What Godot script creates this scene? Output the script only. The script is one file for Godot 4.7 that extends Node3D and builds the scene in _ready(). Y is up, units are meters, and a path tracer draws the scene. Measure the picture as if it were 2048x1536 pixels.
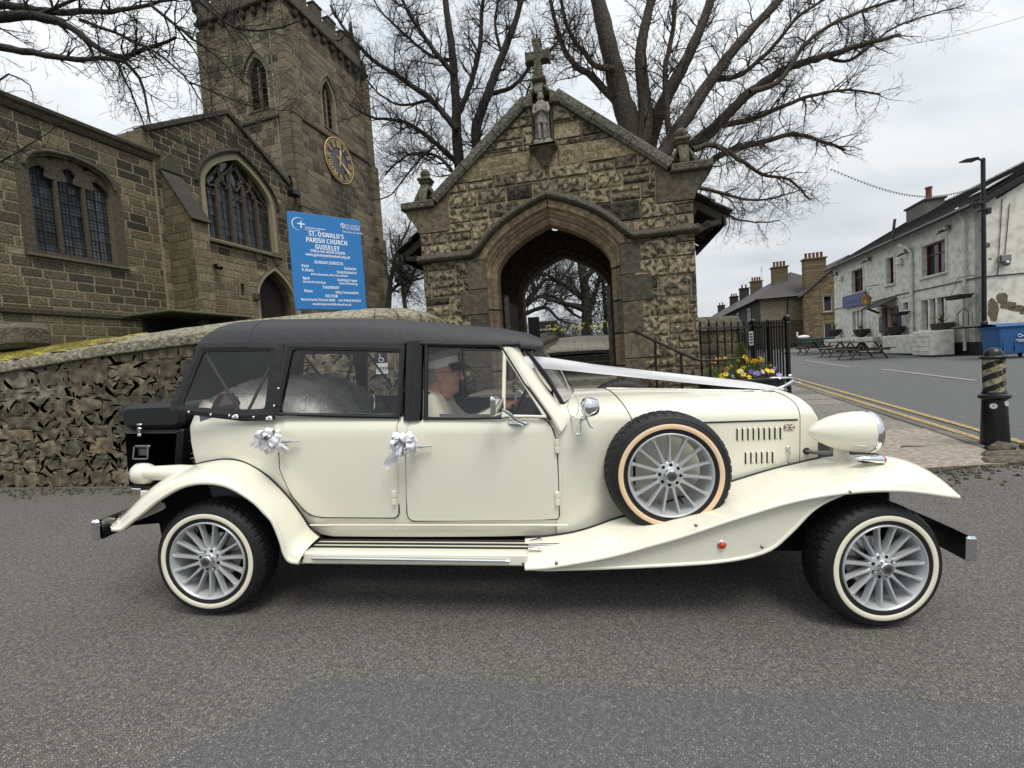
extends Node3D
class Geo:
	var v:=PackedVector3Array()
	var n:=PackedVector3Array()
	var c:=PackedColorArray()
	var u:=PackedVector2Array()
	var ix:=PackedInt32Array()
	var col:=Color.WHITE
	func tri(a: Vector3,b: Vector3,d: Vector3) -> void:
		var nn:=(d - a).cross(b - a).normalized()
		var k:=v.size()
		v.append(a); v.append(b); v.append(d)
		for q in 3:
			n.append(nn); c.append(col); u.append(Vector2.ZERO); ix.append(k+q)
	func quad(a: Vector3,b: Vector3,d: Vector3,e: Vector3) -> void:
		var nn:=(d - a).cross(b - a)+(e - a).cross(d - a)
		nn=nn.normalized()
		var k:=v.size()
		v.append(a); v.append(b); v.append(d); v.append(e)
		u.append(Vector2(0,1)); u.append(Vector2(1,1)); u.append(Vector2(1,0)); u.append(Vector2(0,0))
		for q in 4:
			n.append(nn); c.append(col)
		for q in [0,1,2,0,2,3]:
			ix.append(k+q)
	func grid(rows: Array,cl:=false,flat:=false) -> void:
		var R:=rows.size()
		var C: int=rows[0].size()
		var CC:=C if cl else C - 1
		if flat:
			for i in R - 1:
				for j in CC:
					quad(rows[i][j],rows[i][(j+1) % C],rows[i+1][(j+1) % C],rows[i+1][j])
			return
		var k:=v.size()
		var nn:=PackedVector3Array()
		nn.resize(R*C)
		for i in R - 1:
			for j in CC:
				var j2:=(j+1) % C
				var a: Vector3=rows[i][j]
				var b: Vector3=rows[i][j2]
				var d: Vector3=rows[i+1][j2]
				var e: Vector3=rows[i+1][j]
				var n1:=(d - a).cross(b - a)
				var n2:=(e - a).cross(d - a)
				var s:=n1+n2
				nn[i*C+j]+=s; nn[i*C+j2]+=n1
				nn[(i+1)*C+j2]+=s; nn[(i+1)*C+j]+=n2
				var p:=k+i*C+j
				var q:=k+i*C+j2
				var r:=k+(i+1)*C+j2
				var t:=k+(i+1)*C+j
				ix.append(p); ix.append(q); ix.append(r); ix.append(p); ix.append(r); ix.append(t)
		for i in R:
			for j in C:
				v.append(rows[i][j])
				n.append(nn[i*C+j].normalized())
				c.append(col)
				u.append(Vector2(float(j)/maxf(1,C - 1),float(i)/maxf(1,R - 1)))
	func box(xf: Transform3D,size: Vector3,bev:=0.0) -> void:
		var h:=size*0.5
		if bev<=0.0:
			var p:=[]
			for z in [-1,1]:
				for y in [-1,1]:
					for x in [-1,1]:
						p.append(xf*Vector3(h.x*x,h.y*y,h.z*z))
			for f in [[4,6,7,5],[1,3,2,0],[0,2,6,4],[5,7,3,1],[2,3,7,6],[4,5,1,0]]:
				quad(p[f[0]],p[f[1]],p[f[2]],p[f[3]])
			return
		bev=minf(bev,minf(h.x,minf(h.y,h.z))*0.98)
		var w:=h - Vector3.ONE*bev
		var P:=func(s: Vector3,ax: int) -> Vector3:
			var r:=Vector3(w.x*s.x,w.y*s.y,w.z*s.z)
			r[ax]=h[ax]*s[ax]
			return xf*r
		for ax in 3:
			var a1:=(ax+1) % 3
			var a2:=(ax+2) % 3
			for sg in [-1.0,1.0]:
				var cs:=[]
				for k in [[-1,-1],[1,-1],[1,1],[-1,1]]:
					var s:=Vector3.ZERO
					s[ax]=sg; s[a1]=k[0]; s[a2]=k[1]
					cs.append(P.call(s,ax))
				if sg > 0:
					quad(cs[3],cs[2],cs[1],cs[0])
				else:
					quad(cs[0],cs[1],cs[2],cs[3])
				for s1 in [-1.0,1.0]:
					var e:=[]
					for s2 in [-1.0,1.0]:
						var s:=Vector3.ZERO
						s[ax]=sg; s[a1]=s1; s[a2]=s2
						e.append(P.call(s,ax)); e.append(P.call(s,a1))
					if sg*s1 > 0:
						quad(e[0],e[2],e[3],e[1])
					else:
						quad(e[1],e[3],e[2],e[0])
		for x in [-1.0,1.0]:
			for y in [-1.0,1.0]:
				for z in [-1.0,1.0]:
					var s:=Vector3(x,y,z)
					if x*y*z > 0:
						tri(P.call(s,0),P.call(s,2),P.call(s,1))
					else:
						tri(P.call(s,0),P.call(s,1),P.call(s,2))
	func bx(cen: Vector3,size: Vector3,bev:=0.0,turn:=Vector3.ZERO) -> void:
		box(Transform3D(Basis.from_euler(turn),cen),size,bev)
	func beam(a: Vector3,b: Vector3,w: float,t: float,up:=Vector3.UP,bev:=0.0) -> void:
		var d:=b - a
		var z:=d.normalized()
		var x:=up.cross(z).normalized()
		if x.length() < 0.5:
			x=Vector3.RIGHT.cross(z).normalized()
		var y:=z.cross(x)
		box(Transform3D(Basis(x,y,z),(a+b)*0.5),Vector3(w,t,d.length()),bev)
	func tube(path: Array,rad,sides:=8,cap:=true,squash:=1.0) -> void:
		var rows:=[]
		var m:=path.size()
		var pn:=Vector3.ZERO
		for i in m:
			var d: Vector3=(path[min(i+1,m - 1)] - path[max(i - 1,0)]).normalized()
			if pn==Vector3.ZERO:
				pn=d.cross(Vector3.UP if absf(d.y) < 0.9 else Vector3.RIGHT).normalized()
			else:
				pn=(pn - d*pn.dot(d)).normalized()
			var bn:=d.cross(pn)
			var r: float=rad if not rad is Array else rad[i]
			var row:=PackedVector3Array()
			for k in sides:
				var a:=TAU*k/sides
				row.append(path[i]+(pn*cos(a)+bn*sin(a)*squash)*r)
			rows.append(row)
		grid(rows,true)
		if cap:
			for e in [0,m - 1]:
				var row: PackedVector3Array=rows[e]
				for k in range(1,sides - 1):
					if e==0:
						tri(row[0],row[k],row[k+1])
					else:
						tri(row[0],row[k+1],row[k])
	func lathe(prof: Array,seg: int,xf:=Transform3D.IDENTITY,flat:=false) -> void:
		var rows:=[]
		for p in prof:
			var row:=PackedVector3Array()
			for k in seg:
				var a:=TAU*k/seg
				row.append(xf*Vector3(p.x*cos(a),p.y,p.x*sin(a)))
			rows.append(row)
		grid(rows,true,flat)
	func lathe_sharp(prof: Array,seg: int,xf:=Transform3D.IDENTITY) -> void:
		for i in prof.size() - 1:
			lathe([prof[i],prof[i+1]],seg,xf)
	func prism(poly: PackedVector2Array,z0: float,z1: float,xf:=Transform3D.IDENTITY,bev:=0.0,back:=false) -> void:
		if poly.size() < 3:
			return
		if Geometry2D.is_polygon_clockwise(poly):
			poly=poly.duplicate()
			poly.reverse()
		var inner:=poly
		if bev > 0.0:
			var o:=inset(poly,bev)
			if o.size()==poly.size():
				inner=o
		var t:=Geometry2D.triangulate_polygon(inner)
		for k in range(0,t.size(),3):
			var a:=inner[t[k]]
			var b:=inner[t[k+1]]
			var d:=inner[t[k+2]]
			if (b - a).cross(d - a) > 0:
				var s:=b
				b=d
				d=s
			tri(xf*Vector3(a.x,a.y,z1),xf*Vector3(b.x,b.y,z1),xf*Vector3(d.x,d.y,z1))
			if back:
				tri(xf*Vector3(a.x,a.y,z0),xf*Vector3(d.x,d.y,z0),xf*Vector3(b.x,b.y,z0))
		var m:=poly.size()
		var zb:=z1 - (bev if inner != poly else 0.0)
		for i in m:
			var j:=(i+1) % m
			if inner != poly:
				quad(xf*Vector3(inner[i].x,inner[i].y,z1),xf*Vector3(inner[j].x,inner[j].y,z1),xf*Vector3(poly[j].x,poly[j].y,zb),xf*Vector3(poly[i].x,poly[i].y,zb))
			quad(xf*Vector3(poly[i].x,poly[i].y,zb),xf*Vector3(poly[j].x,poly[j].y,zb),xf*Vector3(poly[j].x,poly[j].y,z0),xf*Vector3(poly[i].x,poly[i].y,z0))
	static func inset(p: PackedVector2Array,b: float) -> PackedVector2Array:
		var m:=p.size()
		var o:=PackedVector2Array()
		for i in m:
			var e1:=(p[i] - p[(i+m - 1) % m]).normalized()
			var e2:=(p[(i+1) % m] - p[i]).normalized()
			var n1:=Vector2(-e1.y,e1.x)
			var n2:=Vector2(-e2.y,e2.x)
			var s:=n1+n2
			var d:=1.0+n1.dot(n2)
			if d < 0.25:
				d=0.25
			o.append(p[i]+s/d*b)
		return o
	func ball(cen: Vector3,r: Vector3,seg:=16,rings:=10) -> void:
		var rows:=[]
		for i in rings+1:
			var t:=PI*i/rings
			var row:=PackedVector3Array()
			for k in seg:
				var a:=TAU*k/seg
				row.append(cen+Vector3(r.x*sin(t)*cos(a),r.y*cos(t),r.z*sin(t)*sin(a)))
			rows.append(row)
		grid(rows,true)
	func add(g: Geo,xf:=Transform3D.IDENTITY) -> void:
		var k:=v.size()
		var nb:=xf.basis.inverse().transposed()
		for q in g.v.size():
			v.append(xf*g.v[q]); n.append((nb*g.n[q]).normalized()); c.append(g.c[q]); u.append(g.u[q])
		for q in g.ix:
			ix.append(k+q)
	func mesh() -> ArrayMesh:
		var m:=ArrayMesh.new()
		if ix.is_empty():
			return m
		var a:=[]
		a.resize(Mesh.ARRAY_MAX)
		a[Mesh.ARRAY_VERTEX]=v
		a[Mesh.ARRAY_NORMAL]=n
		a[Mesh.ARRAY_COLOR]=c
		a[Mesh.ARRAY_TEX_UV]=u
		a[Mesh.ARRAY_INDEX]=ix
		m.add_surface_from_arrays(Mesh.PRIMITIVE_TRIANGLES,a)
		return m
var M:={}
var rng:=RandomNumberGenerator.new()
var nz:=FastNoiseLite.new()
var used:={}
func numbered(called: String) -> String:
	if not used.has(called):
		used[called]=0
		return called
	used[called]+=1
	return "%s_%03d" % [called,used[called]]
func tag(o: Node3D,label:="",category:="",group:="",kind:="") -> Node3D:
	if label: o.set_meta("label",label)
	if category: o.set_meta("category",category)
	if group: o.set_meta("group",group)
	if kind: o.set_meta("kind",kind)
	return o
func thing(called: String,label: String,category: String,xf:=Transform3D.IDENTITY,group:="") -> Node3D:
	var o:=Node3D.new()
	o.name=numbered(called)
	add_child(o,true)
	o.transform=xf
	tag(o,label,category,group)
	return o
func obj(called: String,g,m: Material,parent: Node3D=self,xf:=Transform3D.IDENTITY) -> MeshInstance3D:
	var o:=MeshInstance3D.new()
	o.name=numbered(called) if parent==self else called
	o.mesh=g.mesh() if g is Geo else g
	o.material_override=m
	o.transform=xf
	if parent != self and parent.has_node(NodePath(called)):
		var k:=1
		while parent.has_node(NodePath("%s_%03d" % [called,k])):
			k+=1
		o.name="%s_%03d" % [called,k]
	parent.add_child(o,true)
	return o
func part(called: String,parent: Node3D,xf:=Transform3D.IDENTITY) -> Node3D:
	var o:=Node3D.new()
	o.name=called
	if parent.has_node(NodePath(called)):
		var k:=1
		while parent.has_node(NodePath("%s_%03d" % [called,k])):
			k+=1
		o.name="%s_%03d" % [called,k]
	parent.add_child(o,true)
	o.transform=xf
	return o
func struct(called: String,g,m: Material,xf:=Transform3D.IDENTITY) -> MeshInstance3D:
	var o:=obj(called,g,m,self,xf)
	o.set_meta("kind","structure")
	return o
func lin(r: float,g: float,b: float) -> Color:
	return Color(r,g,b).linear_to_srgb()
func mat(color: Color,rough:=0.8,metal:=0.0,vc:=false) -> StandardMaterial3D:
	var m:=StandardMaterial3D.new()
	m.albedo_color=color
	m.roughness=rough
	m.metallic=metal
	m.vertex_color_use_as_albedo=vc
	return m
func noise_tex(freq: float,type:=FastNoiseLite.TYPE_SIMPLEX_SMOOTH,lo:=0.5,hi:=1.0,size:=512,oct:=5,ret:=-1,seed_:=1,mid:=-1.0) -> NoiseTexture2D:
	var f:=FastNoiseLite.new()
	f.noise_type=type
	f.frequency=freq
	f.fractal_octaves=oct
	f.seed=seed_
	if ret>=0:
		f.cellular_return_type=ret
	var t:=NoiseTexture2D.new()
	t.width=size
	t.height=size
	t.seamless=true
	t.noise=f
	var g:=Gradient.new()
	g.set_color(0,Color(lo,lo,lo))
	g.set_color(1,Color(hi,hi,hi))
	if mid>=0.0:
		g.add_point(0.5,Color(mid,mid,mid))
	t.color_ramp=g
	return t
func tri_planar(m: StandardMaterial3D,scale: float,world:=true) -> StandardMaterial3D:
	m.uv1_triplanar=true
	m.uv1_world_triplanar=world
	m.uv1_scale=Vector3.ONE*scale
	m.uv1_triplanar_sharpness=4.0
	return m
func resample(path: Array,count: int) -> Array:
	var L:=[0.0]
	for i in range(1,path.size()):
		L.append(L[-1]+path[i].distance_to(path[i - 1]))
	var out:=[]
	var k:=0
	for i in count:
		var s: float=L[-1]*i/(count - 1)
		while k < path.size() - 2 and L[k+1] < s:
			k+=1
		var t: float=(s - L[k])/maxf(1e-9,L[k+1] - L[k])
		var p0=path[max(k - 1,0)]
		var p3=path[min(k+2,path.size() - 1)]
		out.append(path[k].cubic_interpolate(path[k+1],p0,p3,clampf(t,0,1)))
	return out
func lerp_at(keys: Array,x: float) -> float:
	if x<=keys[0][0]:
		return keys[0][1]
	for i in range(1,keys.size()):
		if x<=keys[i][0]:
			var t: float=(x - keys[i - 1][0])/(keys[i][0] - keys[i - 1][0])
			return lerpf(keys[i - 1][1],keys[i][1],t)
	return keys[-1][1]
func smooth_at(keys: Array,x: float) -> float:
	var k:=0
	if x<=keys[0][0]:
		return keys[0][1]
	if x>=keys[-1][0]:
		return keys[-1][1]
	while k < keys.size() - 2 and keys[k+1][0] < x:
		k+=1
	var t: float=(x - keys[k][0])/(keys[k+1][0] - keys[k][0])
	var p0: float=keys[max(k - 1,0)][1]
	var p3: float=keys[min(k+2,keys.size() - 1)][1]
	return cubic_interpolate(keys[k][1],keys[k+1][1],p0,p3,t)
func to3(p: PackedVector2Array,z: float) -> Array:
	var o:=[]
	for q in p:
		o.append(Vector3(q.x,q.y,z))
	return o
func ground_y(x: float,z: float) -> float:
	var a:=0.0082 - 0.04381*x+0.003*z
	var b:=-0.06+0.02*x+0.008*maxf(-z,-3.0)
	var t:=smoothstep(2.3,4.8,x)
	return lerpf(a,b,t)
const YARD:=17.5
var CAR:=Transform3D(Basis(Vector3(0.996,-0.043,0.072),Vector3(0.044,0.999,-0.003),Vector3(-0.071,0.006,0.997)),Vector3(-1.662,0.071,-3.174))
func _ready() -> void:
	rng.seed=7
	nz.seed=3
	nz.frequency=0.35
	var cam:=Camera3D.new()
	cam.name="camera"
	cam.fov=80.95
	cam.near=0.05
	cam.far=1500.0
	cam.rotation_order=EULER_ORDER_YXZ
	cam.position=Vector3(0,1.37,0)
	cam.rotation=Vector3(deg_to_rad(-3.1),0,deg_to_rad(-3.7))
	add_child(cam)
	cam.current=true
	var env:=Environment.new()
	env.background_mode=Environment.BG_SKY
	env.tonemap_mode=Environment.TONE_MAPPER_LINEAR
	env.tonemap_exposure=1.4
	env.sdfgi_enabled=true
	env.ssao_enabled=true
	env.ssil_enabled=true
	var sky:=Sky.new()
	sky.sky_material=cloudy_sky()
	env.sky=sky
	var we:=WorldEnvironment.new()
	we.name="surroundings"
	we.environment=env
	add_child(we)
	var sun:=DirectionalLight3D.new()
	sun.name="sun"
	sun.light_energy=0.5
	sun.light_color=Color(1.0,0.97,0.92)
	sun.light_angular_distance=24.0
	sun.shadow_enabled=true
	sun.rotation=Vector3(deg_to_rad(-62),deg_to_rad(25),0)
	add_child(sun)
	materials()
	terrain()
	boundary_wall()
	lych_gate()
	church()
	tower()
	pub()
	terrace()
	street()
	trees()
	yard()
	car()
	driver()
	trimmings()
func cloudy_sky() -> PanoramaSkyMaterial:
	var w:=1024
	var h:=512
	var f:=FastNoiseLite.new()
	f.seed=11
	f.frequency=1.0
	f.fractal_octaves=5
	var im:=Image.create(w,h,false,Image.FORMAT_RGBF)
	for y in h:
		var el:=PI*(0.5 - (y+0.5)/h)
		for x in w:
			var az:=TAU*(x+0.5)/w
			var d:=Vector3(cos(el)*sin(az),sin(el),-cos(el)*cos(az))
			if el < 0.0:
				im.set_pixel(x,y,Color(0.30,0.30,0.29))
				continue
			var q:=Vector2(d.x,d.z)/(d.y+0.22)
			var n:=f.get_noise_3d(q.x*0.9,q.y*2.0,0.0)
			var n2:=f.get_noise_3d(q.x*2.6+9.0,q.y*4.5,3.0)
			var k:=clampf(0.5+n*1.1+n2*0.35,0.0,1.0)
			var base:=Color(0.45,0.495,0.535).lerp(Color(0.64,0.665,0.685),k)
			base=base.lerp(Color(0.57,0.60,0.63),clampf(1.0 - d.y*3.0,0,1)*0.5)
			im.set_pixel(x,y,base*(0.86+0.85*pow(d.y,1.5)))
	var m:=PanoramaSkyMaterial.new()
	m.panorama=ImageTexture.create_from_image(im)
	m.energy_multiplier=1.0
	return m
func materials() -> void:
	var m:=mat(lin(0.78,0.755,0.635),0.24)
	m.clearcoat_enabled=true
	m.clearcoat=0.7
	m.clearcoat_roughness=0.04
	M.cream=m
	M.cream_dull=mat(lin(0.62,0.58,0.45),0.5)
	M.chrome=mat(Color(0.86,0.87,0.88),0.06,1.0)
	M.steel=mat(Color(0.55,0.55,0.55),0.28,1.0)
	m=mat(Color(0.76,0.77,0.78),0.38,0.4)
	M.alloy=m
	M.alloy_cut=mat(Color(0.82,0.83,0.84),0.18,0.9)
	m=mat(Color(0.075,0.077,0.08),0.62)
	m.heightmap_enabled=true
	m.heightmap_texture=noise_tex(0.05,FastNoiseLite.TYPE_SIMPLEX,0,1,256,3)
	m.heightmap_scale=0.05
	tri_planar(m,6.0,false)
	M.rubber=m
	M.whitewall=mat(Color(0.90,0.88,0.80),0.55)
	M.tanwall=mat(Color(0.93,0.80,0.66),0.55)
	M.black=mat(Color(0.03,0.03,0.032),0.55)
	M.black_gloss=mat(Color(0.022,0.022,0.026),0.09)
	M.void=mat(Color(0.02,0.02,0.02),0.9)
	m=mat(Color(0.19,0.19,0.205),0.62)
	m.heightmap_enabled=true
	m.heightmap_texture=noise_tex(0.012,FastNoiseLite.TYPE_SIMPLEX,0,1,512,5)
	m.heightmap_scale=0.28
	tri_planar(m,1.3,false)
	M.hood=m
	m=mat(Color(0.055,0.055,0.06),0.5)
	m.heightmap_enabled=true
	m.heightmap_texture=M.hood.heightmap_texture
	m.heightmap_scale=0.2
	tri_planar(m,2.0,false)
	M.hood_black=m
	m=mat(Color(0.075,0.08,0.09),0.5)
	m.heightmap_enabled=true
	m.heightmap_texture=M.rubber.heightmap_texture
	m.heightmap_scale=0.03
	tri_planar(m,4.0,false)
	M.trunk=m
	m=mat(Color(0.2,0.21,0.21,0.03),0.0)
	m.transparency=BaseMaterial3D.TRANSPARENCY_ALPHA
	M.glass=m
	m=mat(Color(0.06,0.065,0.07,0.10),0.0)
	m.transparency=BaseMaterial3D.TRANSPARENCY_ALPHA
	M.glass_tint=m
	M.amber=mat(Color(0.75,0.25,0.03),0.2)
	M.red_lens=mat(Color(0.6,0.03,0.02),0.2)
	M.leather=mat(Color(0.16,0.045,0.05),0.5)
	M.trim_grey=mat(Color(0.40,0.42,0.45),0.7)
	M.ribbon=mat(Color(0.93,0.93,0.95),0.35)
	M.ribbon.rim_enabled=true
	M.ribbon.rim=0.3
	M.fur=mat(Color(0.97,0.97,0.96),0.9,0.0,true)
	m=mat(Color(0.74,0.55,0.47),0.6)
	m.subsurf_scatter_enabled=true
	m.subsurf_scatter_strength=0.15
	M.skin=m
	M.suit=mat(Color(0.78,0.77,0.70),0.85)
	M.cap_white=mat(Color(0.86,0.85,0.80),0.8)
	M.hair=mat(Color(0.55,0.52,0.50),0.8)
	var grain:=noise_tex(0.02,FastNoiseLite.TYPE_SIMPLEX,0.52,1.0,512,6)
	var relief:=noise_tex(0.035,FastNoiseLite.TYPE_SIMPLEX,0,1,512,5)
	m=mat(Color.WHITE,0.92,0,true)
	m.albedo_texture=grain
	m.heightmap_enabled=true
	m.heightmap_texture=relief
	m.heightmap_scale=1.0
	tri_planar(m,1.1)
	M.stone=m
	m=mat(Color.WHITE,0.95,0,true)
	m.albedo_texture=noise_tex(0.014,FastNoiseLite.TYPE_SIMPLEX,0.42,1.0,512,6,-1,14)
	m.heightmap_enabled=true
	m.heightmap_texture=noise_tex(0.02,FastNoiseLite.TYPE_SIMPLEX,0,1,512,6,-1,14)
	m.heightmap_scale=0.45
	tri_planar(m,0.9)
	M.rubble=m
	m=mat(Color.WHITE,0.95,0,true)
	m.albedo_texture=noise_tex(0.012,FastNoiseLite.TYPE_SIMPLEX,0.06,1.0,512,7,-1,4,0.66)
	m.heightmap_enabled=true
	m.heightmap_texture=noise_tex(0.022,FastNoiseLite.TYPE_SIMPLEX,0,1,512,6,-1,4)
	m.heightmap_scale=0.35
	tri_planar(m,1.5)
	M.rock=m
	m=mat(Color.WHITE,0.9,0,true)
	m.albedo_texture=noise_tex(0.012,FastNoiseLite.TYPE_SIMPLEX,0.62,1.0,512,6,-1,8)
	m.heightmap_enabled=true
	m.heightmap_texture=relief
	m.heightmap_scale=0.5
	tri_planar(m,1.4)
	M.ashlar=m
	m=mat(Color.WHITE,0.95,0,true)
	m.albedo_texture=noise_tex(0.03,FastNoiseLite.TYPE_SIMPLEX,0.6,1.0,512,5,-1,5)
	tri_planar(m,1.0)
	M.mortar=m
	m=mat(Color.WHITE,0.75,0,true)
	m.albedo_texture=grain
	m.heightmap_enabled=true
	m.heightmap_texture=relief
	m.heightmap_scale=0.6
	tri_planar(m,0.7)
	M.slate=m
	m=mat(Color.WHITE,0.9,0,true)
	m.albedo_texture=noise_tex(0.006,FastNoiseLite.TYPE_SIMPLEX,0.80,1.0,1024,7,-1,21,0.95)
	m.heightmap_enabled=true
	m.heightmap_texture=noise_tex(0.02,FastNoiseLite.TYPE_SIMPLEX,0,1,512,5)
	m.heightmap_scale=0.25
	tri_planar(m,0.35)
	M.render=m
	m=mat(Color.WHITE,0.85,0,true)
	m.albedo_texture=noise_tex(0.02,FastNoiseLite.TYPE_SIMPLEX,0.55,1.0,512,5)
	m.heightmap_enabled=true
	m.heightmap_texture=relief
	m.heightmap_scale=1.5
	tri_planar(m,0.8)
	M.bark=m
	M.plain=mat(Color.WHITE,0.8,0,true)
	m=mat(Color.WHITE,0.8,0,true)
	m.backlight_enabled=true
	m.backlight=Color(0.25,0.25,0.25)
	M.leaf=m
	M.iron=mat(Color(0.035,0.036,0.038),0.35)
	M.gilt=mat(Color(0.88,0.74,0.47),0.5)
	m=mat(Color.WHITE,0.7,0,true)
	m.albedo_texture=noise_tex(0.02,FastNoiseLite.TYPE_SIMPLEX,0.5,1.0,256,4)
	tri_planar(m,2.0)
	M.wood=m
	m=mat(Color(0.06,0.07,0.08),0.06)
	M.pane=m
	M.asphalt_near=asphalt(5,Color(0.485,0.468,0.455),Color(0.64,0.62,0.605),Color(0.24,0.23,0.222))
	M.asphalt_far=asphalt(6,Color(0.44,0.445,0.45),Color(0.58,0.58,0.58),Color(0.27,0.275,0.28))
	m=mat(Color.WHITE,0.9,0,true)
	m.albedo_texture=noise_tex(0.02,FastNoiseLite.TYPE_SIMPLEX,0.72,1.0,512,6,-1,31)
	m.heightmap_enabled=true
	m.heightmap_texture=relief
	m.heightmap_scale=0.12
	tri_planar(m,0.9)
	M.flag=m
	m=mat(Color.WHITE,0.8,0,true)
	m.albedo_texture=noise_tex(0.04,FastNoiseLite.TYPE_SIMPLEX,0.5,1.0,256,4,-1,33)
	tri_planar(m,1.5)
	M.paint=m
func asphalt(seed_: int,mid: Color,hi: Color,lo: Color) -> StandardMaterial3D:
	var s:=1024
	var cell:=9
	var g:=s/cell
	g=114
	var r:=RandomNumberGenerator.new()
	r.seed=seed_
	var px:=PackedFloat32Array()
	var py:=PackedFloat32Array()
	var tone:=PackedFloat32Array()
	for k in g*g:
		px.append(r.randf()); py.append(r.randf()); tone.append(r.randf())
	var alb:=PackedByteArray()
	alb.resize(s*s*3)
	var hgt:=PackedByteArray()
	hgt.resize(s*s)
	for y in s:
		var fy:=float(y)/s*g
		var cy:=int(fy)
		for x in s:
			var fx:=float(x)/s*g
			var cx:=int(fx)
			var best:=9.0
			var second:=9.0
			var bi:=0
			for dy in range(-1,2):
				var yy:=cy+dy
				var wy:=posmod(yy,g)*g
				for dx in range(-1,2):
					var xx:=cx+dx
					var k:=wy+posmod(xx,g)
					var ex:=xx+px[k] - fx
					var ey:=yy+py[k] - fy
					var d:=ex*ex+ey*ey
					if d < best:
						second=best
						best=d
						bi=k
					elif d < second:
						second=d
			var edge:=clampf((sqrt(second) - sqrt(best))*2.2,0.0,1.0)
			var t:=tone[bi]
			var c:=mid.lerp(hi,clampf((t - 0.55)*2.2,0,1)).lerp(lo,clampf((0.35 - t)*1.8,0,1))
			c=lo.lerp(c,0.25+0.75*edge)
			var o:=(y*s+x)*3
			alb[o]=int(c.r*255)
			alb[o+1]=int(c.g*255)
			alb[o+2]=int(c.b*255)
			hgt[y*s+x]=int(255*edge*(0.45+0.55*t))
	var m:=mat(Color.WHITE,0.88,0,true)
	m.albedo_texture=ImageTexture.create_from_image(Image.create_from_data(s,s,false,Image.FORMAT_RGB8,alb))
	m.heightmap_enabled=true
	m.heightmap_texture=ImageTexture.create_from_image(Image.create_from_data(s,s,false,Image.FORMAT_L8,hgt))
	m.heightmap_scale=0.5
	tri_planar(m,1.0)
	return m
func sheet(x0: float,x1: float,z0: float,z1: float,step: float,lift: float,tone: Callable,keep=null) -> Geo:
	var g:=Geo.new()
	var nx:=int(ceil((x1 - x0)/step))
	var nzz:=int(ceil((z1 - z0)/step))
	var id:={}
	for j in nzz+1:
		for i in nx+1:
			var x:=x0+(x1 - x0)*i/nx
			var z:=z0+(z1 - z0)*j/nzz
			g.v.append(Vector3(x,ground_y(x,z)+lift,z))
			var e:=0.2
			g.n.append(Vector3(ground_y(x - e,z) - ground_y(x+e,z),2*e,ground_y(x,z - e) - ground_y(x,z+e)).normalized())
			g.c.append(tone.call(x,z))
			g.u.append(Vector2(x,z))
	for j in nzz:
		for i in nx:
			if keep != null and not keep.call(x0+(x1 - x0)*(i+0.5)/nx,z0+(z1 - z0)*(j+0.5)/nzz):
				continue
			var a:=j*(nx+1)+i
			for q in [a,a+1,a+nx+2,a,a+nx+2,a+nx+1]:
				g.ix.append(q)
	return g
func beyond_kerb(x: float,z: float) -> float:
	return (x - 5.10)*0.944 - (-4.92 - z)*0.331
func terrain() -> void:
	struct("ground",sheet(-320,360,-420,120,10.0,-0.35,func(_x,_z): return Color(0.14,0.15,0.09)),M.mortar)
	var near:=func(x: float,z: float) -> Color:
		var k:=1.0+0.16*nz.get_noise_2d(x*1.3,z*1.3)+0.10*nz.get_noise_2d(x*6.0,z*9.0)
		var w:=clampf((-4.55 - z+0.25*nz.get_noise_2d(x*5,9))*1.6,0.0,1.0)*0.35
		var c:=Color(k,k*0.985,k*0.965)
		return c.lerp(Color(0.62,0.56,0.46),w)
	var s:=sheet(-12,8,-5.6,4.0,0.16,0.0,near,func(x,z): return beyond_kerb(x,z) < 0.3 or z > -4.2)
	struct("side_road",s,M.asphalt_near)
	var far:=func(x: float,z: float) -> Color:
		var k:=1.0+0.12*nz.get_noise_2d(x*0.5,z*0.5)+0.05*nz.get_noise_2d(x*4,z*4)
		return Color(k,k,k)
	struct("main_road",sheet(-2,60,-70,4.0,0.5,-0.006,far,func(x,z): return beyond_kerb(x,z) > -0.6 or z > -4.6),M.asphalt_far)
	var g:=Geo.new()
	var edge:=[Vector3(-2.424,0.11,-1.317),Vector3(-1.416,0.066,-1.425),Vector3(-1.186,0.055,-1.576),Vector3(-0.989,0.046,-1.751),Vector3(-0.982,0.046,-1.844),Vector3(-0.648,0.031,-1.863),Vector3(-0.132,0.008,-1.835),Vector3(0.384,-0.014,-1.784),Vector3(0.877,-0.035,-1.741),Vector3(1.44,-0.06,-1.692),Vector3(1.867,-0.079,-1.639),Vector3(2.283,-0.097,-1.593)]
	edge=resample(edge,60)
	for i in 59:
		var a: Vector3=edge[i]
		var b: Vector3=edge[i+1]
		var da:=Vector3(a.x*1.02,0,1.8)
		var db:=Vector3(b.x*1.02,0,1.8)
		var ja:=0.012*nz.get_noise_2d(a.x*30,1)
		var jb:=0.012*nz.get_noise_2d(b.x*30,1)
		var ra:=[]
		var rb:=[]
		for k in 9:
			var pa:=a.lerp(da,k/8.0)
			var pb:=b.lerp(db,k/8.0)
			pa.z+=ja; pb.z+=jb
			pa.y=ground_y(pa.x,pa.z)+0.004
			pb.y=ground_y(pb.x,pb.z)+0.004
			ra.append(pa); rb.append(pb)
		g.col=Color(0.93,0.915,0.90)
		g.grid([ra,rb])
	struct("road_patch",g,M.asphalt_far)
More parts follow.
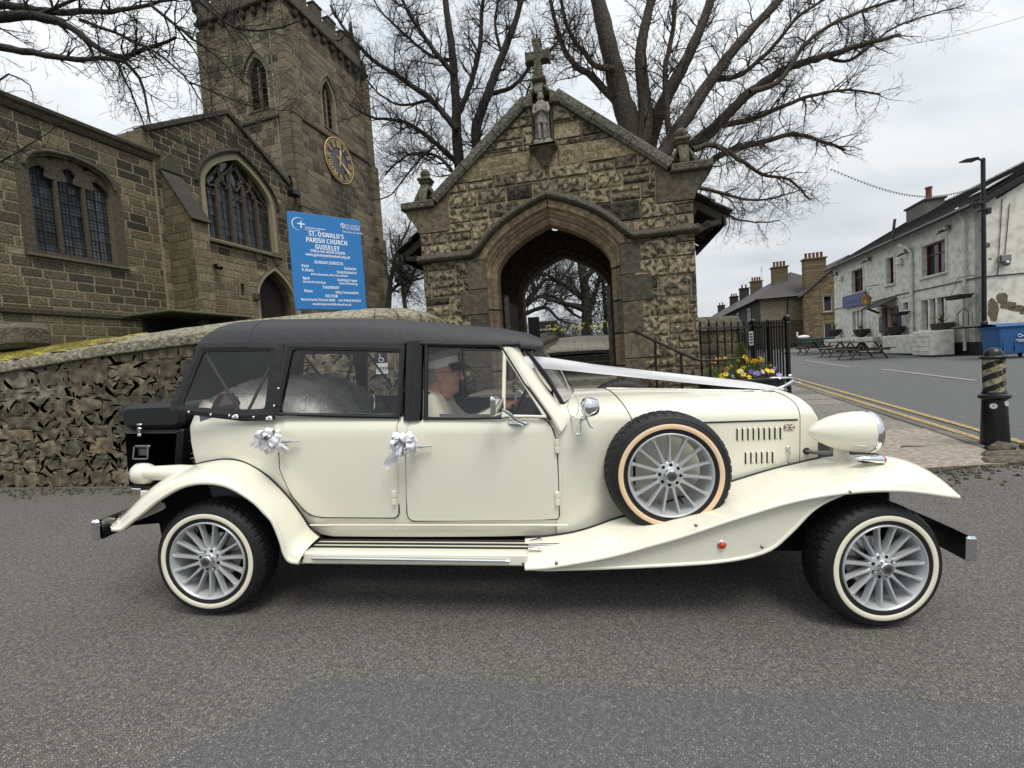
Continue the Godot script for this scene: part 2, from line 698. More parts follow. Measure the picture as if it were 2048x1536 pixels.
func body_z(x: float,y: float) -> float:
	var b:=smooth_at([[-0.5,0.46],[-0.25,0.56],[0.1,0.625],[0.5,0.65],[1.2,0.66],[1.8,0.645],[2.0,0.61],[2.2,0.55],[2.45,0.475]],x)
	var k:=(y - 0.86)/0.4
	var r:=b - 0.028*k*k
	if y > 1.018:
		r-=(y - 1.018)*0.62
	if y < 0.475:
		r-=minf(0.012,(0.475 - y)*1.2)
	return r
func column_hits(poly: PackedVector2Array,x: float) -> Vector2:
	var lo:=INF
	var hi:=-INF
	for i in poly.size():
		var a:=poly[i]
		var b:=poly[(i+1) % poly.size()]
		if (a.x - x)*(b.x - x)<=0.0 and absf(a.x - b.x) > 1e-9:
			var y:=lerpf(a.y,b.y,(x - a.x)/(b.x - a.x))
			lo=minf(lo,y)
			hi=maxf(hi,y)
	return Vector2(lo,hi)
func panel(poly: PackedVector2Array,side: float,lift:=0.0,fold:=0.02,nx:=30,ny:=12,zf=null) -> Geo:
	var x0:=INF
	var x1:=-INF
	for p in poly:
		x0=minf(x0,p.x)
		x1=maxf(x1,p.x)
	x0+=0.0006
	x1-=0.0006
	var xs:=[x0,x0+0.003]
	for i in range(1,nx):
		xs.append(lerpf(x0,x1,0.5 - 0.5*cos(PI*i/nx)))
	xs.append(x1 - 0.003)
	xs.append(x1)
	var rows:=[]
	for e in xs.size():
		var x: float=xs[e]
		var h:=column_hits(poly,x)
		var row:=PackedVector3Array()
		var ys:=[h.x,h.x+0.003]
		for j in range(1,ny):
			ys.append(lerpf(h.x+0.003,h.y - 0.003,float(j)/ny))
		ys.append(h.y - 0.003)
		ys.append(h.y)
		for q in ys.size():
			var y: float=ys[q]
			var z: float=(body_z(x,y) if zf==null else zf.call(x,y))+lift
			if (e==0 or e==xs.size() - 1 or q==0 or q==ys.size() - 1) and fold > 0:
				z-=0.003
			row.append(Vector3(x,y,z*side))
			if q==0 and fold > 0:
				row.insert(0,Vector3(x,y,(z - fold)*side))
			if q==ys.size() - 1 and fold > 0:
				row.append(Vector3(x,y,(z - fold)*side))
		rows.append(row)
	if fold > 0:
		for e in [0,rows.size() - 1]:
			var r:=PackedVector3Array()
			for p in rows[e]:
				r.append(Vector3(p.x,p.y,p.z - fold*side))
			if e==0:
				rows.insert(0,r)
			else:
				rows.append(r)
	var g:=Geo.new()
	g.grid(rows)
	return g
func on_body(pts: PackedVector2Array,side: float,lift:=0.0) -> Array:
	var o:=[]
	for p in pts:
		o.append(Vector3(p.x,p.y,(body_z(p.x,p.y)+lift)*side))
	return o
func mz(a: Array,side: float) -> Array:
	var o:=[]
	for p in a:
		o.append(Vector3(p.x,p.y,p.z*side))
	return o
func wing(inner: Array,outer: Array,n: int,pw: Callable,rows_n:=14) -> Array:
	var a:=resample(inner,n)
	var b:=resample(outer,n)
	var rows:=[]
	for i in n:
		var row:=PackedVector3Array()
		var p: float=pw.call(float(i)/(n - 1))
		for k in rows_n+1:
			var th:=PI/2*k/rows_n
			var s:=sin(th)
			var w:=1.0 - pow(maxf(0.0,1.0 - pow(s,p)),1.0/p)
			row.append(Vector3(lerpf(a[i].x,b[i].x,w),lerpf(a[i].y,b[i].y,w),lerpf(a[i].z,b[i].z,s)))
		rows.append(row)
	return rows
func shrink_rows(rows: Array,d: float) -> Array:
	var o:=[]
	for r in rows:
		var q:=PackedVector3Array()
		for p in r:
			q.append(Vector3(p.x,p.y - d,p.z - signf(p.z)*d))
		o.append(q)
	return o
func ring(outer: PackedVector2Array,inner: PackedVector2Array,zf: Callable,th: float,side: float,bulge:=0.004) -> Geo:
	var rows:=[PackedVector3Array(),PackedVector3Array(),PackedVector3Array(),PackedVector3Array(),PackedVector3Array()]
	for i in outer.size():
		var o:=outer[i]
		var q:=inner[i]
		var m:=(o+q)/2
		rows[0].append(Vector3(o.x,o.y,(zf.call(o.x,o.y) - th)*side))
		rows[1].append(Vector3(o.x,o.y,zf.call(o.x,o.y)*side))
		rows[2].append(Vector3(m.x,m.y,(zf.call(m.x,m.y)+bulge)*side))
		rows[3].append(Vector3(q.x,q.y,zf.call(q.x,q.y)*side))
		rows[4].append(Vector3(q.x,q.y,(zf.call(q.x,q.y) - th)*side))
	var g:=Geo.new()
	for i in 4:
		g.grid([rows[i],rows[i+1]],true)
	return g
func soften(p: PackedVector2Array,r: float,steps:=4) -> PackedVector2Array:
	var o:=PackedVector2Array()
	var m:=p.size()
	for i in m:
		var a:=p[(i+m - 1) % m]
		var b:=p[i]
		var d:=p[(i+1) % m]
		var la:=minf(r,b.distance_to(a)*0.45)
		var ld:=minf(r,b.distance_to(d)*0.45)
		var s:=b+(a - b).normalized()*la
		var e:=b+(d - b).normalized()*ld
		for k in steps+1:
			var t:=float(k)/steps
			o.append(s.lerp(b,t).lerp(b.lerp(e,t),t))
	return o
func flat_pane(p: PackedVector2Array,zf: Callable,side: float,d:=0.0) -> Geo:
	var g:=Geo.new()
	var t:=Geometry2D.triangulate_polygon(p)
	for k in range(0,t.size(),3):
		var q:=[]
		for e in 3:
			var w:=p[t[k+e]]
			q.append(Vector3(w.x,w.y,(zf.call(w.x,w.y)+d)*side))
		if ((q[2] - q[0]).cross(q[1] - q[0])).z*side < 0:
			q=[q[0],q[2],q[1]]
		g.tri(q[0],q[1],q[2])
	return g
var W:={}
func wheel_shapes() -> void:
	var up:=Transform3D(Basis(Vector3.RIGHT,Vector3(0,0,1),Vector3(0,-1,0)),Vector3.ZERO)
	var g:=Geo.new()
	g.lathe([Vector2(0.212,-0.02),Vector2(0.216,-0.008),Vector2(0.226,-0.003),Vector2(0.245,0),Vector2(0.262,-0.001),Vector2(0.278,-0.006),Vector2(0.290,-0.014),Vector2(0.297,-0.022)],96,up)
	g.lathe([Vector2(0.297,-0.178),Vector2(0.285,-0.195),Vector2(0.25,-0.2),Vector2(0.212,-0.185)],64,up)
	g.lathe([Vector2(0.2835,-0.0095),Vector2(0.2865,-0.0075),Vector2(0.2885,-0.012)],96,up)
	var prof:=[[0.297,-0.022,0.0],[0.304,-0.029,1.0],[0.310,-0.039,1.0],[0.3125,-0.052,1.0],[0.3125,-0.0525,9.0],[0.3135,-0.062,9.0],[0.314,-0.0625,2.0],[0.315,-0.082,2.0],[0.315,-0.0825,9.0],[0.315,-0.09,9.0],[0.315,-0.0905,3.0],[0.315,-0.11,3.0],[0.315,-0.1105,9.0],[0.315,-0.118,9.0],[0.315,-0.1185,2.0],[0.314,-0.138,2.0],[0.3135,-0.1385,9.0],[0.3125,-0.147,9.0],[0.3125,-0.1475,1.0],[0.308,-0.165,1.0],[0.297,-0.178,0.0]]
	var seg:=210
	var rows:=[]
	for p in prof:
		var row:=PackedVector3Array()
		for k in seg:
			var cut:=0.0
			if p[2]==9.0:
				cut=0.007
			elif p[2] > 0.0:
				var ph: int=(k+int(p[2])*1) % 5
				cut=0.006 if ph==0 else 0.0
			var a=TAU*(k+(p[1]+0.1)*14.0)/seg
			row.append(up*Vector3((p[0] - cut)*cos(a),p[1],(p[0] - cut)*sin(a)))
		rows.append(row)
	g.grid(rows,true,true)
	W.tyre=g.mesh()
	g=Geo.new()
	g.lathe([Vector2(0.2355,-0.002),Vector2(0.2365,0.0018),Vector2(0.2485,0.0026),Vector2(0.2600,0.0012),Vector2(0.2610,-0.003)],96,up)
	W.wall=g.mesh()
	g=Geo.new()
	g.lathe([Vector2(0.2135,-0.014),Vector2(0.2145,-0.004),Vector2(0.211,0.0015),Vector2(0.206,-0.001),Vector2(0.203,-0.008)],96,up)
	g.lathe([Vector2(0.203,-0.008),Vector2(0.1985,-0.018),Vector2(0.194,-0.035),Vector2(0.188,-0.07),Vector2(0.186,-0.14),Vector2(0.2,-0.18)],96,up)
	W.rim=g.mesh()
	g=Geo.new()
	g.lathe([Vector2(0.0,-0.012),Vector2(0.036,-0.012)],48,up)
	g.lathe([Vector2(0.036,-0.012),Vector2(0.040,-0.019),Vector2(0.058,-0.020),Vector2(0.067,-0.024),Vector2(0.070,-0.034)],48,up)
	W.hub=g.mesh()
	g=Geo.new()
	g.lathe([Vector2(0.035,-0.014),Vector2(0.0345,0.004),Vector2(0.031,0.0105),Vector2(0.025,0.0125),Vector2(0.0235,0.0105),Vector2(0.0,0.0105)],40,up)
	W.cap=g.mesh()
	g=Geo.new()
	g.lathe([Vector2(0.021,0.011),Vector2(0.0205,0.0125),Vector2(0,0.0128)],32,up)
	W.badge=g.mesh()
	g=Geo.new()
	g.bx(Vector3(-0.0055,0.0045,0.0132),Vector3(0.007,0.006,0.001)); g.bx(Vector3(0.0055,0.0045,0.0132),Vector3(0.008,0.0035,0.001))
	g.bx(Vector3(-0.0055,-0.0055,0.0132),Vector3(0.008,0.004,0.001)); g.bx(Vector3(0.0055,-0.0055,0.0132),Vector3(0.007,0.006,0.001))
	W.mark=g.mesh()
	g=Geo.new()
	var st:=[[0.060,0.0125,-0.022],[0.075,0.0085,-0.020],[0.10,0.0066,-0.018],[0.14,0.0056,-0.015],[0.17,0.0054,-0.012],[0.188,0.0064,-0.010],[0.197,0.010,-0.009],[0.2035,0.016,-0.010]]
	rows=[]
	for s in st:
		var h: float=s[1]
		rows.append(PackedVector3Array([Vector3(s[0],-h*1.25,s[2] - 0.03),Vector3(s[0],-h,s[2] - 0.003),Vector3(s[0],-h*0.72,s[2])]))
	g.grid(rows,false,false)
	rows=[]
	for s in st:
		var h: float=s[1]
		rows.append(PackedVector3Array([Vector3(s[0],-h*0.72,s[2]),Vector3(s[0],h*0.72,s[2])]))
	g.grid(rows)
	rows=[]
	for s in st:
		var h: float=s[1]
		rows.append(PackedVector3Array([Vector3(s[0],h*0.72,s[2]),Vector3(s[0],h,s[2] - 0.003),Vector3(s[0],h*1.25,s[2] - 0.03)]))
	g.grid(rows)
	W.spoke=g.mesh()
	g=Geo.new()
	g.lathe([Vector2(0.0072,-0.0185),Vector2(0,-0.0185)],16,up)
	g.lathe([Vector2(0.0088,-0.0195),Vector2(0.0072,-0.0180),Vector2(0.0062,-0.0195)],16,up)
	W.hole=g.mesh()
	g=Geo.new()
	g.lathe([Vector2(0.0052,-0.02),Vector2(0.0052,-0.008),Vector2(0.003,-0.005),Vector2(0,-0.005)],6,up)
	W.nut=g.mesh()
	g=Geo.new()
	g.lathe([Vector2(0.0,-0.075),Vector2(0.075,-0.075),Vector2(0.08,-0.09),Vector2(0.125,-0.092),Vector2(0.128,-0.112)],48,up)
	g.bx(Vector3(0.085,0.09,-0.08),Vector3(0.10,0.07,0.05),0.012,Vector3(0,0,-0.8))
	W.brake=g.mesh()
	g=Geo.new()
	g.lathe([Vector2(0.0,-0.15),Vector2(0.19,-0.15)],40,up)
	W.back=g.mesh()
func wheel(c: Node3D,called: String,xf: Transform3D,spare:=false,turn:=0.0,detailed:=true) -> Node3D:
	var w:=part(called,c,xf)
	var r:=Transform3D(Basis(Vector3(0,0,1),turn),Vector3.ZERO)
	obj("tyre",W.tyre,M.rubber,w)
	if not detailed:
		obj("back_plate",W.back,M.void,w)
		return w
	obj("whitewall",W.wall,M.tanwall if spare else M.whitewall,w)
	obj("rim",W.rim,M.alloy,w)
	obj("hub",W.hub,M.alloy,w)
	for k in 15:
		obj("spoke",W.spoke,M.alloy,w,r*Transform3D(Basis(Vector3(0,0,1),TAU*k/15),Vector3.ZERO))
	obj("hub_cap",W.cap,M.chrome,w)
	obj("emblem",W.badge,M.steel,w)
	obj("emblem_mark",W.mark,M.black,w,Transform3D(Basis(Vector3(0,0,1),0.2),Vector3.ZERO))
	for k in 8:
		var a:=r*Transform3D(Basis(),Vector3(0.0515*cos(TAU*(k+0.5)/8),0.0515*sin(TAU*(k+0.5)/8),0))
		obj("bolt_hole",W.hole,M.void,w,a)
		if not spare and k % 2==0:
			obj("wheel_nut",W.nut,M.chrome,w,a)
	if not spare:
		obj("brake_disc",W.brake,M.steel,w)
		obj("back_plate",W.back,M.void,w)
	else:
		var g:=Geo.new()
		g.tube([Vector3(0.05,-0.12,-0.06),Vector3(0.065,-0.15,-0.03)],0.006,8)
		obj("valve",g,M.black,w)
	return w
func louvre(h: float) -> Geo:
	var g:=Geo.new()
	var rows:=[]
	for i in 13:
		var t:=-1.0+2.0*i/12.0
		var e:=sqrt(maxf(0.0,1.0 - pow(absf(t),6.0)))
		var row:=PackedVector3Array()
		for k in 6:
			var s:=float(k)/5.0
			row.append(Vector3(-0.008+0.017*s,t*h*0.5,0.009*e*cos(s*PI/2)))
		rows.append(row)
	g.grid(rows)
	return g
func car() -> void:
	wheel_shapes()
	var c:=thing("wedding_car","long cream vintage-style wedding car with black soft top","car",CAR)
	var plain_z:=Transform3D(Basis(),Vector3(0,0.315,0.80))
	wheel(c,"rear_wheel",plain_z,false,0.10)
	wheel(c,"front_wheel",Transform3D(Basis(Vector3.UP,deg_to_rad(5.4)),Vector3(3.475,0.315,0.80)),false,0.06)
	var flip:=Basis(Vector3.UP,PI)
	wheel(c,"rear_wheel",Transform3D(flip,Vector3(0,0.315,-0.80)),false,0,false)
	wheel(c,"front_wheel",Transform3D(flip.rotated(Vector3.UP,deg_to_rad(5.4)),Vector3(3.475,0.315,-0.80)),false,0,false)
	var sp:=Transform3D(Basis(Vector3(0,1,0),0.0).scaled(Vector3.ONE*1.04),Vector3(2.482,0.748,0.70))
	wheel(c,"spare_wheel",sp,true,0.33)
	wheel(c,"spare_wheel",Transform3D(flip.scaled(Vector3.ONE*1.04),Vector3(2.46,0.87,-0.70)),true,0,false)
	var g:=Geo.new()
	var whole:=PackedVector2Array([Vector2(-0.25,1.168),Vector2(-0.051,1.103),Vector2(0.346,1.078),Vector2(1.041,1.064),Vector2(1.82,1.047),Vector2(1.892,1.046),Vector2(1.918,1.027),Vector2(1.927,0.878),Vector2(1.926,0.606),Vector2(1.922,0.389),Vector2(1.576,0.383),Vector2(0.558,0.376),Vector2(0.473,0.433),Vector2(0.384,0.579),Vector2(0.266,0.699),Vector2(0.147,0.777),Vector2(0.026,0.8),Vector2(-0.112,0.778),Vector2(-0.203,0.715),Vector2(-0.23,0.821),Vector2(-0.25,0.922),Vector2(-0.258,1.037)])
	var rear_door:=PackedVector2Array([Vector2(0.364,1.081),Vector2(0.474,1.078),Vector2(1.03,1.061),Vector2(1.016,0.532),Vector2(1.008,0.512),Vector2(0.988,0.502),Vector2(0.564,0.501),Vector2(0.5,0.514),Vector2(0.461,0.548),Vector2(0.398,0.631),Vector2(0.356,0.739),Vector2(0.341,0.784),Vector2(0.34,0.881)])
	var front_door:=PackedVector2Array([Vector2(1.086,1.061),Vector2(1.455,1.054),Vector2(1.82,1.047),Vector2(1.854,1.022),Vector2(1.875,0.987),Vector2(1.888,0.933),Vector2(1.897,0.865),Vector2(1.903,0.507),Vector2(1.894,0.488),Vector2(1.092,0.484),Vector2(1.07,0.501),Vector2(1.062,0.527),Vector2(1.073,0.884)])
	for s in [1.0,-1.0]:
		obj("side_body",panel(whole,s,0.0,0.03,46,16),M.cream,c)
		for dd in [["rear_door",rear_door],["front_door",front_door]]:
			var door:=part(dd[0],c)
			obj("door_skin",panel(dd[1],s,0.007,0.01,30,14),M.cream,door)
			var pl:=on_body(dd[1],s,0.003)
			pl.append(pl[0])
			g=Geo.new()
			g.tube(pl,0.0048,6)
			obj("door_seal",g,M.black,door)
		g=Geo.new()
		g.tube([Vector3(0.5,0.458,0.642*s),Vector3(1.95,0.462,0.632*s)],0.006,6)
		obj("sill_bead",g,M.cream,c)
		g=Geo.new()
		g.tube(on_body(PackedVector2Array([Vector2(0.364,1.075),Vector2(0.759,1.065),Vector2(1.032,1.056)]),s,0.004),0.006,6)
		g.tube(on_body(PackedVector2Array([Vector2(1.083,1.053),Vector2(1.455,1.045),Vector2(1.828,1.036)]),s,0.004),0.006,6)
		obj("waist_moulding",g,M.cream,c)
		g=Geo.new()
		g.quad(Vector3(-0.1,0.45,0.585*s),Vector3(1.9,0.45,0.58*s),Vector3(1.9,1.06,0.58*s),Vector3(-0.2,1.1,0.55*s))
		obj("door_card",g,M.trim_grey,c)
	var tail:=[]
	for k in 15:
		var y:=1.15 - 0.66*k/14.0
		var row:=PackedVector3Array()
		var hit:=column_hits(PackedVector2Array(whole),-0.2)
		var xe:=smooth_at([[0.45,-0.10],[0.6,-0.12],[0.75,-0.18],[0.85,-0.225],[0.95,-0.25],[1.15,-0.262]],y)
		for q in 17:
			var zz:=-1.0+2.0*q/16.0
			row.append(Vector3(xe - 0.05*(1.0 - pow(absf(zz),3.0)),y,zz*(body_z(xe,y))))
		tail.append(row)
	g=Geo.new()
	g.grid(tail)
	obj("tail_panel",g,M.cream,c)
	var sec:=func(x: float) -> Array:
		var f:=clampf((x - 1.90)/0.52,0,1)
		var h:=clampf((x - 2.30)/1.02,0,1)
		var a:=[Vector2(0.598,0.36),Vector2(0.622,0.7),Vector2(0.630,0.9),Vector2(0.617,1.0),Vector2(0.60,1.055),Vector2(0.56,1.095),Vector2(0.42,1.13),Vector2(0.22,1.155),Vector2(0,1.165)]
		var b:=[Vector2(0.46,0.38),Vector2(0.465,0.7),Vector2(0.465,0.9),Vector2(0.462,0.985),Vector2(0.452,1.03),Vector2(0.41,1.075),Vector2(0.32,1.115),Vector2(0.17,1.15),Vector2(0,1.163)]
		var d:=[Vector2(0.335,0.6),Vector2(0.34,0.72),Vector2(0.34,0.87),Vector2(0.338,0.985),Vector2(0.332,1.02),Vector2(0.30,1.062),Vector2(0.22,1.098),Vector2(0.11,1.12),Vector2(0,1.128)]
		f=f*f*(3 - 2*f)
		var o:=[]
		for k in 9:
			o.append((a[k].lerp(b[k],f)) if x < 2.42 else b[k].lerp(d[k],clampf((x - 2.42)/0.9,0,1)))
		return o
	var skin:=func(x0: float,x1: float,n: int,k0: int,k1: int,lean:=0.0,sides:=[1.0,-1.0]) -> Geo:
		var gg:=Geo.new()
		for s in sides:
			var rows:=[]
			for i in n+1:
				var row:=PackedVector3Array()
				for k in range(k0,k1+1):
					var x:=lerpf(x0,x1,float(i)/n)
					if i==0:
						x-=lean*clampf((k - 3)/5.0,0,1)
					var q: Vector2=sec.call(x)[k]
					row.append(Vector3(x,q.y,q.x*s))
				var fine:=PackedVector3Array()
				for k in row.size() - 1:
					for e in 4:
						var t:=e/4.0
						fine.append(row[k].cubic_interpolate(row[k+1],row[max(k - 1,0)],row[min(k+2,row.size() - 1)],t))
				fine.append(row[-1])
				rows.append(fine)
			gg.grid(rows)
		return gg
	obj("scuttle",skin.call(1.89,2.33,14,0,8),M.cream,c)
	obj("bonnet_top",skin.call(2.345,3.315,16,3,8,0.10),M.cream,c)
	for s in [1.0,-1.0]:
		obj("bonnet_side",skin.call(2.345,3.315,16,0,3,0.0,[s]),M.cream,c)
	g=Geo.new()
	for s in [1.0,-1.0]:
		var a:=[]
		var b:=[]
		for k in 10:
			var x:=lerpf(2.36,3.30,k/9.0)
			var q: Vector2=sec.call(x)[3]
			a.append(Vector3(x,q.y - 0.001,(q.x+0.0005)*s))
		g.tube(a,0.0055,6)
		for k in range(3,9):
			var x:=2.338 - 0.10*clampf((k - 3)/5.0,0,1)
			var q: Vector2=sec.call(x)[k]
			b.append(Vector3(x,q.y+0.0005,q.x*s))
		g.tube(resample(b,16),0.0035,6)
	obj("bonnet_seam",g,M.black,c)
	g=Geo.new()
	g.tube([Vector3(2.25,1.164,0),Vector3(3.3,1.1285,0)],0.006,6)
	obj("bonnet_hinge",g,M.cream,c)
	for k in 9:
		var x:=3.205 - 0.0322*k
		var q: Vector2=sec.call(x)[2]
		obj("louvre",louvre(0.078),M.cream,c,Transform3D(Basis(Vector3.UP,0.14),Vector3(x,0.910,q.x+0.0008)))
		g=Geo.new()
		g.bx(Vector3(x - 0.0095,0.909,q.x+0.004),Vector3(0.004,0.068,0.007),0.001)
		obj("louvre_slot",g,M.void,c)
	for k in 6:
		var x:=3.159 - 0.0322*k
		var q: Vector2=sec.call(x)[1]
		obj("louvre",louvre(0.074),M.cream,c,Transform3D(Basis(Vector3.UP,0.14),Vector3(x,0.771,q.x+0.0008)))
		g=Geo.new()
		g.bx(Vector3(x - 0.0095,0.770,q.x+0.004),Vector3(0.004,0.064,0.007),0.001)
		obj("louvre_slot",g,M.void,c)
	flag_badge(c,Transform3D(Basis(Vector3.UP,0.13),Vector3(3.25,0.942,0.352)))
	g=Geo.new()
	g.tube([Vector3(3.243,0.822,0.349),Vector3(3.243,0.818,0.364),Vector3(3.247,0.79,0.366),Vector3(3.244,0.735,0.358),Vector3(3.244,0.722,0.36)],0.004,8)
	g.ball(Vector3(3.243,0.822,0.356),Vector3(0.013,0.013,0.010),14,8)
	g.lathe([Vector2(0.009,0),Vector2(0.012,0.004),Vector2(0.006,0.008)],12,Transform3D(Basis(Vector3.RIGHT,PI/2),Vector3(3.244,0.722,0.35)))
	obj("bonnet_catch",g,M.chrome,c)
	g=Geo.new()
	for s in [1.0,-1.0]:
		var rows:=[]
		for e in [[3.318,1.006,0.0],[3.33,1.012,0.004],[3.39,1.012,0.004],[3.415,1.0,-0.004],[3.425,0.97,-0.03],[3.425,0.88,-0.05]]:
			var row:=PackedVector3Array()
			var q: Array=sec.call(3.32)
			for k in 9:
				var w: Vector2=q[k]
				w.y=minf(w.y,1.128)
				var lean: float=e[0] - (0.035*clampf((w.y - 0.98)/0.15,0,1) if e[0] > 3.38 else 0.0)
				row.append(Vector3(lean,0.62+(w.y - 0.62)*(e[1] if k > 3 else 1.0)+(e[2] if k > 3 else 0.0),w.x*e[1]*s))
			var fine:=PackedVector3Array()
			for k in 8:
				for t4 in 4:
					fine.append(row[k].cubic_interpolate(row[k+1],row[max(k - 1,0)],row[min(k+2,8)],t4/4.0))
			fine.append(row[8])
			rows.append(fine)
		g.grid(rows)
	obj("radiator_shell",g,M.cream,c)
	for k in 15:
		g=Geo.new()
		var zz:=-0.27+0.54*k/14.0
		g.tube([Vector3(3.418,0.63,zz),Vector3(3.418,1.02,zz)],0.006,6)
		obj("grille_bar",g,M.chrome,c)
	g=Geo.new()
	g.bx(Vector3(3.40,0.83,0),Vector3(0.01,0.42,0.6))
	obj("radiator_core",g,M.void,c)
	for s in [1.0,-1.0]:
		var inner:=mz([Vector3(1.713,0.387,0.63),Vector3(1.85,0.398,0.625),Vector3(1.987,0.419,0.62),Vector3(2.097,0.449,0.61),Vector3(2.214,0.484,0.59),Vector3(2.336,0.505,0.56),Vector3(2.496,0.548,0.52),Vector3(2.646,0.582,0.48),Vector3(2.798,0.616,0.44),Vector3(2.949,0.654,0.41),Vector3(3.128,0.7,0.385),Vector3(3.299,0.74,0.375),Vector3(3.401,0.769,0.39),Vector3(3.491,0.788,0.42),Vector3(3.565,0.803,0.47),Vector3(3.634,0.81,0.52),Vector3(3.691,0.807,0.58),Vector3(3.735,0.786,0.62),Vector3(3.768,0.754,0.67),Vector3(3.799,0.709,0.72),Vector3(3.797,0.675,0.79)],s)
		var outer:=mz([Vector3(1.719,0.31,0.83),Vector3(1.82,0.317,0.83),Vector3(1.921,0.333,0.83),Vector3(2.095,0.366,0.83),Vector3(2.219,0.397,0.83),Vector3(2.341,0.434,0.83),Vector3(2.462,0.47,0.83),Vector3(2.582,0.511,0.83),Vector3(2.701,0.554,0.83),Vector3(2.819,0.594,0.83),Vector3(2.959,0.639,0.83),Vector3(3.097,0.673,0.83),Vector3(3.235,0.696,0.83),Vector3(3.371,0.709,0.83),Vector3(3.506,0.71,0.83),Vector3(3.618,0.699,0.83),Vector3(3.707,0.685,0.83),Vector3(3.767,0.678,0.83)],s)
		var pw:=func(t: float) -> float:
			return smooth_at([[0.0,1.35],[0.3,1.25],[0.5,1.35],[0.66,1.75],[0.8,1.95],[1.0,1.8]],t)
		var fr:=part("front_wing",c)
		var rows:=wing(inner,outer,64,pw)
		g=Geo.new()
		g.grid(rows)
		obj("wing_skin",g,M.cream,fr)
		g=Geo.new()
		g.grid(shrink_rows(rows,0.014))
		var sk:=[]
		for r in rows.slice(34):
			sk.append(PackedVector3Array([r[0],Vector3(r[0].x,r[0].y - 0.10,0.36*s),Vector3(r[0].x,0.30,0.34*s)]))
		g.grid(sk)
		obj("wing_liner",g,M.void,fr)
		g=Geo.new()
		g.tube(resample(outer,90),0.011,8)
		obj("wing_bead",g,M.cream,fr)
		var low:=mz([Vector3(1.728,0.296,0.8),Vector3(1.82,0.293,0.8),Vector3(1.922,0.296,0.8),Vector3(2.098,0.303,0.8),Vector3(2.347,0.316,0.8),Vector3(2.544,0.329,0.8),Vector3(2.665,0.34,0.8),Vector3(2.786,0.359,0.8),Vector3(2.881,0.385,0.8),Vector3(2.948,0.419,0.8),Vector3(3.004,0.472,0.8),Vector3(3.058,0.529,0.8),Vector3(3.115,0.594,0.8),Vector3(3.185,0.646,0.8),Vector3(3.263,0.683,0.8)],s)
		var top:=mz([Vector3(1.728,0.306,0.805),Vector3(1.82,0.313,0.805),Vector3(1.922,0.329,0.805),Vector3(2.098,0.362,0.805),Vector3(2.223,0.394,0.805),Vector3(2.347,0.431,0.805),Vector3(2.469,0.468,0.805),Vector3(2.591,0.509,0.805),Vector3(2.711,0.552,0.805),Vector3(2.83,0.593,0.805),Vector3(2.972,0.638,0.805),Vector3(3.112,0.673,0.805),Vector3(3.26,0.695,0.805)],s)
		g=Geo.new()
		var la:=resample(low,50)
		var lb:=resample(top,50)
		g.grid([lb,la])
		obj("wing_apron",g,M.cream,fr)
		g=Geo.new()
		g.tube(la,0.0095,8)
		obj("apron_bead",g,M.cream,fr)
		if s > 0:
			for q in [Vector2(1.878,0.343),Vector2(2.561,0.538),Vector2(3.275,0.704),Vector2(2.874,0.433)]:
				g=Geo.new()
				g.ball(Vector3(q.x,q.y,0.835 if q.x < 2.9 or q.y > 0.6 else 0.806),Vector3(0.009,0.009,0.008),12,8)
				obj("wing_bolt",g,M.steel,fr)
			var am: Vector2=Vector2(2.697,0.428)
			g=Geo.new()
			g.ball(Vector3(am.x,am.y,0.806),Vector3(0.018,0.018,0.016),18,10)
			obj("side_marker",g,M.amber,fr)
			g=Geo.new()
			g.lathe([Vector2(0.024,0),Vector2(0.023,0.005),Vector2(0.017,0.006)],24,Transform3D(Basis(Vector3.RIGHT,PI/2),Vector3(am.x,am.y,0.802)))
			obj("marker_ring",g,M.chrome,fr)
		g=Geo.new()
		g.tube(resample(inner.slice(0,13),40),0.0075,6)
		obj("wing_welt",g,M.black,c)
	for s in [1.0,-1.0]:
		var inner:=mz([Vector3(-0.531,0.513,0.8),Vector3(-0.535,0.532,0.76),Vector3(-0.478,0.587,0.73),Vector3(-0.386,0.683,0.7),Vector3(-0.295,0.752,0.67),Vector3(-0.222,0.79,0.64),Vector3(-0.13,0.815,0.625),Vector3(0.006,0.832,0.62),Vector3(0.131,0.811,0.625),Vector3(0.262,0.737,0.64),Vector3(0.385,0.619,0.65),Vector3(0.465,0.508,0.65),Vector3(0.503,0.445,0.65),Vector3(0.564,0.4,0.66)],s)
		var outer:=mz([Vector3(-0.485,0.506,0.84),Vector3(-0.433,0.509,0.84),Vector3(-0.38,0.547,0.84),Vector3(-0.296,0.607,0.84),Vector3(-0.202,0.675,0.84),Vector3(-0.072,0.74,0.84),Vector3(0.057,0.758,0.84),Vector3(0.182,0.736,0.84),Vector3(0.304,0.664,0.84),Vector3(0.368,0.601,0.84),Vector3(0.412,0.548,0.84),Vector3(0.45,0.447,0.84),Vector3(0.466,0.383,0.84),Vector3(0.491,0.344,0.84),Vector3(0.54,0.336,0.84)],s)
		var rw:=part("rear_wing",c)
		var rows:=wing(inner,outer,60,func(t): return smooth_at([[0,1.6],[0.3,1.8],[0.6,2.0],[1,2.2]],t))
		g=Geo.new()
		g.grid(rows)
		obj("wing_skin",g,M.cream,rw)
		g=Geo.new()
		g.grid(shrink_rows(rows,0.014))
		var sk:=[]
		for r in rows:
			sk.append(PackedVector3Array([Vector3(r[0].x,r[0].y - 0.01,r[0].z),Vector3(r[0].x,r[0].y - 0.1,0.50*s),Vector3(r[0].x,0.28,0.48*s)]))
		g.grid(sk)
		obj("wing_liner",g,M.void,rw)
		g=Geo.new()
		g.tube(resample(outer,70),0.0125,8)
		obj("wing_bead",g,M.cream,rw)
		g=Geo.new()
		g.tube(resample(inner.slice(5),40),0.007,6)
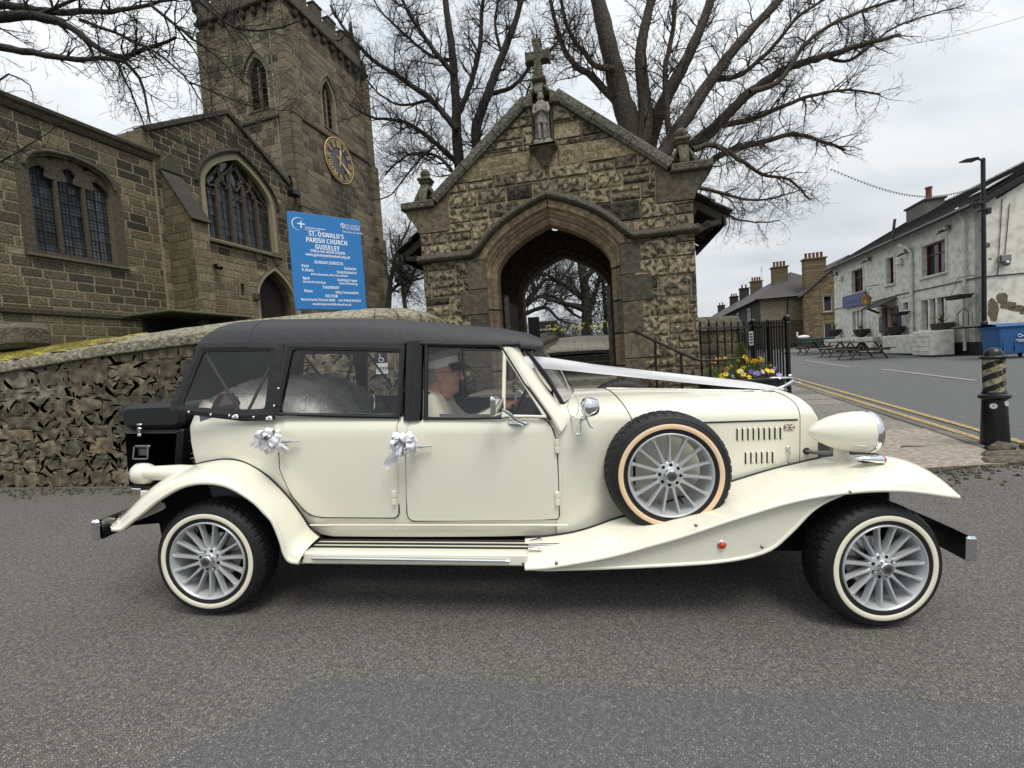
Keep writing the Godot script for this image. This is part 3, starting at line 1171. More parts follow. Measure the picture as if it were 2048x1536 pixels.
		obj("wing_welt",g,M.black,c)
		if s > 0:
			var tm:=TextMesh.new()
			tm.text="La  Mia"
			tm.font=SystemFont.new()
			tm.font.font_names=PackedStringArray(["Droid Serif"])
			tm.font_size=16
			tm.pixel_size=0.0024
			tm.depth=0.001
			obj("wing_lettering",tm,M.steel,rw,Transform3D(Basis(Vector3(0,0,1),0.72)*Basis(Vector3.RIGHT,-0.5),Vector3(-0.45,0.565,0.835)))
	for s in [1.0,-1.0]:
		var rb:=part("running_board",c)
		g=Geo.new()
		g.bx(Vector3(1.125,0.342,0.715*s),Vector3(1.22,0.066,0.19),0.010)
		obj("board",g,M.cream,rb)
		for k in 3:
			g=Geo.new()
			var zz:=0.655+0.045*k
			var xe: float=[1.80,1.90,1.80][k]
			g.tube([Vector3(0.55,0.3795,zz*s),Vector3(1.2,0.3795,zz*s),Vector3(1.735,0.379,zz*s),Vector3(xe,0.372+0.012*(2 - k),zz*s)],0.0055,6)
			obj("rubber_strip",g,M.black,rb)
			g=Geo.new()
			g.tube([Vector3(1.735,0.3795,(zz+0.006)*s),Vector3(xe+0.01,0.373+0.012*(2 - k),(zz+0.006)*s)],0.004,6)
			obj("strip_trim",g,M.chrome,rb)
		g=Geo.new()
		g.tube([Vector3(0.60,0.347,0.808*s),Vector3(0.62,0.349,0.812*s),Vector3(1.62,0.345,0.812*s),Vector3(1.64,0.343,0.808*s)],0.017,12,true,0.5)
		obj("kick_rail",g,M.chrome,rb)
		for q in [0.535,1.71]:
			g=Geo.new()
			g.ball(Vector3(q,0.328,0.811*s),Vector3(0.008,0.008,0.006),10,6)
			obj("board_bolt",g,M.steel,rb)
	g=Geo.new()
	g.bx(Vector3(1.7,0.30,0),Vector3(3.4,0.10,0.9))
	g.bx(Vector3(0.0,0.315,0),Vector3(0.12,0.12,1.3)); g.bx(Vector3(3.475,0.30,0),Vector3(0.12,0.08,1.3))
	g.bx(Vector3(3.4,0.55,0),Vector3(0.9,0.4,0.6))
	g.bx(Vector3(-0.15,0.52,0),Vector3(0.7,0.28,0.95))
	obj("chassis",g,M.void,c)
	car_top(c)
	car_fittings(c)
func flag_badge(c: Node3D,xf: Transform3D) -> void:
	var b:=part("flag_badge",c,xf)
	var g:=Geo.new()
	var w:=0.031
	var h:=0.017
	var white:=mat(Color(0.92,0.92,0.90),0.3)
	var red:=mat(Color(0.55,0.07,0.10),0.3)
	var blue:=mat(Color(0.07,0.08,0.22),0.3)
	var poly:=PackedVector2Array([Vector2(-w*1.1,0),Vector2(-w,h*0.3),Vector2(-w*0.92,h*0.8),Vector2(-w*0.5,h),Vector2(0,h*0.85),Vector2(w*0.5,h),Vector2(w*0.92,h*0.8),Vector2(w,h*0.3),Vector2(w*1.1,0),Vector2(w,-h*0.3),Vector2(w*0.92,-h*0.8),Vector2(w*0.5,-h),Vector2(0,-h*0.85),Vector2(-w*0.5,-h),Vector2(-w*0.92,-h*0.8),Vector2(-w,-h*0.3)])
	g.prism(poly,0,0.003)
	obj("badge_field",g,blue,b)
	g=Geo.new()
	for a in [0.5,-0.5]:
		g.bx(Vector3(0,0,0.0034),Vector3(0.058,0.0062,0.001),0,Vector3(0,0,a))
	g.bx(Vector3(0,0,0.0038),Vector3(0.064,0.0095,0.001)); g.bx(Vector3(0,0,0.0038),Vector3(0.0095,0.028,0.001))
	obj("badge_white",g,white,b)
	g=Geo.new()
	g.bx(Vector3(0,0,0.0046),Vector3(0.064,0.005,0.001)); g.bx(Vector3(0,0,0.0046),Vector3(0.005,0.028,0.001))
	obj("badge_red",g,red,b)
func top_z(_x: float,y: float) -> float:
	return 0.652 - (y - 1.06)*0.235
func car_top(c: Node3D) -> void:
	var g:=Geo.new()
	var edge:=0
	var edge_y:=[[-0.215,1.435],[-0.19,1.475],[-0.12,1.488],[0.32,1.492],[1.0,1.478],[1.55,1.462],[1.72,1.452],[1.83,1.445]]
	var crown_y:=[[-0.215,1.47],[-0.205,1.53],[-0.18,1.59],[-0.12,1.64],[-0.02,1.657],[0.3,1.662],[0.7,1.655],[1.2,1.612],[1.55,1.572],[1.75,1.53],[1.83,1.49]]
	var rows:=[]
	for i in 61:
		var x:=lerpf(-0.215,1.83,pow(i/60.0,1.35))
		var ey:=smooth_at(edge_y,x)
		var cy:=smooth_at(crown_y,x)
		var ww:=0.553 - 0.03*clampf((x - 1.5)/0.3,0,1)
		var sag:=0.007*sin(PI*clampf((x - 0.3)/0.62,0,1))+0.006*sin(PI*clampf((x - 0.92)/0.7,0,1))
		var row:=PackedVector3Array()
		for k in 33:
			var t:=-1.0+k/16.0
			var y:=ey+(cy - ey)*pow(maxf(0.0,1.0 - pow(absf(t),3.4)),1.0/2.2)
			y-=sag*(1.0 - absf(t))
			y+=0.003*nz.get_noise_2d(x*6.0,t*5.0)
			var xx:=x
			row.append(Vector3(xx,y,ww*t+signf(t)*0.02*sin(PI*absf(t))))
		row.insert(0,Vector3(x,ey - 0.022,-ww+0.006))
		row.append(Vector3(x,ey - 0.022,ww - 0.006))
		rows.append(row)
	g.grid(rows)
	var lip:=PackedVector3Array()
	for p in rows[60]:
		lip.append(p+Vector3(-0.025,-0.03,0))
	g.grid([rows[60],lip])
	obj("soft_top",g,M.hood,c)
	g=Geo.new()
	var sm:=[]
	for k in 33:
		sm.append(rows[16][k+1]+Vector3(0.01*sin(k*0.3),0.001,0))
	g.tube(sm,0.003,6)
	obj("canvas_seam",g,M.hood,c)
	rows=[]
	for k in 13:
		var t:=k/12.0
		var y:=lerpf(1.16,1.468,t)
		var row:=PackedVector3Array()
		for q in 21:
			var zz:=-1.0+q/10.0
			var bow:=0.07*(1.0 - pow(absf(zz),2.5))
			row.append(Vector3(lerpf(-0.262,-0.205,minf(1.0,t*1.25)) - bow*(1.0 - 0.6*t),y,zz*(top_z(0,minf(y,1.49)) - 0.004)))
		rows.append(row)
	g=Geo.new()
	g.grid(rows)
	obj("hood_back",g,M.hood_black,c)
	for s in [1.0,-1.0]:
		var side:=part("side_curtain",c)
		var outer:=soften(PackedVector2Array([Vector2(-0.17,1.501),Vector2(0.082,1.501),Vector2(0.342,1.484),Vector2(0.335,1.274),Vector2(0.324,1.058),Vector2(0.148,1.054),Vector2(-0.031,1.076),Vector2(-0.291,1.112),Vector2(-0.303,1.158),Vector2(-0.264,1.247)]),0.01,3)
		var innr:=soften(PackedVector2Array([Vector2(-0.139,1.452),Vector2(0.068,1.45),Vector2(0.269,1.443),Vector2(0.27,1.276),Vector2(0.265,1.122),Vector2(0.151,1.119),Vector2(-0.028,1.126),Vector2(-0.209,1.14),Vector2(-0.227,1.157),Vector2(-0.196,1.255)]),0.02,3)
		g=ring(outer,innr,func(x,y): return top_z(x,y)+0.004+0.003*nz.get_noise_2d(x*20,y*20),0.012,s,0.006)
		obj("curtain_surround",g,M.hood_black,side)
		obj("curtain_window",flat_pane(innr,top_z,s,-0.002),M.glass,side)
		if s > 0:
			for q in [Vector2(-0.177,1.111),Vector2(-0.044,1.095),Vector2(0.067,1.088),Vector2(0.21,1.078),Vector2(0.324,1.138),Vector2(0.34,1.233)]:
				g=Geo.new()
				g.ball(Vector3(q.x,q.y,top_z(q.x,q.y)+0.012),Vector3(0.0075,0.0075,0.006),12,8)
				obj("snap_stud",g,M.chrome,side)
			for q in [Vector2(0.108,1.085),Vector2(0.306,1.074)]:
				g=Geo.new()
				var o:=Vector3(q.x,q.y,top_z(q.x,q.y)+0.016)
				g.ball(o,Vector3(0.017,0.012,0.010),14,8)
				g.ball(o+Vector3(-0.012,-0.004,0.004),Vector3(0.009,0.009,0.009),12,8)
				g.ball(o+Vector3(0.013,-0.005,0.004),Vector3(0.008,0.009,0.008),12,8)
				obj("turn_button",g,M.chrome,side)
		outer=soften(PackedVector2Array([Vector2(0.345,1.489),Vector2(0.754,1.474),Vector2(1.056,1.462),Vector2(1.049,1.262),Vector2(1.042,1.058),Vector2(0.738,1.067),Vector2(0.322,1.084),Vector2(0.332,1.28)]),0.005,3)
		innr=soften(PackedVector2Array([Vector2(0.396,1.454),Vector2(0.753,1.441),Vector2(1.023,1.426),Vector2(1.023,1.262),Vector2(1.02,1.078),Vector2(0.738,1.085),Vector2(0.35,1.1),Vector2(0.373,1.279)]),0.018,3)
		var rwn:=part("rear_door_window",c)
		g=ring(outer,innr,func(x,y): return top_z(x,y)+0.002,0.03,s,0.004)
		obj("window_frame",g,M.black_gloss,rwn)
		obj("window_pane",flat_pane(innr,top_z,s,-0.008),M.glass_tint,rwn)
		if s > 0:
			for q in [Vector2(0.477,1.19),Vector2(0.472,1.1),Vector2(0.85,1.172),Vector2(0.847,1.087)]:
				pass
			for xx in [0.47,0.875]:
				g=Geo.new()
				g.tube([Vector3(xx,1.105,0.60),Vector3(xx,1.11,0.585),Vector3(xx+0.002,1.175,0.58),Vector3(xx+0.002,1.18,0.595)],0.004,6)
				obj("window_catch",g,M.chrome,rwn)
		g=Geo.new()
		var pr:=[]
		for k in 7:
			var y:=lerpf(1.048,1.485,k/6.0)
			var row:=PackedVector3Array()
			for q in 9:
				var a:=PI*q/8.0
				row.append(Vector3(1.11 - 0.054*cos(a) - (y - 1.05)*0.01,y,(top_z(0,y) - 0.015+0.030*sin(a))*s))
			pr.append(row)
		g.grid(pr)
		obj("door_pillar",g,M.black_gloss,c)
		var fw:=part("front_door_window",c)
		g=Geo.new()
		var hd:=[]
		for q in [Vector2(1.05,1.471),Vector2(1.315,1.459),Vector2(1.593,1.45),Vector2(1.704,1.453)]:
			hd.append(Vector3(q.x,q.y,(top_z(q.x,q.y) - 0.006)*s))
		g.tube(hd,0.016,8)
		obj("window_header",g,M.black,fw)
		g=Geo.new()
		g.tube([Vector3(1.185,1.05,(top_z(0,1.05) - 0.004)*s),Vector3(1.175,1.46,(top_z(0,1.46) - 0.004)*s)],0.012,8)
		g.tube([Vector3(1.17,1.056,(top_z(0,1.05) - 0.002)*s),Vector3(1.60,1.054,(top_z(0,1.05) - 0.002)*s)],0.007,8)
		obj("window_seal",g,M.black,fw)
		var pane:=PackedVector2Array([Vector2(1.176,1.448),Vector2(1.611,1.427),Vector2(1.603,1.056),Vector2(1.162,1.067)])
		obj("window_pane",flat_pane(pane,top_z,s,-0.006),M.glass_tint,fw)
		var vent:=PackedVector2Array([Vector2(1.627,1.416),Vector2(1.828,1.062),Vector2(1.62,1.065)])
		obj("quarter_light_pane",flat_pane(vent,top_z,s,-0.004),M.glass_tint,fw)
		var beamz:=func(q: Vector2,d:=0.0) -> Vector3: return Vector3(q.x,q.y,(top_z(q.x,q.y)+d)*s)
		g=Geo.new()
		var fr:=[Vector2(1.618,1.43),Vector2(1.61,1.056),Vector2(1.608,1.424),Vector2(1.839,1.056),Vector2(1.612,1.067),Vector2(1.845,1.059)]
		for k in 3:
			g.beam(beamz.call(fr[k*2]),beamz.call(fr[k*2+1]),0.020 if k < 2 else 0.014,0.016,Vector3(0,0,1),0.004)
		obj("quarter_light_frame",g,M.cream,fw)
		g=Geo.new()
		var ru:=[Vector2(1.584,1.449),Vector2(1.611,1.422),Vector2(1.728,1.234),Vector2(1.864,1.042)]
		var rt:=[]
		for q in ru:
			rt.append(beamz.call(q,0.002))
		g.tube(rt,0.0085,8)
		obj("pillar_rubber",g,M.black,c)
		var pa:=[Vector2(1.593,1.449),Vector2(1.622,1.416),Vector2(1.728,1.25),Vector2(1.808,1.139),Vector2(1.872,1.045),Vector2(1.914,0.973)]
		var pb:=[Vector2(1.7,1.467),Vector2(1.705,1.416),Vector2(1.771,1.313),Vector2(1.859,1.183),Vector2(1.915,1.12),Vector2(1.976,1.059)]
		rows=[]
		for k in 6:
			var a: Vector3=beamz.call(pa[k],0.002)
			var b:=Vector3(pb[k].x,pb[k].y,0.50*s)
			var row:=PackedVector3Array()
			row.append(a+Vector3(-0.01,-0.01,-0.03*s))
			for q in 8:
				var t:=q/7.0
				var m:=a.lerp(b,t)
				m+=Vector3(0.012,0.010,0.02*s)*sin(PI*t)
				row.append(m)
			row.append(b+Vector3(-0.02,-0.01,-0.03*s))
			rows.append(row)
		var fine:=[]
		for q in rows[0].size():
			var ln:=[]
			for k in 6:
				ln.append(rows[k][q])
			fine.append(resample(ln,24))
		g=Geo.new()
		g.grid(fine)
		obj("screen_pillar",g,M.cream,c)
	rows=[]
	var rim:=[[],[]]
	for k in 25:
		var zz:=-0.5+k/24.0
		var bow:=0.10*(1.0 - pow(absf(zz)/0.5,2.4))
		var a:=Vector3(1.940+bow,1.105+0.045*(1.0 - pow(absf(zz)/0.5,2.0)),zz)
		var b:=Vector3(1.705+bow,1.455+0.012*(1.0 - pow(absf(zz)/0.5,2.0)),zz)
		rows.append(PackedVector3Array([a,a.lerp(b,0.5)+Vector3(0.012,0.008,0),b]))
		rim[0].append(a)
		rim[1].append(b)
	g=Geo.new()
	g.grid(rows)
	obj("windscreen",g,M.glass_tint,c)
	g=Geo.new()
	var loop: Array=rim[0].duplicate()
	g.tube(loop,0.011,8)
	g.tube(rim[1],0.012,8)
	g.tube([rim[0][0],rows[0][1],rim[1][0]],0.012,8)
	g.tube([rim[0][24],rows[24][1],rim[1][24]],0.012,8)
	obj("windscreen_rubber",g,M.black,c)
	g=Geo.new()
	rows=[]
	for k in 25:
		rows.append(PackedVector3Array([rim[1][k]+Vector3(-0.09,0.02,0),rim[1][k]+Vector3(-0.03,0.022,0),rim[1][k]+Vector3(0.004,0.006,0),rim[1][k]+Vector3(0,-0.008,0)]))
	g.grid(rows)
	obj("header_rail",g,M.cream,c)
	g=Geo.new()
	g.bx(Vector3(1.74,1.37,0.02),Vector3(0.02,0.05,0.19),0.008)
	g.tube([Vector3(1.74,1.39,0.02),Vector3(1.80,1.45,0.02)],0.005,6)
	obj("inside_mirror",g,M.black,c)
	for s in [1.0,-1.0]:
		g=Geo.new()
		for q in [[-0.16,1.47,0.105,1.08],[0.31,1.47,0.125,1.08]]:
			g.beam(Vector3(q[0],q[1],0.545*s),Vector3(q[2],q[3],0.60*s),0.017,0.008,Vector3(0,0,1),0.002)
		obj("hood_iron",g,M.black,c)
		g=Geo.new()
		for q in [[0.40,1.47,0.60,1.17],[0.82,1.47,0.615,1.17]]:
			g.beam(Vector3(q[0],q[1],0.50*s),Vector3(q[2],q[3],0.53*s),0.015,0.008,Vector3(0,0,1),0.002)
		if s < 0:
			obj("hood_iron",g,M.black,c)
	g=Geo.new()
	g.bx(Vector3(0.85,0.44,0),Vector3(2.1,0.02,1.14))
	obj("floor",g,M.void,c)
	for s in [1.0,-1.0]:
		var seat:=part("front_seat",c)
		g=Geo.new()
		g.bx(Vector3(1.28,0.66,0.29*s),Vector3(0.46,0.16,0.46),0.05)
		obj("seat_cushion",g,M.leather,seat)
		g=Geo.new()
		g.bx(Vector3(1.03,0.93,0.29*s),Vector3(0.14,0.52,0.46),0.055,Vector3(0,0,0.16))
		obj("seat_back",g,M.leather,seat)
	g=Geo.new()
	g.bx(Vector3(0.25,0.66,0),Vector3(0.55,0.20,1.08),0.06)
	g.bx(Vector3(-0.08,0.95,0),Vector3(0.18,0.5,1.08),0.07,Vector3(0,0,0.12))
	obj("rear_bench",g,M.leather,c)
	g=Geo.new()
	g.bx(Vector3(1.84,1.0,0),Vector3(0.12,0.2,1.08),0.04)
	obj("dashboard",g,M.black,c)
	g=Geo.new()
	var sw:=Transform3D(Basis(Vector3(0,0,1),1.05),Vector3(1.64,1.03,0.33))
	var tor:=[]
	for k in 37:
		var a:=TAU*k/36
		tor.append(sw*Vector3(0.185*cos(a),0,0.185*sin(a)))
	g.tube(tor,0.012,8,false)
	for k in 3:
		var a:=TAU*k/3+0.4
		g.tube([sw*Vector3.ZERO,sw*Vector3(0.185*cos(a),0,0.185*sin(a))],0.007,6)
	g.tube([sw*Vector3.ZERO,sw*Vector3(0,-0.25,0)],0.02,8)
	obj("steering_wheel",g,M.black,c)
func car_fittings(c: Node3D) -> void:
	var g:=Geo.new()
	var along:=func(p: Vector3,yaw:=0.0) -> Transform3D:
		return Transform3D(Basis(Vector3.UP,yaw)*Basis(Vector3(0,0,1),-PI/2),p)
	for s in [1.0,-1.0]:
		var hl:=part("headlamp",c)
		var at:=Vector3(3.478,0.944,0.54*s)
		var xf: Transform3D=along.call(at,-0.05*s)
		g=Geo.new()
		g.lathe([Vector2(0.0,-0.222),Vector2(0.010,-0.219),Vector2(0.030,-0.205),Vector2(0.055,-0.172),Vector2(0.080,-0.122),Vector2(0.099,-0.062),Vector2(0.108,0.0),Vector2(0.109,0.04),Vector2(0.107,0.062)],40,xf)
		obj("lamp_shell",g,M.cream,hl)
		g=Geo.new()
		g.lathe([Vector2(0.108,0.06),Vector2(0.1125,0.064),Vector2(0.1125,0.078),Vector2(0.106,0.092),Vector2(0.098,0.099),Vector2(0.092,0.096)],40,xf)
		obj("lamp_rim",g,M.chrome,hl)
		g=Geo.new()
		g.lathe([Vector2(0.093,0.094),Vector2(0.07,0.106),Vector2(0.035,0.114),Vector2(0,0.117)],32,xf)
		obj("lamp_lens",g,M.glass_tint,hl)
		g=Geo.new()
		g.lathe([Vector2(0.09,0.09),Vector2(0.06,0.02),Vector2(0.02,-0.03),Vector2(0,-0.03)],32,xf)
		obj("lamp_reflector",g,M.chrome,hl)
		g=Geo.new()
		g.lathe([Vector2(0.052,-0.17),Vector2(0.038,-0.135),Vector2(0.03,-0.08),Vector2(0.034,-0.04)],20,Transform3D(Basis(Vector3(0,0,1),0.25)*Basis.from_scale(Vector3(1.2,1,0.7)),at+Vector3(-0.045,-0.03,-0.06*s)))
		obj("lamp_stalk",g,M.cream,hl)
		g=Geo.new()
		g.tube(resample([Vector3(3.352,0.80,0.345*s),Vector3(3.385,0.802,0.40*s),Vector3(3.42,0.82,0.46*s),Vector3(3.40,0.87,0.49*s)],14),0.0105,10)
		obj("lamp_conduit",g,M.steel,hl)
		g=Geo.new()
		g.lathe([Vector2(0.012,0),Vector2(0.02,0.002),Vector2(0.02,0.010),Vector2(0.012,0.012)],16,Transform3D(Basis(Vector3.RIGHT,PI/2),Vector3(3.352,0.80,0.338*s)))
		obj("conduit_grommet",g,M.black,hl)
		var ind:=part("wing_indicator",c)
		xf=Transform3D((Basis(Vector3(0,0,1),-PI/2 - 0.05))*Basis.from_scale(Vector3(0.75,1,1)),Vector3(3.50,0.818,0.64*s))
		g=Geo.new()
		g.lathe([Vector2(0.0,-0.078),Vector2(0.010,-0.07),Vector2(0.020,-0.045),Vector2(0.027,-0.01),Vector2(0.030,0.03),Vector2(0.030,0.052),Vector2(0.027,0.056)],24,xf)
		obj("indicator_body",g,M.chrome,ind)
		g=Geo.new()
		g.lathe([Vector2(0.028,0.055),Vector2(0.026,0.063),Vector2(0.014,0.069),Vector2(0,0.07)],24,xf)
		obj("indicator_lens",g,M.red_lens,ind)
		g=Geo.new()
		g.bx(Vector3(3.50,0.806,0.64*s),Vector3(0.10,0.012,0.045),0.005)
		obj("indicator_foot",g,M.black,ind)
		var hn:=part("horn",c)
		xf=along.call(Vector3(3.46,0.875,0.20*s))
		g=Geo.new()
		g.lathe([Vector2(0.010,-0.12),Vector2(0.012,0.0),Vector2(0.02,0.03),Vector2(0.04,0.055),Vector2(0.062,0.07),Vector2(0.066,0.068),Vector2(0.06,0.062)],28,xf)
		obj("horn_trumpet",g,M.chrome,hn)
		g=Geo.new()
		g.tube([Vector3(3.41,0.855,0.12*s),Vector3(3.43,0.855,0.26*s)],0.009,8)
		obj("horn_bracket",g,M.chrome,hn)
	var spot:=part("spot_lamp",c)
	g=Geo.new()
	var sx:=Transform3D(Basis(Vector3.UP,0.35)*Basis(Vector3(0,0,1),PI/2),Vector3(2.06,1.112,0.70))
	g.lathe([Vector2(0.0,-0.055),Vector2(0.025,-0.053),Vector2(0.043,-0.042),Vector2(0.0505,-0.018),Vector2(0.0525,0.004),Vector2(0.0525,0.012),Vector2(0.046,0.022),Vector2(0.03,0.034),Vector2(0,0.04)],32,sx)
	obj("spot_shell",g,M.chrome,spot)
	g=Geo.new()
	var lp:=[]
	for k in 25:
		var a:=TAU*k/24
		lp.append(Vector3(1.985+0.03*cos(a),1.112+0.055*sin(a),0.655 - 0.01*cos(a)))
	g.tube(lp,0.0022,6,false)
	obj("spot_hoop",g,M.chrome,spot)
	g=Geo.new()
	g.tube(resample([Vector3(2.035,1.06,0.69),Vector3(2.02,1.045,0.68),Vector3(2.018,1.0,0.675),Vector3(2.015,0.96,0.68)],16),0.007,8)
	g.ball(Vector3(2.003,0.965,0.682),Vector3(0.011,0.011,0.011),12,8)
	g.ball(Vector3(2.04,1.052,0.685),Vector3(0.02,0.012,0.016),12,8)
	g.tube([Vector3(2.05,1.05,0.68),Vector3(2.07,1.01,0.68),Vector3(2.085,1.0,0.68)],0.006,8)
	g.tube([Vector3(2.03,1.04,0.69),Vector3(1.99,1.04,0.64),Vector3(1.97,1.05,0.58)],0.006,8)
	for k in 9:
		g.ball(Vector3(2.016,1.03 - 0.007*k,0.677),Vector3(0.0088,0.0028,0.0088),10,6)
	obj("spot_handle",g,M.chrome,spot)
	for s in [1.0,-1.0]:
		var mr:=part("door_mirror",c)
		g=Geo.new()
		g.lathe([Vector2(0,0),Vector2(0.055,0.002),Vector2(0.058,0.008),Vector2(0.04,0.016),Vector2(0.0,0.018)],28,Transform3D(Basis(Vector3.RIGHT,PI/2)*Basis.from_scale(Vector3(1,1,0.38)),Vector3(1.69,1.022,0.645)) if s > 0 else Transform3D(Basis(Vector3.RIGHT,-PI/2)*Basis.from_scale(Vector3(1,1,0.38)),Vector3(1.69,1.022,-0.645)))
		obj("mirror_foot",g,M.chrome,mr)
		g=Geo.new()
		var arm:=[Vector3(1.715,1.028,0.665*s),Vector3(1.675,1.05,0.70*s),Vector3(1.645,1.09,0.735*s),Vector3(1.60,1.12,0.76*s)]
		g.tube(resample(arm,14),[0.016,0.015,0.0145,0.014,0.0135,0.013,0.012,0.0115,0.011,0.010,0.009,0.008,0.008,0.008],10)
		obj("mirror_arm",g,M.chrome,mr)
		g=Geo.new()
		var hx:=Transform3D(Basis(Vector3.UP,(-0.42 if s > 0 else 0.42)),Vector3(1.585,1.135,0.775*s))
		var q:=soften(PackedVector2Array([Vector2(-0.055,-0.052),Vector2(0.055,-0.046),Vector2(0.055,0.046),Vector2(-0.055,0.052)]),0.02,4)
		g.prism(q,-0.002,0.022,hx*Transform3D(Basis(Vector3.UP,PI/2),Vector3.ZERO),0.014,true)
		obj("mirror_head",g,M.chrome,mr)
		g=Geo.new()
		g.prism(Geo.inset(q,-0.004) if false else q,-0.003,-0.002,hx*Transform3D(Basis(Vector3.UP,PI/2).scaled(Vector3.ONE*0.9),Vector3.ZERO),0.0,true)
		obj("mirror_glass",g,M.chrome,mr)
	for q in [Vector3(0.42,0.938,0),Vector3(1.165,0.908,0)]:
		var z:=body_z(q.x,q.y)
		var h:=part("door_handle",c)
		g=Geo.new()
		g.tube([Vector3(q.x - 0.045,q.y - 0.004,z+0.005),Vector3(q.x - 0.045,q.y - 0.004,z+0.035),Vector3(q.x - 0.03,q.y,z+0.042),Vector3(q.x+0.06,q.y+0.008,z+0.036)],[0.013,0.012,0.011,0.005],10)
		obj("handle_lever",g,M.chrome,h)
		g=Geo.new()
		g.bx(Vector3(q.x - 0.045,q.y - 0.004,z+0.008),Vector3(0.05,0.03,0.012),0.006)
		obj("handle_plate",g,M.chrome,h)
	for q in [Vector2(1.003,0.895),Vector2(1.001,0.622),Vector2(1.9,0.899),Vector2(1.898,0.609)]:
		g=Geo.new()
		var z:=body_z(q.x,q.y)+0.012
		for k in 2:
			g.lathe([Vector2(0,-0.019),Vector2(0.012,-0.018),Vector2(0.0135,-0.014),Vector2(0.0135,0.014),Vector2(0.012,0.018),Vector2(0,0.019)],14,Transform3D(Basis(),Vector3(q.x - 0.004,q.y+0.019 - 0.039*k,z)))
		obj("door_hinge",g,M.cream,c)
	var bf:=part("front_bumper",c)
	g=Geo.new()
	var rows:=[]
	for k in 29:
		var zz:=lerpf(-0.70,0.70,k/28.0)
		var x:=3.965 - 0.03*pow(absf(zz)/0.7,3.0)
		rows.append(PackedVector3Array([Vector3(x - 0.012,0.315,zz),Vector3(x,0.317,zz),Vector3(x+0.008,0.35,zz),Vector3(x+0.008,0.41,zz),Vector3(x,0.443,zz),Vector3(x - 0.012,0.445,zz),Vector3(x - 0.012,0.315,zz)]))
	g.grid(rows)
	obj("bumper_blade",g,M.steel,bf)
	g=Geo.new()
	g.bx(Vector3(3.935,0.38,0.712),Vector3(0.052,0.132,0.03),0.012)
	obj("bumper_end",g,M.chrome,bf)
	g=Geo.new()
	for s in [1.0,-1.0]:
		g.beam(Vector3(3.5,0.36,0.30*s),Vector3(3.95,0.38,0.34*s),0.05,0.05)
	obj("bumper_iron",g,M.black,bf)
	var br:=part("rear_bumper",c)
	g=Geo.new()
	rows=[]
	for k in 29:
		var zz:=lerpf(-0.70,0.70,k/28.0)
		var x:=-0.735+0.025*pow(absf(zz)/0.7,3.0)
		rows.append(PackedVector3Array([Vector3(x+0.012,0.395,zz),Vector3(x,0.397,zz),Vector3(x - 0.008,0.42,zz),Vector3(x - 0.008,0.48,zz),Vector3(x,0.508,zz),Vector3(x+0.012,0.51,zz),Vector3(x+0.012,0.395,zz)]))
	g.grid(rows)
	obj("bumper_blade",g,M.steel,br)
	g=Geo.new()
	g.bx(Vector3(-0.722,0.452,0.712),Vector3(0.05,0.118,0.03),0.012)
	obj("bumper_end",g,M.chrome,br)
	g=Geo.new()
	g.beam(Vector3(-0.70,0.46,0.60),Vector3(-0.40,0.56,0.60),0.04,0.012,Vector3(0,0,1),0.006)
	g.beam(Vector3(-0.66,0.46,0.64),Vector3(-0.36,0.58,0.66),0.055,0.016,Vector3(0,0,1),0.008)
	obj("bumper_iron",g,M.cream,br)
	g=Geo.new()
	g.ball(Vector3(-0.625,0.475,0.655),Vector3(0.014,0.014,0.01),12,8)
	obj("bumper_bolt",g,M.chrome,br)
	var rl:=part("rear_lamp",c)
	g=Geo.new()
	var lx: Transform3D=along.call(Vector3(-0.42,0.772,0.70),-0.12)
	g.lathe([Vector2(0,-0.058),Vector2(0.035,-0.056),Vector2(0.05,-0.048),Vector2(0.058,-0.03),Vector2(0.0585,0.0),Vector2(0.054,0.026),Vector2(0.04,0.045),Vector2(0.02,0.055)],32,lx)
	obj("lamp_pod",g,M.cream,rl)
	g=Geo.new()
	g.lathe([Vector2(0.0595,-0.036),Vector2(0.061,-0.032),Vector2(0.0595,-0.028)],32,lx)
	obj("pod_ring",g,M.chrome,rl)
	g=Geo.new()
	g.tube([Vector3(-0.40,0.778,0.715),Vector3(-0.33,0.778,0.71),Vector3(-0.22,0.772,0.69),Vector3(-0.15,0.765,0.67)],[0.036,0.04,0.047,0.045],20)
	obj("pod_arm",g,M.cream,rl)
	g=Geo.new()
	g.lathe([Vector2(0.05,-0.05),Vector2(0.03,-0.062),Vector2(0,-0.066)],24,lx)
	obj("pod_lens",g,M.red_lens,rl)
	var nb:=part("plate_box",c)
	g=Geo.new()
	g.bx(Vector3(-0.60,0.545,0.30),Vector3(0.20,0.11,0.30),0.006)
	obj("box_shell",g,M.cream,nb)
	g=Geo.new()
	g.bx(Vector3(-0.705,0.57,0.40),Vector3(0.014,0.05,0.08),0.004)
	obj("box_lens",g,M.red_lens,nb)
	g=Geo.new()
	g.tube([Vector3(-0.76,0.605,0.43),Vector3(-0.70,0.605,0.43)],0.012,10)
	obj("box_lamp",g,M.chrome,nb)
	g=Geo.new()
	g.bx(Vector3(-0.55,0.606,0.445),Vector3(0.05,0.014,0.05),0.004)
	obj("box_lamp",g,M.chrome,nb)
	var tr:=part("luggage_trunk",c)
	var tp:=soften(PackedVector2Array([Vector2(-0.790,0.615),Vector2(-0.46,0.585),Vector2(-0.40,0.985),Vector2(-0.797,0.985)]),0.02,3)
	g=Geo.new()
	g.prism(tp,-0.45,0.45,Transform3D.IDENTITY,0.025,true)
	g.prism(tp,-0.452,-0.45,Transform3D.IDENTITY,0.0,true)
	obj("trunk_case",g,M.trunk,tr)
	g=Geo.new()
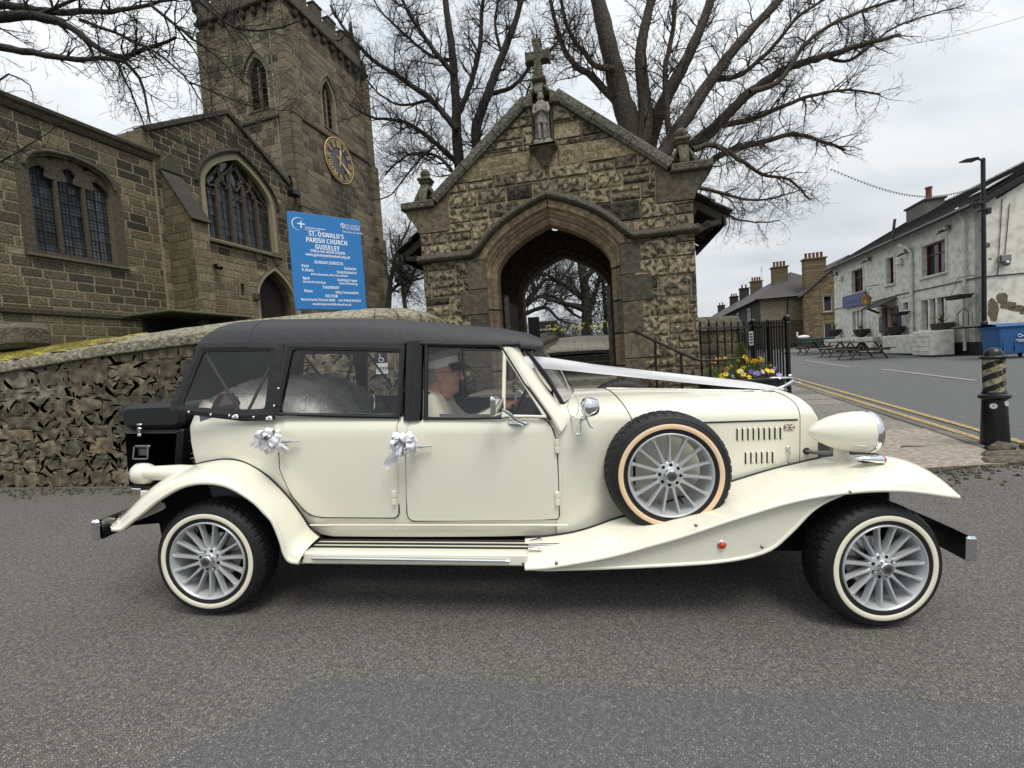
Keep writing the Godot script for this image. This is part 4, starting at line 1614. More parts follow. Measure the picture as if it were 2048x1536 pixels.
	var td:=soften(PackedVector2Array([Vector2(-0.80,0.989),Vector2(-0.385,0.989),Vector2(-0.385,1.148),Vector2(-0.795,1.138)]),0.07,6)
	g.prism(td,-0.455,0.456,Transform3D.IDENTITY,0.025,true)
	obj("trunk_lid",g,M.trunk,tr)
	g=Geo.new()
	g.bx(Vector3(-0.665,0.990,0.459),Vector3(0.028,0.012,0.008),0.002)
	g.bx(Vector3(-0.665,1.015,0.459),Vector3(0.03,0.014,0.008),0.003)
	g.bx(Vector3(-0.665,0.975,0.462),Vector3(0.016,0.05,0.008),0.003)
	g.ball(Vector3(-0.663,0.952,0.465),Vector3(0.014,0.01,0.006),12,8)
	obj("trunk_latch",g,M.chrome,tr)
	g=Geo.new()
	g.bx(Vector3(-0.655,0.880,0.455),Vector3(0.10,0.016,0.012),0.004)
	g.bx(Vector3(-0.655,0.845,0.452),Vector3(0.07,0.045,0.006),0.002)
	g.tube([Vector3(-0.70,0.882,0.465),Vector3(-0.702,0.81,0.475),Vector3(-0.695,0.806,0.476),Vector3(-0.612,0.806,0.476),Vector3(-0.606,0.812,0.475),Vector3(-0.61,0.882,0.465)],0.006,8)
	obj("trunk_handle",g,M.steel,tr)
	var ms:=part("mascot",c)
	g=Geo.new()
	g.bx(Vector3(3.335,1.133,0),Vector3(0.15,0.008,0.06),0.003)
	g.lathe([Vector2(0.03,0),Vector2(0.022,0.008),Vector2(0,0.012)],16,Transform3D(Basis(),Vector3(3.30,1.137,0)))
	obj("mascot_base",g,M.chrome,ms)
	g=Geo.new()
	g.tube(resample([Vector3(3.33,1.138,0),Vector3(3.38,1.150,0),Vector3(3.43,1.172,0),Vector3(3.455,1.195,0),Vector3(3.45,1.21,0)],16),[0.010,0.010,0.010,0.0095,0.009,0.009,0.009,0.0095,0.010,0.011,0.012,0.012,0.011,0.010,0.008,0.005],10)
	g.ball(Vector3(3.438,1.228,0),Vector3(0.014,0.009,0.010),12,8)
	g.tube([Vector3(3.445,1.195,0.005),Vector3(3.475,1.178,0.01),Vector3(3.495,1.182,0.01)],0.004,6)
	obj("mascot_figure",g,M.chrome,ms)
	for s in [1.0,-1.0]:
		g=Geo.new()
		g.tube(resample([Vector3(3.462,1.205,0.006*s),Vector3(3.43,1.214,0.03*s),Vector3(3.37,1.213,0.05*s),Vector3(3.335,1.212,0.055*s)],10),[0.006,0.008,0.010,0.010,0.009,0.009,0.0095,0.011,0.011,0.006],8,true,0.45)
		obj("mascot_wing",g,M.chrome,ms)
	for x in [3.03,3.15]:
		g=Geo.new()
		g.ball(Vector3(x,1.134,0.03),Vector3(0.012 if x < 3.1 else 0.05,0.008,0.03),14,8)
		obj("bonnet_button",g,M.cream,c)
func rect_poly(a: float,b: float,d: float,e: float) -> PackedVector2Array:
	return PackedVector2Array([Vector2(a,b),Vector2(d,b),Vector2(d,e),Vector2(a,e)])
func poly_area(p: PackedVector2Array) -> float:
	var s:=0.0
	for i in p.size():
		s+=p[i].cross(p[(i+1) % p.size()])
	return absf(s)*0.5
func rough_block(g: Geo,p: PackedVector2Array,h: float,rough: float,nx: int,ny: int) -> void:
	var lo:=p[0]
	var hi:=p[2]
	var rows:=[]
	var bev:=minf(0.012,minf(hi.x - lo.x,hi.y - lo.y)*0.2)
	for j in ny+3:
		var row:=PackedVector3Array()
		for i in nx+3:
			var fx:=clampf(float(i - 1)/nx,0,1)
			var fy:=clampf(float(j - 1)/ny,0,1)
			var x:=lerpf(lo.x+bev,hi.x - bev,fx)
			var y:=lerpf(lo.y+bev,hi.y - bev,fy)
			var rim:=i==0 or j==0 or i==nx+2 or j==ny+2
			var edge:=i<=1 or j<=1 or i>=nx+1 or j>=ny+1
			if i==0: x=lo.x
			if i==nx+2: x=hi.x
			if j==0: y=lo.y
			if j==ny+2: y=hi.y
			var z:=-0.02 if rim else (h*0.55 if edge else h+rough*rng.randf_range(-0.6,1.0))
			if not rim:
				x+=rng.randf_range(-0.3,0.3)*bev
				y+=rng.randf_range(-0.3,0.3)*bev
			row.append(Vector3(x,y,z))
		rows.append(row)
	g.grid(rows)
func pillow(g: Geo,p: PackedVector2Array,h: float,rough: float) -> void:
	var c:=Vector2.ZERO
	for q in p:
		c+=q
	c/= p.size()
	var rows:=[]
	for e in [[1.0,-0.03],[0.99,h*0.2],[0.94,h*0.75],[0.82,h],[0.4,h]]:
		var row:=PackedVector3Array()
		for q in p:
			var w: Vector2=c.lerp(q,e[0])
			row.append(Vector3(w.x,w.y,e[1]+(rng.randf_range(-0.5,0.5)*rough if e[0] < 0.95 else 0.0)))
		rows.append(row)
	var mid:=PackedVector3Array()
	for q in p:
		mid.append(Vector3(c.x,c.y,h))
	rows.append(mid)
	g.grid(rows,true)
func lay_stones(parent: Node3D,regions: Array,holes: Array,m: Material,o: Dictionary,xf:=Transform3D.IDENTITY) -> void:
	var lo:=Vector2(INF,INF)
	var hi:=-lo
	for r in regions:
		for p in r:
			lo=lo.min(p)
			hi=hi.max(p)
	var hole_box:=[]
	for h in holes:
		var b:=Rect2(h[0],Vector2.ZERO)
		for p in h:
			b=b.expand(p)
		hole_box.append(b)
	var gap: float=o.get("gap",0.012)
	var list:=[]
	var v:=lo.y
	var tw: float=o.get("course_at",0.0)
	while v < hi.y:
		var ch: float=rng.randf_range(o.course[0],o.course[1])
		var u: float=lo.x - rng.randf()*o.width[1]
		while u < hi.x:
			var w: float=rng.randf_range(o.width[0],o.width[1])
			if o.has("jumper") and rng.randf() < o.jumper:
				var s:=rng.randf_range(0.4,0.6)
				list.append([u,v,w,ch*s])
				list.append([u,v+ch*s,w,ch*(1 - s)])
			else:
				list.append([u,v,w,ch])
			u+=w
		v+=ch
	var pieces:=[]
	for q in list:
		var r:=rect_poly(q[0]+gap/2,q[1]+gap/2,q[0]+q[2] - gap/2,q[1]+q[3] - gap/2)
		var box:=Rect2(r[0],r[2] - r[0])
		var got:=[]
		for g in regions:
			for k in Geometry2D.intersect_polygons(r,g):
				got.append(k)
		for i in holes.size():
			if not hole_box[i].intersects(box):
				continue
			var nxt:=[]
			for k in got:
				for e in Geometry2D.clip_polygons(k,holes[i]):
					nxt.append(e)
			got=nxt
		for k in got:
			var a:=poly_area(k)
			if a > 0.0016 and k.size()>=3:
				pieces.append([a*rng.randf_range(0.85,1.15),k,absf(a - q[2]*q[3]+gap*(q[2]+q[3] - gap)) < 1e-4 and k.size()==4,r])
	if o.has("weight"):
		for p in pieces:
			p[0]*=o.weight.call((p[3][0]+p[3][2])*0.5)
	pieces.sort_custom(func(a,b): return a[0] > b[0])
	var rest:=Geo.new()
	var cap: int=o.get("cap",300)
	for i in pieces.size():
		var k: PackedVector2Array=pieces[i][1]
		var g:=Geo.new() if i < cap else rest
		var c: Vector2=(pieces[i][3][0]+pieces[i][3][2])*0.5
		g.col=o.tone.call(c)
		var h: float=o.get("proud",0.006)*rng.randf_range(0.5,1.5)
		var style: String=o.get("style","ashlar")
		if style=="rock" and pieces[i][2]:
			var sz: Vector2=pieces[i][3][2] - pieces[i][3][0]
			rough_block(g,pieces[i][3],h,o.rough,int(clampf(sz.x/0.085,2,o.get("fine",5))),int(clampf(sz.y/0.085,2,3)))
		elif style=="rubble" and pieces[i][2]:
			var q:=PackedVector2Array()
			var s:=soften(k,minf(0.07,0.42*minf((k[2] - k[0]).x,absf((k[2] - k[0]).y))),2)
			var cc:=(k[0]+k[2])*0.5
			var p1:=rng.randf()*TAU
			var p2:=rng.randf()*TAU
			for w in s:
				var an:=(w - cc).angle()
				q.append(cc+(w - cc)*(0.985+0.045*sin(an*2.0+p1)+0.04*sin(an*3.0+p2)))
			pillow(g,q,h,o.rough)
		else:
			if Geometry2D.is_polygon_clockwise(k):
				k.reverse()
			g.prism(k,-0.02,h,Transform3D.IDENTITY,minf(0.008,sqrt(pieces[i][0])*0.12))
		if i < cap:
			obj("stone",g,m,parent,xf)
	if rest.ix.size():
		var s:=obj("stonework",rest,m,parent,xf)
		s.set_meta("kind","stuff")
func bed(parent: Node3D,regions: Array,holes: Array,z0: float,z1: float,m: Material,c: Color,xf:=Transform3D.IDENTITY,called:="mortar") -> void:
	var g:=Geo.new()
	g.col=c
	for r in regions:
		var xs:=[]
		for p in r:
			xs.append(p.x)
		for h in holes:
			for p in h:
				xs.append(p.x)
		xs.sort()
		for i in xs.size() - 1:
			if xs[i+1] - xs[i] < 1e-4:
				continue
			var strip:=rect_poly(xs[i],-100,xs[i+1],100)
			var got: Array=Geometry2D.intersect_polygons(strip,r)
			for h in holes:
				var nxt:=[]
				for k in got:
					for e in Geometry2D.clip_polygons(k,h):
						nxt.append(e)
				got=nxt
			for k in got:
				if poly_area(k) > 1e-6:
					if Geometry2D.is_polygon_clockwise(k):
						k.reverse()
					var t:=Geometry2D.triangulate_polygon(k)
					for e in range(0,t.size(),3):
						var a: Vector2=k[t[e]]
						var b: Vector2=k[t[e+1]]
						var d: Vector2=k[t[e+2]]
						if (b - a).cross(d - a) > 0:
							var sw:=b
							b=d
							d=sw
						g.tri(Vector3(a.x,a.y,z1),Vector3(b.x,b.y,z1),Vector3(d.x,d.y,z1))
						g.tri(Vector3(a.x,a.y,z0),Vector3(d.x,d.y,z0),Vector3(b.x,b.y,z0))
		var m2: int=r.size()
		for i in m2:
			var a: Vector2=r[i]
			var b: Vector2=r[(i+1) % m2]
			g.quad(Vector3(a.x,a.y,z1),Vector3(b.x,b.y,z1),Vector3(b.x,b.y,z0),Vector3(a.x,a.y,z0))
	for h in holes:
		var m2: int=h.size()
		for i in m2:
			var a: Vector2=h[i]
			var b: Vector2=h[(i+1) % m2]
			g.quad(Vector3(b.x,b.y,z1),Vector3(a.x,a.y,z1),Vector3(a.x,a.y,z0),Vector3(b.x,b.y,z0))
	obj(called,g,m,parent,xf)
func pointed(u0: float,u1: float,foot: float,spring: float,apex: float,n:=8,sharp:=1.0) -> PackedVector2Array:
	var p:=PackedVector2Array()
	var c:=(u0+u1)/2
	var w:=(u1 - u0)/2
	p.append(Vector2(u0,foot))
	for i in n+1:
		var t:=float(i)/n
		var a:=t*PI/2
		var x:=1.0 - pow(1 - cos(a),1.0) if true else 0.0
		var y:=pow(sin(a),sharp)
		p.append(Vector2(c - w*cos(a)*(1.0 if x>=0 else 1.0),spring+(apex - spring)*(0.62*y+0.38*(1.0 - cos(a)))))
	for i in range(n - 1,-1,-1):
		var q:=p[1+i]
		p.append(Vector2(2*c - q.x,q.y))
	p.append(Vector2(u1,foot))
	return p
func offset_path(p: PackedVector2Array,d: float) -> PackedVector2Array:
	var o:=PackedVector2Array()
	for i in p.size():
		var e1:=(p[i] - p[max(i - 1,0)]).normalized() if i > 0 else (p[1] - p[0]).normalized()
		var e2:=(p[min(i+1,p.size() - 1)] - p[i]).normalized() if i < p.size() - 1 else e1
		var n1:=Vector2(-e1.y,e1.x)
		var n2:=Vector2(-e2.y,e2.x)
		var s:=(n1+n2)
		o.append(p[i]+s/maxf(0.35,1.0+n1.dot(n2))*d)
	return o
func sweep_arch(g: Geo,path: PackedVector2Array,prof: Array,from:=0,to:=-1) -> void:
	if to < 0:
		to=path.size() - 1
	for i in prof.size() - 1:
		var a:=offset_path(path,prof[i][0])
		var b:=offset_path(path,prof[i+1][0])
		var ra:=PackedVector3Array()
		var rb:=PackedVector3Array()
		for k in range(from,to+1):
			ra.append(Vector3(a[k].x,a[k].y,prof[i][1]))
			rb.append(Vector3(b[k].x,b[k].y,prof[i+1][1]))
		g.grid([ra,rb])
func soot(c: Vector2,seed_: float,dark: float,light: Array) -> Color:
	var n:=0.5+0.9*nz.get_noise_2d(c.x*2.2+seed_,c.y*2.2)+rng.randf_range(-0.33,0.33)
	var k:=clampf(n+dark,0.0,1.0)
	var a: Color=light[rng.randi() % light.size()]
	return a.lerp(Color(0.045,0.04,0.033),k*k*0.9)
func boundary_wall() -> void:
	var w:=thing("boundary_wall","low dark rubble stone wall with mossy sloping coping behind the car","wall")
	var line:=[Vector2(-10.5,-5.42),Vector2(-5.9,-5.24),Vector2(-3.6,-5.14),Vector2(-1.5,-5.12),Vector2(-1.05,-5.35),Vector2(-0.93,-5.9),Vector2(-0.95,-6.7)]
	var top_at:=func(x: float) -> float: return smooth_at([[-10.5,1.30],[-5.85,1.60],[-3.57,1.775],[-2.1,1.835],[-1.0,1.845],[0,1.845]],x)
	var tans:=[Color(0.27,0.22,0.145),Color(0.22,0.185,0.125),Color(0.31,0.25,0.16),Color(0.19,0.165,0.115),Color(0.36,0.30,0.20)]
	for i in line.size() - 1:
		var a: Vector2=line[i]
		var b: Vector2=line[i+1]
		var L:=a.distance_to(b)
		var d:=(b - a)/L
		var xf:=Transform3D(Basis(Vector3(d.x,0,d.y),Vector3.UP,Vector3(-d.y,0,d.x)),Vector3(a.x,0,a.y))
		var y0:=minf(ground_y(a.x,a.y),ground_y(b.x,b.y)) - 0.15
		var poly:=PackedVector2Array([Vector2(0,y0),Vector2(L,y0),Vector2(L,top_at.call(b.x)),Vector2(L*0.5,top_at.call((a.x+b.x)/2)),Vector2(0,top_at.call(a.x))])
		bed(w,[poly],[],-0.45,-0.012,M.mortar,Color(0.34,0.29,0.19),xf)
		var cap: int=[30,130,100,25,10,0][i]
		lay_stones(w,[poly],[],M.rubble,{"course": [0.13,0.23],"width": [0.16,0.50],"gap": 0.022,"style": "rubble","proud": 0.008,"rough": 0.002,"cap": cap,"jumper": 0.18,
			"tone": func(c: Vector2) -> Color:
				var k:=nz.get_noise_2d(c.x*1.7+a.x*1.7,c.y*2.5)
				var q: Color=tans[rng.randi() % tans.size()]
				q=q.lerp(Color(0.075,0.065,0.045),clampf(0.15+k*0.9,0,0.8))
				if c.y > 1.25 and a.x+c.x < -5.1 and rng.randf() < 0.7:
					q=q.lerp(Color(0.33,0.35,0.27),0.55)
				return q},xf)
	var n:=0
	for i in line.size() - 1:
		var a: Vector2=line[i]
		var b: Vector2=line[i+1]
		var L:=a.distance_to(b)
		var cuts: int=int(max(1,round(L/1.15)))
		if i>=3:
			cuts=2 if i != 4 else 3
		for k in cuts:
			var t0:=float(k)/cuts
			var t1:=float(k+1)/cuts
			var g:=Geo.new()
			g.col=[Color(0.43,0.395,0.285),Color(0.48,0.44,0.32),Color(0.39,0.36,0.26)][n % 3]
			var rows:=[]
			var steps:=9
			for s in steps+3:
				var t:=lerpf(t0,t1,clampf(float(s - 1)/steps,0.004/L,1 - 0.004/L))
				var p:=a.lerp(b,t)
				var d:=(b - a)/L
				if i>=2 and i < line.size() - 2 and t > 0.8:
					d=d.lerp((line[i+2] - line[i+1]).normalized(),(t - 0.8)*2.5).normalized()
				if i > 2 and t < 0.2:
					d=d.lerp((line[i] - line[i - 1]).normalized(),(0.2 - t)*2.5).normalized()
				var out:=Vector2(-d.y,d.x)
				var y: float=top_at.call(p.x)
				var row:=PackedVector3Array()
				for e in [[-0.46,0.0],[0.045,-0.004],[0.058,0.012],[0.060,0.10],[0.045,0.122],[0.0,0.15],[-0.08,0.187],[-0.16,0.215],[-0.25,0.235],[-0.36,0.243],[-0.45,0.20],[-0.47,0.0]]:
					var j:=0.012*nz.get_noise_3d(p.x*9,e[1]*60+n*7,e[0]*9) if s > 0 and s < steps+2 else 0.0
					var w2=p+out*(e[0]+j)
					row.append(Vector3(w2.x,y+e[1]+j*0.8,w2.y))
				rows.append(row)
			for e in [0,rows.size() - 1]:
				var c:=Vector3.ZERO
				for q in rows[e]:
					c+=q/rows[e].size()
				for q in rows[e].size():
					rows[e][q]=c.lerp(rows[e][q],0.0)
			g.grid(rows)
			obj("coping_stone",g,M.stone,w)
			n+=1
	var g:=Geo.new()
	for k in 420:
		var x:=rng.randf_range(-6.5,-4.35)
		var t:=rng.randf()
		var edge:=smoothstep(-4.2,-5.3,x+0.5*t)
		if rng.randf() > edge+0.15:
			continue
		var e:=0.03 - 0.36*t
		var z:=-5.24+(x+5.9)*0.043+e
		var y: float=top_at.call(x)+lerp_at([[0.0,0.243],[0.1,0.243],[0.21,0.235],[0.30,0.215],[0.38,0.187],[0.46,0.15],[0.505,0.122]],0.46+e)
		var r:=rng.randf_range(0.02,0.05)
		g.col=[Color(0.22,0.20,0.03),Color(0.30,0.265,0.04),Color(0.15,0.13,0.025),Color(0.17,0.115,0.035),Color(0.34,0.30,0.06)][rng.randi() % 5]
		var rows:=[]
		var turn:=rng.randf()*TAU
		for i in 5:
			var th:=PI*0.5*i/4.0
			var row:=PackedVector3Array()
			for q in 9:
				var an:=TAU*q/9.0+turn
				var rr:=r*(1.0+0.3*sin(an*3+k))
				row.append(Vector3(x+rr*1.7*sin(th)*cos(an),y - 0.012+r*0.55*cos(th),z+rr*sin(th)*sin(an)))
			rows.append(row)
		g.grid(rows,true)
	for k in 9000:
		var x:=rng.randf_range(-6.6,-4.3)
		var t:=rng.randf()
		if rng.randf() > smoothstep(-4.2,-5.3,x+0.5*t):
			continue
		var e:=0.04 - 0.37*t
		var z:=-5.24+(x+5.9)*0.043+e
		var y: float=top_at.call(x)+lerp_at([[0.0,0.243],[0.1,0.243],[0.21,0.235],[0.30,0.215],[0.38,0.187],[0.46,0.15],[0.505,0.122]],0.46+e)
		var d:=Vector3(rng.randf_range(-1,1),2.2,rng.randf_range(-1,1)).normalized()*rng.randf_range(0.02,0.045)
		var s:=Vector3(rng.randf_range(-1,1),0,rng.randf_range(-1,1)).normalized()*0.003
		var cc:=rng.randf()
		g.col=Color(0.20,0.18,0.03).lerp(Color(0.36,0.31,0.06),cc)
		var o:=Vector3(x,y,z)
		g.tri(o - s,o+d,o+s)
	var ms:=obj("moss",g,M.leaf,w)
	ms.set_meta("kind","stuff")
	var g2:=Geo.new()
	g2.col=Color(0.19,0.16,0.11)
	var bp: Vector3=Vector3(-6.09,2.053,-5.55)
	g2.bx(Vector3(bp.x - 0.25,bp.y - 0.02,-5.62),Vector3(1.0,0.30,0.45),0.06,Vector3(0,0.02,0.03))
	obj("pier_block",g2,M.stone,w)
	g=Geo.new()
	for k in 1500:
		var x:=rng.randf_range(-7.5,2.0)
		var z:=-5.1+absf(rng.randfn(0,0.16))+(x+4)*0.02
		var s:=rng.randf_range(0.004,0.018)
		g.col=Color(0.20,0.17,0.12).lerp(Color(0.10,0.085,0.06),rng.randf())
		g.bx(Vector3(x,ground_y(x,z)+s*0.3,z),Vector3(s*1.5,s,s*1.2),0,Vector3(rng.randf(),rng.randf()*3,rng.randf()))
	var gr:=obj("grit",g,M.stone)
	tag(gr,"loose grit and crumbs along the foot of the rubble wall","grit","","stuff")
const PORCH:=Vector3(0,0,0)
func porch_xf() -> Transform3D:
	return Transform3D(Basis(Vector3(0.978,0,0.208),Vector3.UP,Vector3(-0.208,0,0.978)),Vector3(0.642,0,-6.306))
func text_mesh(t: String,h: float,face:="Droid Sans",bold:=false,depth:=0.003) -> TextMesh:
	var m:=TextMesh.new()
	m.text=t
	var f:=SystemFont.new()
	f.font_names=PackedStringArray([face])
	if bold:
		f.font_weight=700
	m.font=f
	m.font_size=40
	m.pixel_size=h/29.0
	m.depth=depth
	return m
func lych_gate() -> void:
	var p:=thing("lychgate","small gabled sandstone lychgate with pointed arch, saint statue and cross","lychgate",porch_xf())
	var light:=[Color(0.50,0.41,0.26),Color(0.45,0.37,0.235),Color(0.38,0.31,0.195),Color(0.54,0.45,0.29)]
	var arch:=pointed(-0.82,0.82,0.75,2.55,3.25,10,0.8)
	var wall:=PackedVector2Array([Vector2(-1.88,0.0),Vector2(1.88,0.0),Vector2(1.88,3.30),Vector2(1.60,3.68),Vector2(0.0,4.93),Vector2(-1.60,3.68),Vector2(-1.88,3.30)])
	var hole:=offset_path(arch,0.27)
	hole[0]=Vector2(-1.09,-0.2)
	hole[-1]=Vector2(1.09,-0.2)
	var niche:=rect_poly(-0.145,4.20,0.145,4.97)
	var bandL:=rect_poly(-1.22,3.945,-0.19,4.215)
	var bandR:=rect_poly(0.19,3.945,1.22,4.215)
	var ledge:=rect_poly(-0.19,3.945,0.19,4.2)
	var kl:=PackedVector2Array([Vector2(-2.2,3.27),Vector2(-1.42,3.27),Vector2(-1.42,3.80),Vector2(-2.2,3.80)])
	var kr:=PackedVector2Array([Vector2(1.42,3.27),Vector2(2.2,3.27),Vector2(2.2,3.80),Vector2(1.42,3.80)])
	bed(p,[wall],[hole,niche],-0.42,-0.014,M.mortar,Color(0.47,0.39,0.25))
	var tone:=func(c: Vector2) -> Color:
		return soot(c,3.0,-0.02+(0.06 if c.y > 2.2 else -0.02),light)
	lay_stones(p,[wall],[hole,niche,bandL,bandR,ledge,kl,kr],M.rock,{"course": [0.19,0.30],"width": [0.22,0.56],"gap": 0.020,"style": "rock","proud": 0.014,"rough": 0.008,"jumper": 0.30,"tone": tone,"cap": 240})
	for s in [-1.0,1.0]:
		var y:=0.1
		var k:=0
		while y < 2.84:
			var h: float=[0.42,0.36,0.40,0.34][k % 4]
			h=minf(h,2.84 - y)
			var wd: float=[0.27,0.40][k % 2]
			var g:=Geo.new()
			var dk: float=rng.randf_range(0.2,0.85)
			g.col=Color(0.28,0.23,0.15).lerp(Color(0.06,0.055,0.05),dk)
			var x0: float=0.93
			g.prism(rect_poly(minf(s*x0,s*(x0+wd)),y+0.006,maxf(s*x0,s*(x0+wd)),y+h - 0.006),-0.02,0.022,Transform3D.IDENTITY,0.008)
			obj("jamb_block",g,M.ashlar,p)
			y+=h
			k+=1
	var path:=arch.duplicate()
	var seg:=3
	var prof:=[[0.0,-0.42],[0.0,-0.20],[0.035,-0.165],[0.05,-0.15],[0.075,-0.15],[0.085,-0.115],[0.10,-0.10],[0.115,-0.085],[0.125,-0.06],[0.15,-0.055],[0.165,-0.03],[0.18,0.008],[0.265,0.010],[0.265,-0.05]]
	var fine:=PackedVector2Array()
	for i in path.size() - 1:
		var e3:=4 if i > 0 and i < path.size() - 2 else 8
		for e in e3:
			if i==0 or i==path.size() - 2 or i==1 or i==path.size() - 3 or i==10 or i==11:
				fine.append(path[i].lerp(path[i+1],float(e)/e3))
			else:
				fine.append(path[i].cubic_interpolate(path[i+1],path[i - 1],path[i+2],float(e)/e3))
	fine.append(path[-1])
	var nf:=fine.size() - 1
	var cuts:=[0,2,4,6,8,18,28,38,48,nf - 38,nf - 28,nf - 18,nf - 8,nf - 6,nf - 4,nf - 2,nf]
	cuts=[0,2,4,6,8,21,34,nf/2,nf - 34,nf - 21,nf - 8,nf - 6,nf - 4,nf - 2,nf]
	for q in cuts.size() - 1:
		var g:=Geo.new()
		var straight: bool=cuts[q] < 8 or cuts[q]>=nf - 8
		if straight:
			g.col=Color(0.36,0.27,0.17).lerp(Color(0.09,0.08,0.065),rng.randf_range(0.1,0.6))
		else:
			g.col=[Color(0.42,0.315,0.195),Color(0.47,0.355,0.22),Color(0.38,0.29,0.18)][rng.randi() % 3]
		var pth:=fine.duplicate()
		if cuts[q] > 0:
			pth[cuts[q]]=fine[cuts[q]].lerp(fine[cuts[q]+1],0.10)
		sweep_arch(g,pth,prof,cuts[q],cuts[q+1])
		obj("jamb_moulding" if straight else "voussoir",g,M.ashlar,p)
	var hood:=PackedVector2Array([Vector2(-1.93,2.865),Vector2(-1.11,2.865)])
	var over:=offset_path(arch,0.285)
	for i in range(2,over.size() - 2):
		if over[i].y > 2.90:
			hood.append(over[i])
	hood.append(Vector2(1.11,2.865))
	hood.append(Vector2(1.93,2.865))
	var g:=Geo.new()
	g.col=Color(0.115,0.105,0.075)
	var sm:=hood
	for i in sm.size() - 1:
		var a:=sm[i]
		var b:=sm[i+1]
		var seg2:=PackedVector2Array([a,b])
		var e1:=(sm[max(i,1)] - sm[max(i,1) - 1]).normalized()
		pass
	sweep_arch(g,sm,[[-0.01,-0.02],[-0.012,0.06],[0.0,0.085],[0.022,0.10],[0.045,0.095],[0.095,0.03],[0.10,-0.02]])
	obj("hood_mould",g,M.stone,p)
	for s in [-1.0,1.0]:
		g=Geo.new()
		g.col=Color(0.10,0.09,0.06)
		g.beam(Vector3(1.915*s,2.905,0.09),Vector3(1.915*s,2.905,-0.42),0.05,0.10,Vector3.UP,0.02)
		obj("string_return",g,M.stone,p)
	for s in [-1.0,1.0]:
		var q:=PackedVector2Array([Vector2(1.44,3.28),Vector2(1.90,3.28),Vector2(1.915,3.33),Vector2(1.945,3.40),Vector2(1.995,3.47),Vector2(2.05,3.53),Vector2(2.075,3.59),Vector2(2.08,3.635),Vector2(1.64,3.635),Vector2(1.44,3.76)])
		if s < 0:
			for i in q.size():
				q[i].x=-q[i].x
			q.reverse()
		g=Geo.new()
		g.col=Color(0.135,0.11,0.075) if s > 0 else Color(0.20,0.16,0.10)
		g.prism(q,-0.40,0.012,Transform3D.IDENTITY,0.008)
		obj("kneeler",g,M.ashlar,p)
		g=Geo.new()
		g.col=Color(0.15,0.14,0.10)
		var a:=1.62
		g.prism(PackedVector2Array([Vector2(minf(s*a,s*2.13),3.637),Vector2(maxf(s*a,s*2.13),3.637),Vector2(maxf(s*a,s*2.13),3.74),Vector2(minf(s*a,s*2.13),3.74)]),-0.42,0.07,Transform3D.IDENTITY,0.015,true)
		obj("kneeler_cap",g,M.stone,p)
		var lo:=Vector2(1.625,3.735)
		var hi:=Vector2(0.20,4.885)
		for k in 3:
			var t0:=k/3.0+0.003
			var t1:=(k+1)/3.0 - 0.003
			var c0:=lo.lerp(hi,t0)
			var c1:=lo.lerp(hi,t1)
			g=Geo.new()
			g.col=Color(0.15,0.145,0.115).lerp(Color(0.21,0.20,0.16),rng.randf())
			var nrm:=Vector2(hi.y - lo.y,lo.x - hi.x).normalized()
			var rows:=[]
			for e in [c0,c1]:
				var row:=PackedVector3Array()
				for w in [[-0.075,-0.43],[-0.075,0.055],[-0.03,0.075],[0.055,0.07],[0.075,0.04],[0.075,-0.43]]:
					var d: Vector2=e+Vector2(nrm.x,nrm.y)*w[0]
					row.append(Vector3(d.x*s,d.y,w[1]))
				rows.append(row)
			for e in 5:
				g.quad(rows[0][e],rows[0][e+1],rows[1][e+1],rows[1][e])
			obj("coping_stone",g,M.stone,p)
		g=Geo.new()
		g.col=Color(0.16,0.15,0.115)
		g.prism(PackedVector2Array([Vector2(minf(0.12*s,0.26*s),4.76),Vector2(maxf(0.12*s,0.26*s),4.76),Vector2(maxf(0.12*s,0.26*s),4.94 - (0.06 if s > 0 else 0.0)),Vector2(minf(0.12*s,0.26*s),4.94 - (0.06 if s < 0 else 0.0))]),-0.43,0.078,Transform3D.IDENTITY,0.012)
		obj("apex_stone",g,M.stone,p)
		pinnacle(p,Vector3(1.80*s,3.742,-0.16),0.19,0.33,true)
	pinnacle(p,Vector3(-0.03,4.945,-0.16),0.19,0.22,false)
	g=Geo.new()
	g.col=Color(0.15,0.14,0.09)
	g.bx(Vector3(-0.03,5.20,-0.16),Vector3(0.19,0.07,0.19),0.02)
	g.bx(Vector3(-0.03,5.25,-0.16),Vector3(0.14,0.05,0.15),0.02)
	var cr:=PackedVector2Array()
	for q in [[-0.05,5.26],[0.05,5.26],[0.042,5.45],[0.125,5.45],[0.135,5.435],[0.15,5.435],[0.15,5.585],[0.135,5.585],[0.125,5.57],[0.042,5.57],[0.042,5.69],[0.055,5.70],[0.055,5.735],[-0.055,5.735],[-0.055,5.70],[-0.042,5.69],[-0.042,5.57],[-0.125,5.57],[-0.135,5.585],[-0.15,5.585],[-0.15,5.435],[-0.135,5.435],[-0.125,5.45],[-0.042,5.45]]:
		cr.append(Vector2(q[0]*1.12 - 0.03,q[1]))
	g.prism(cr,-0.23,-0.09,Transform3D.IDENTITY,0.0035,true)
	obj("cross",g,M.stone,p)
	for s in [-1.0,1.0]:
		g=Geo.new()
		g.col=Color(0.33,0.27,0.16) if s < 0 else Color(0.36,0.29,0.17)
		g.prism(rect_poly(minf(0.195*s,1.21*s),3.95,maxf(0.195*s,1.21*s),4.21) if false else PackedVector2Array([Vector2(minf(0.195*s,1.27*s),3.95),Vector2(maxf(0.195*s,1.27*s),3.95),Vector2(maxf(0.195*s,0.93*s),4.21),Vector2(minf(0.195*s,0.93*s),4.21)]),-0.02,0.012,Transform3D.IDENTITY,0.004)
		obj("inscribed_stone",g,M.ashlar,p)
	var ink:=mat(lin(0.10,0.075,0.04),0.9)
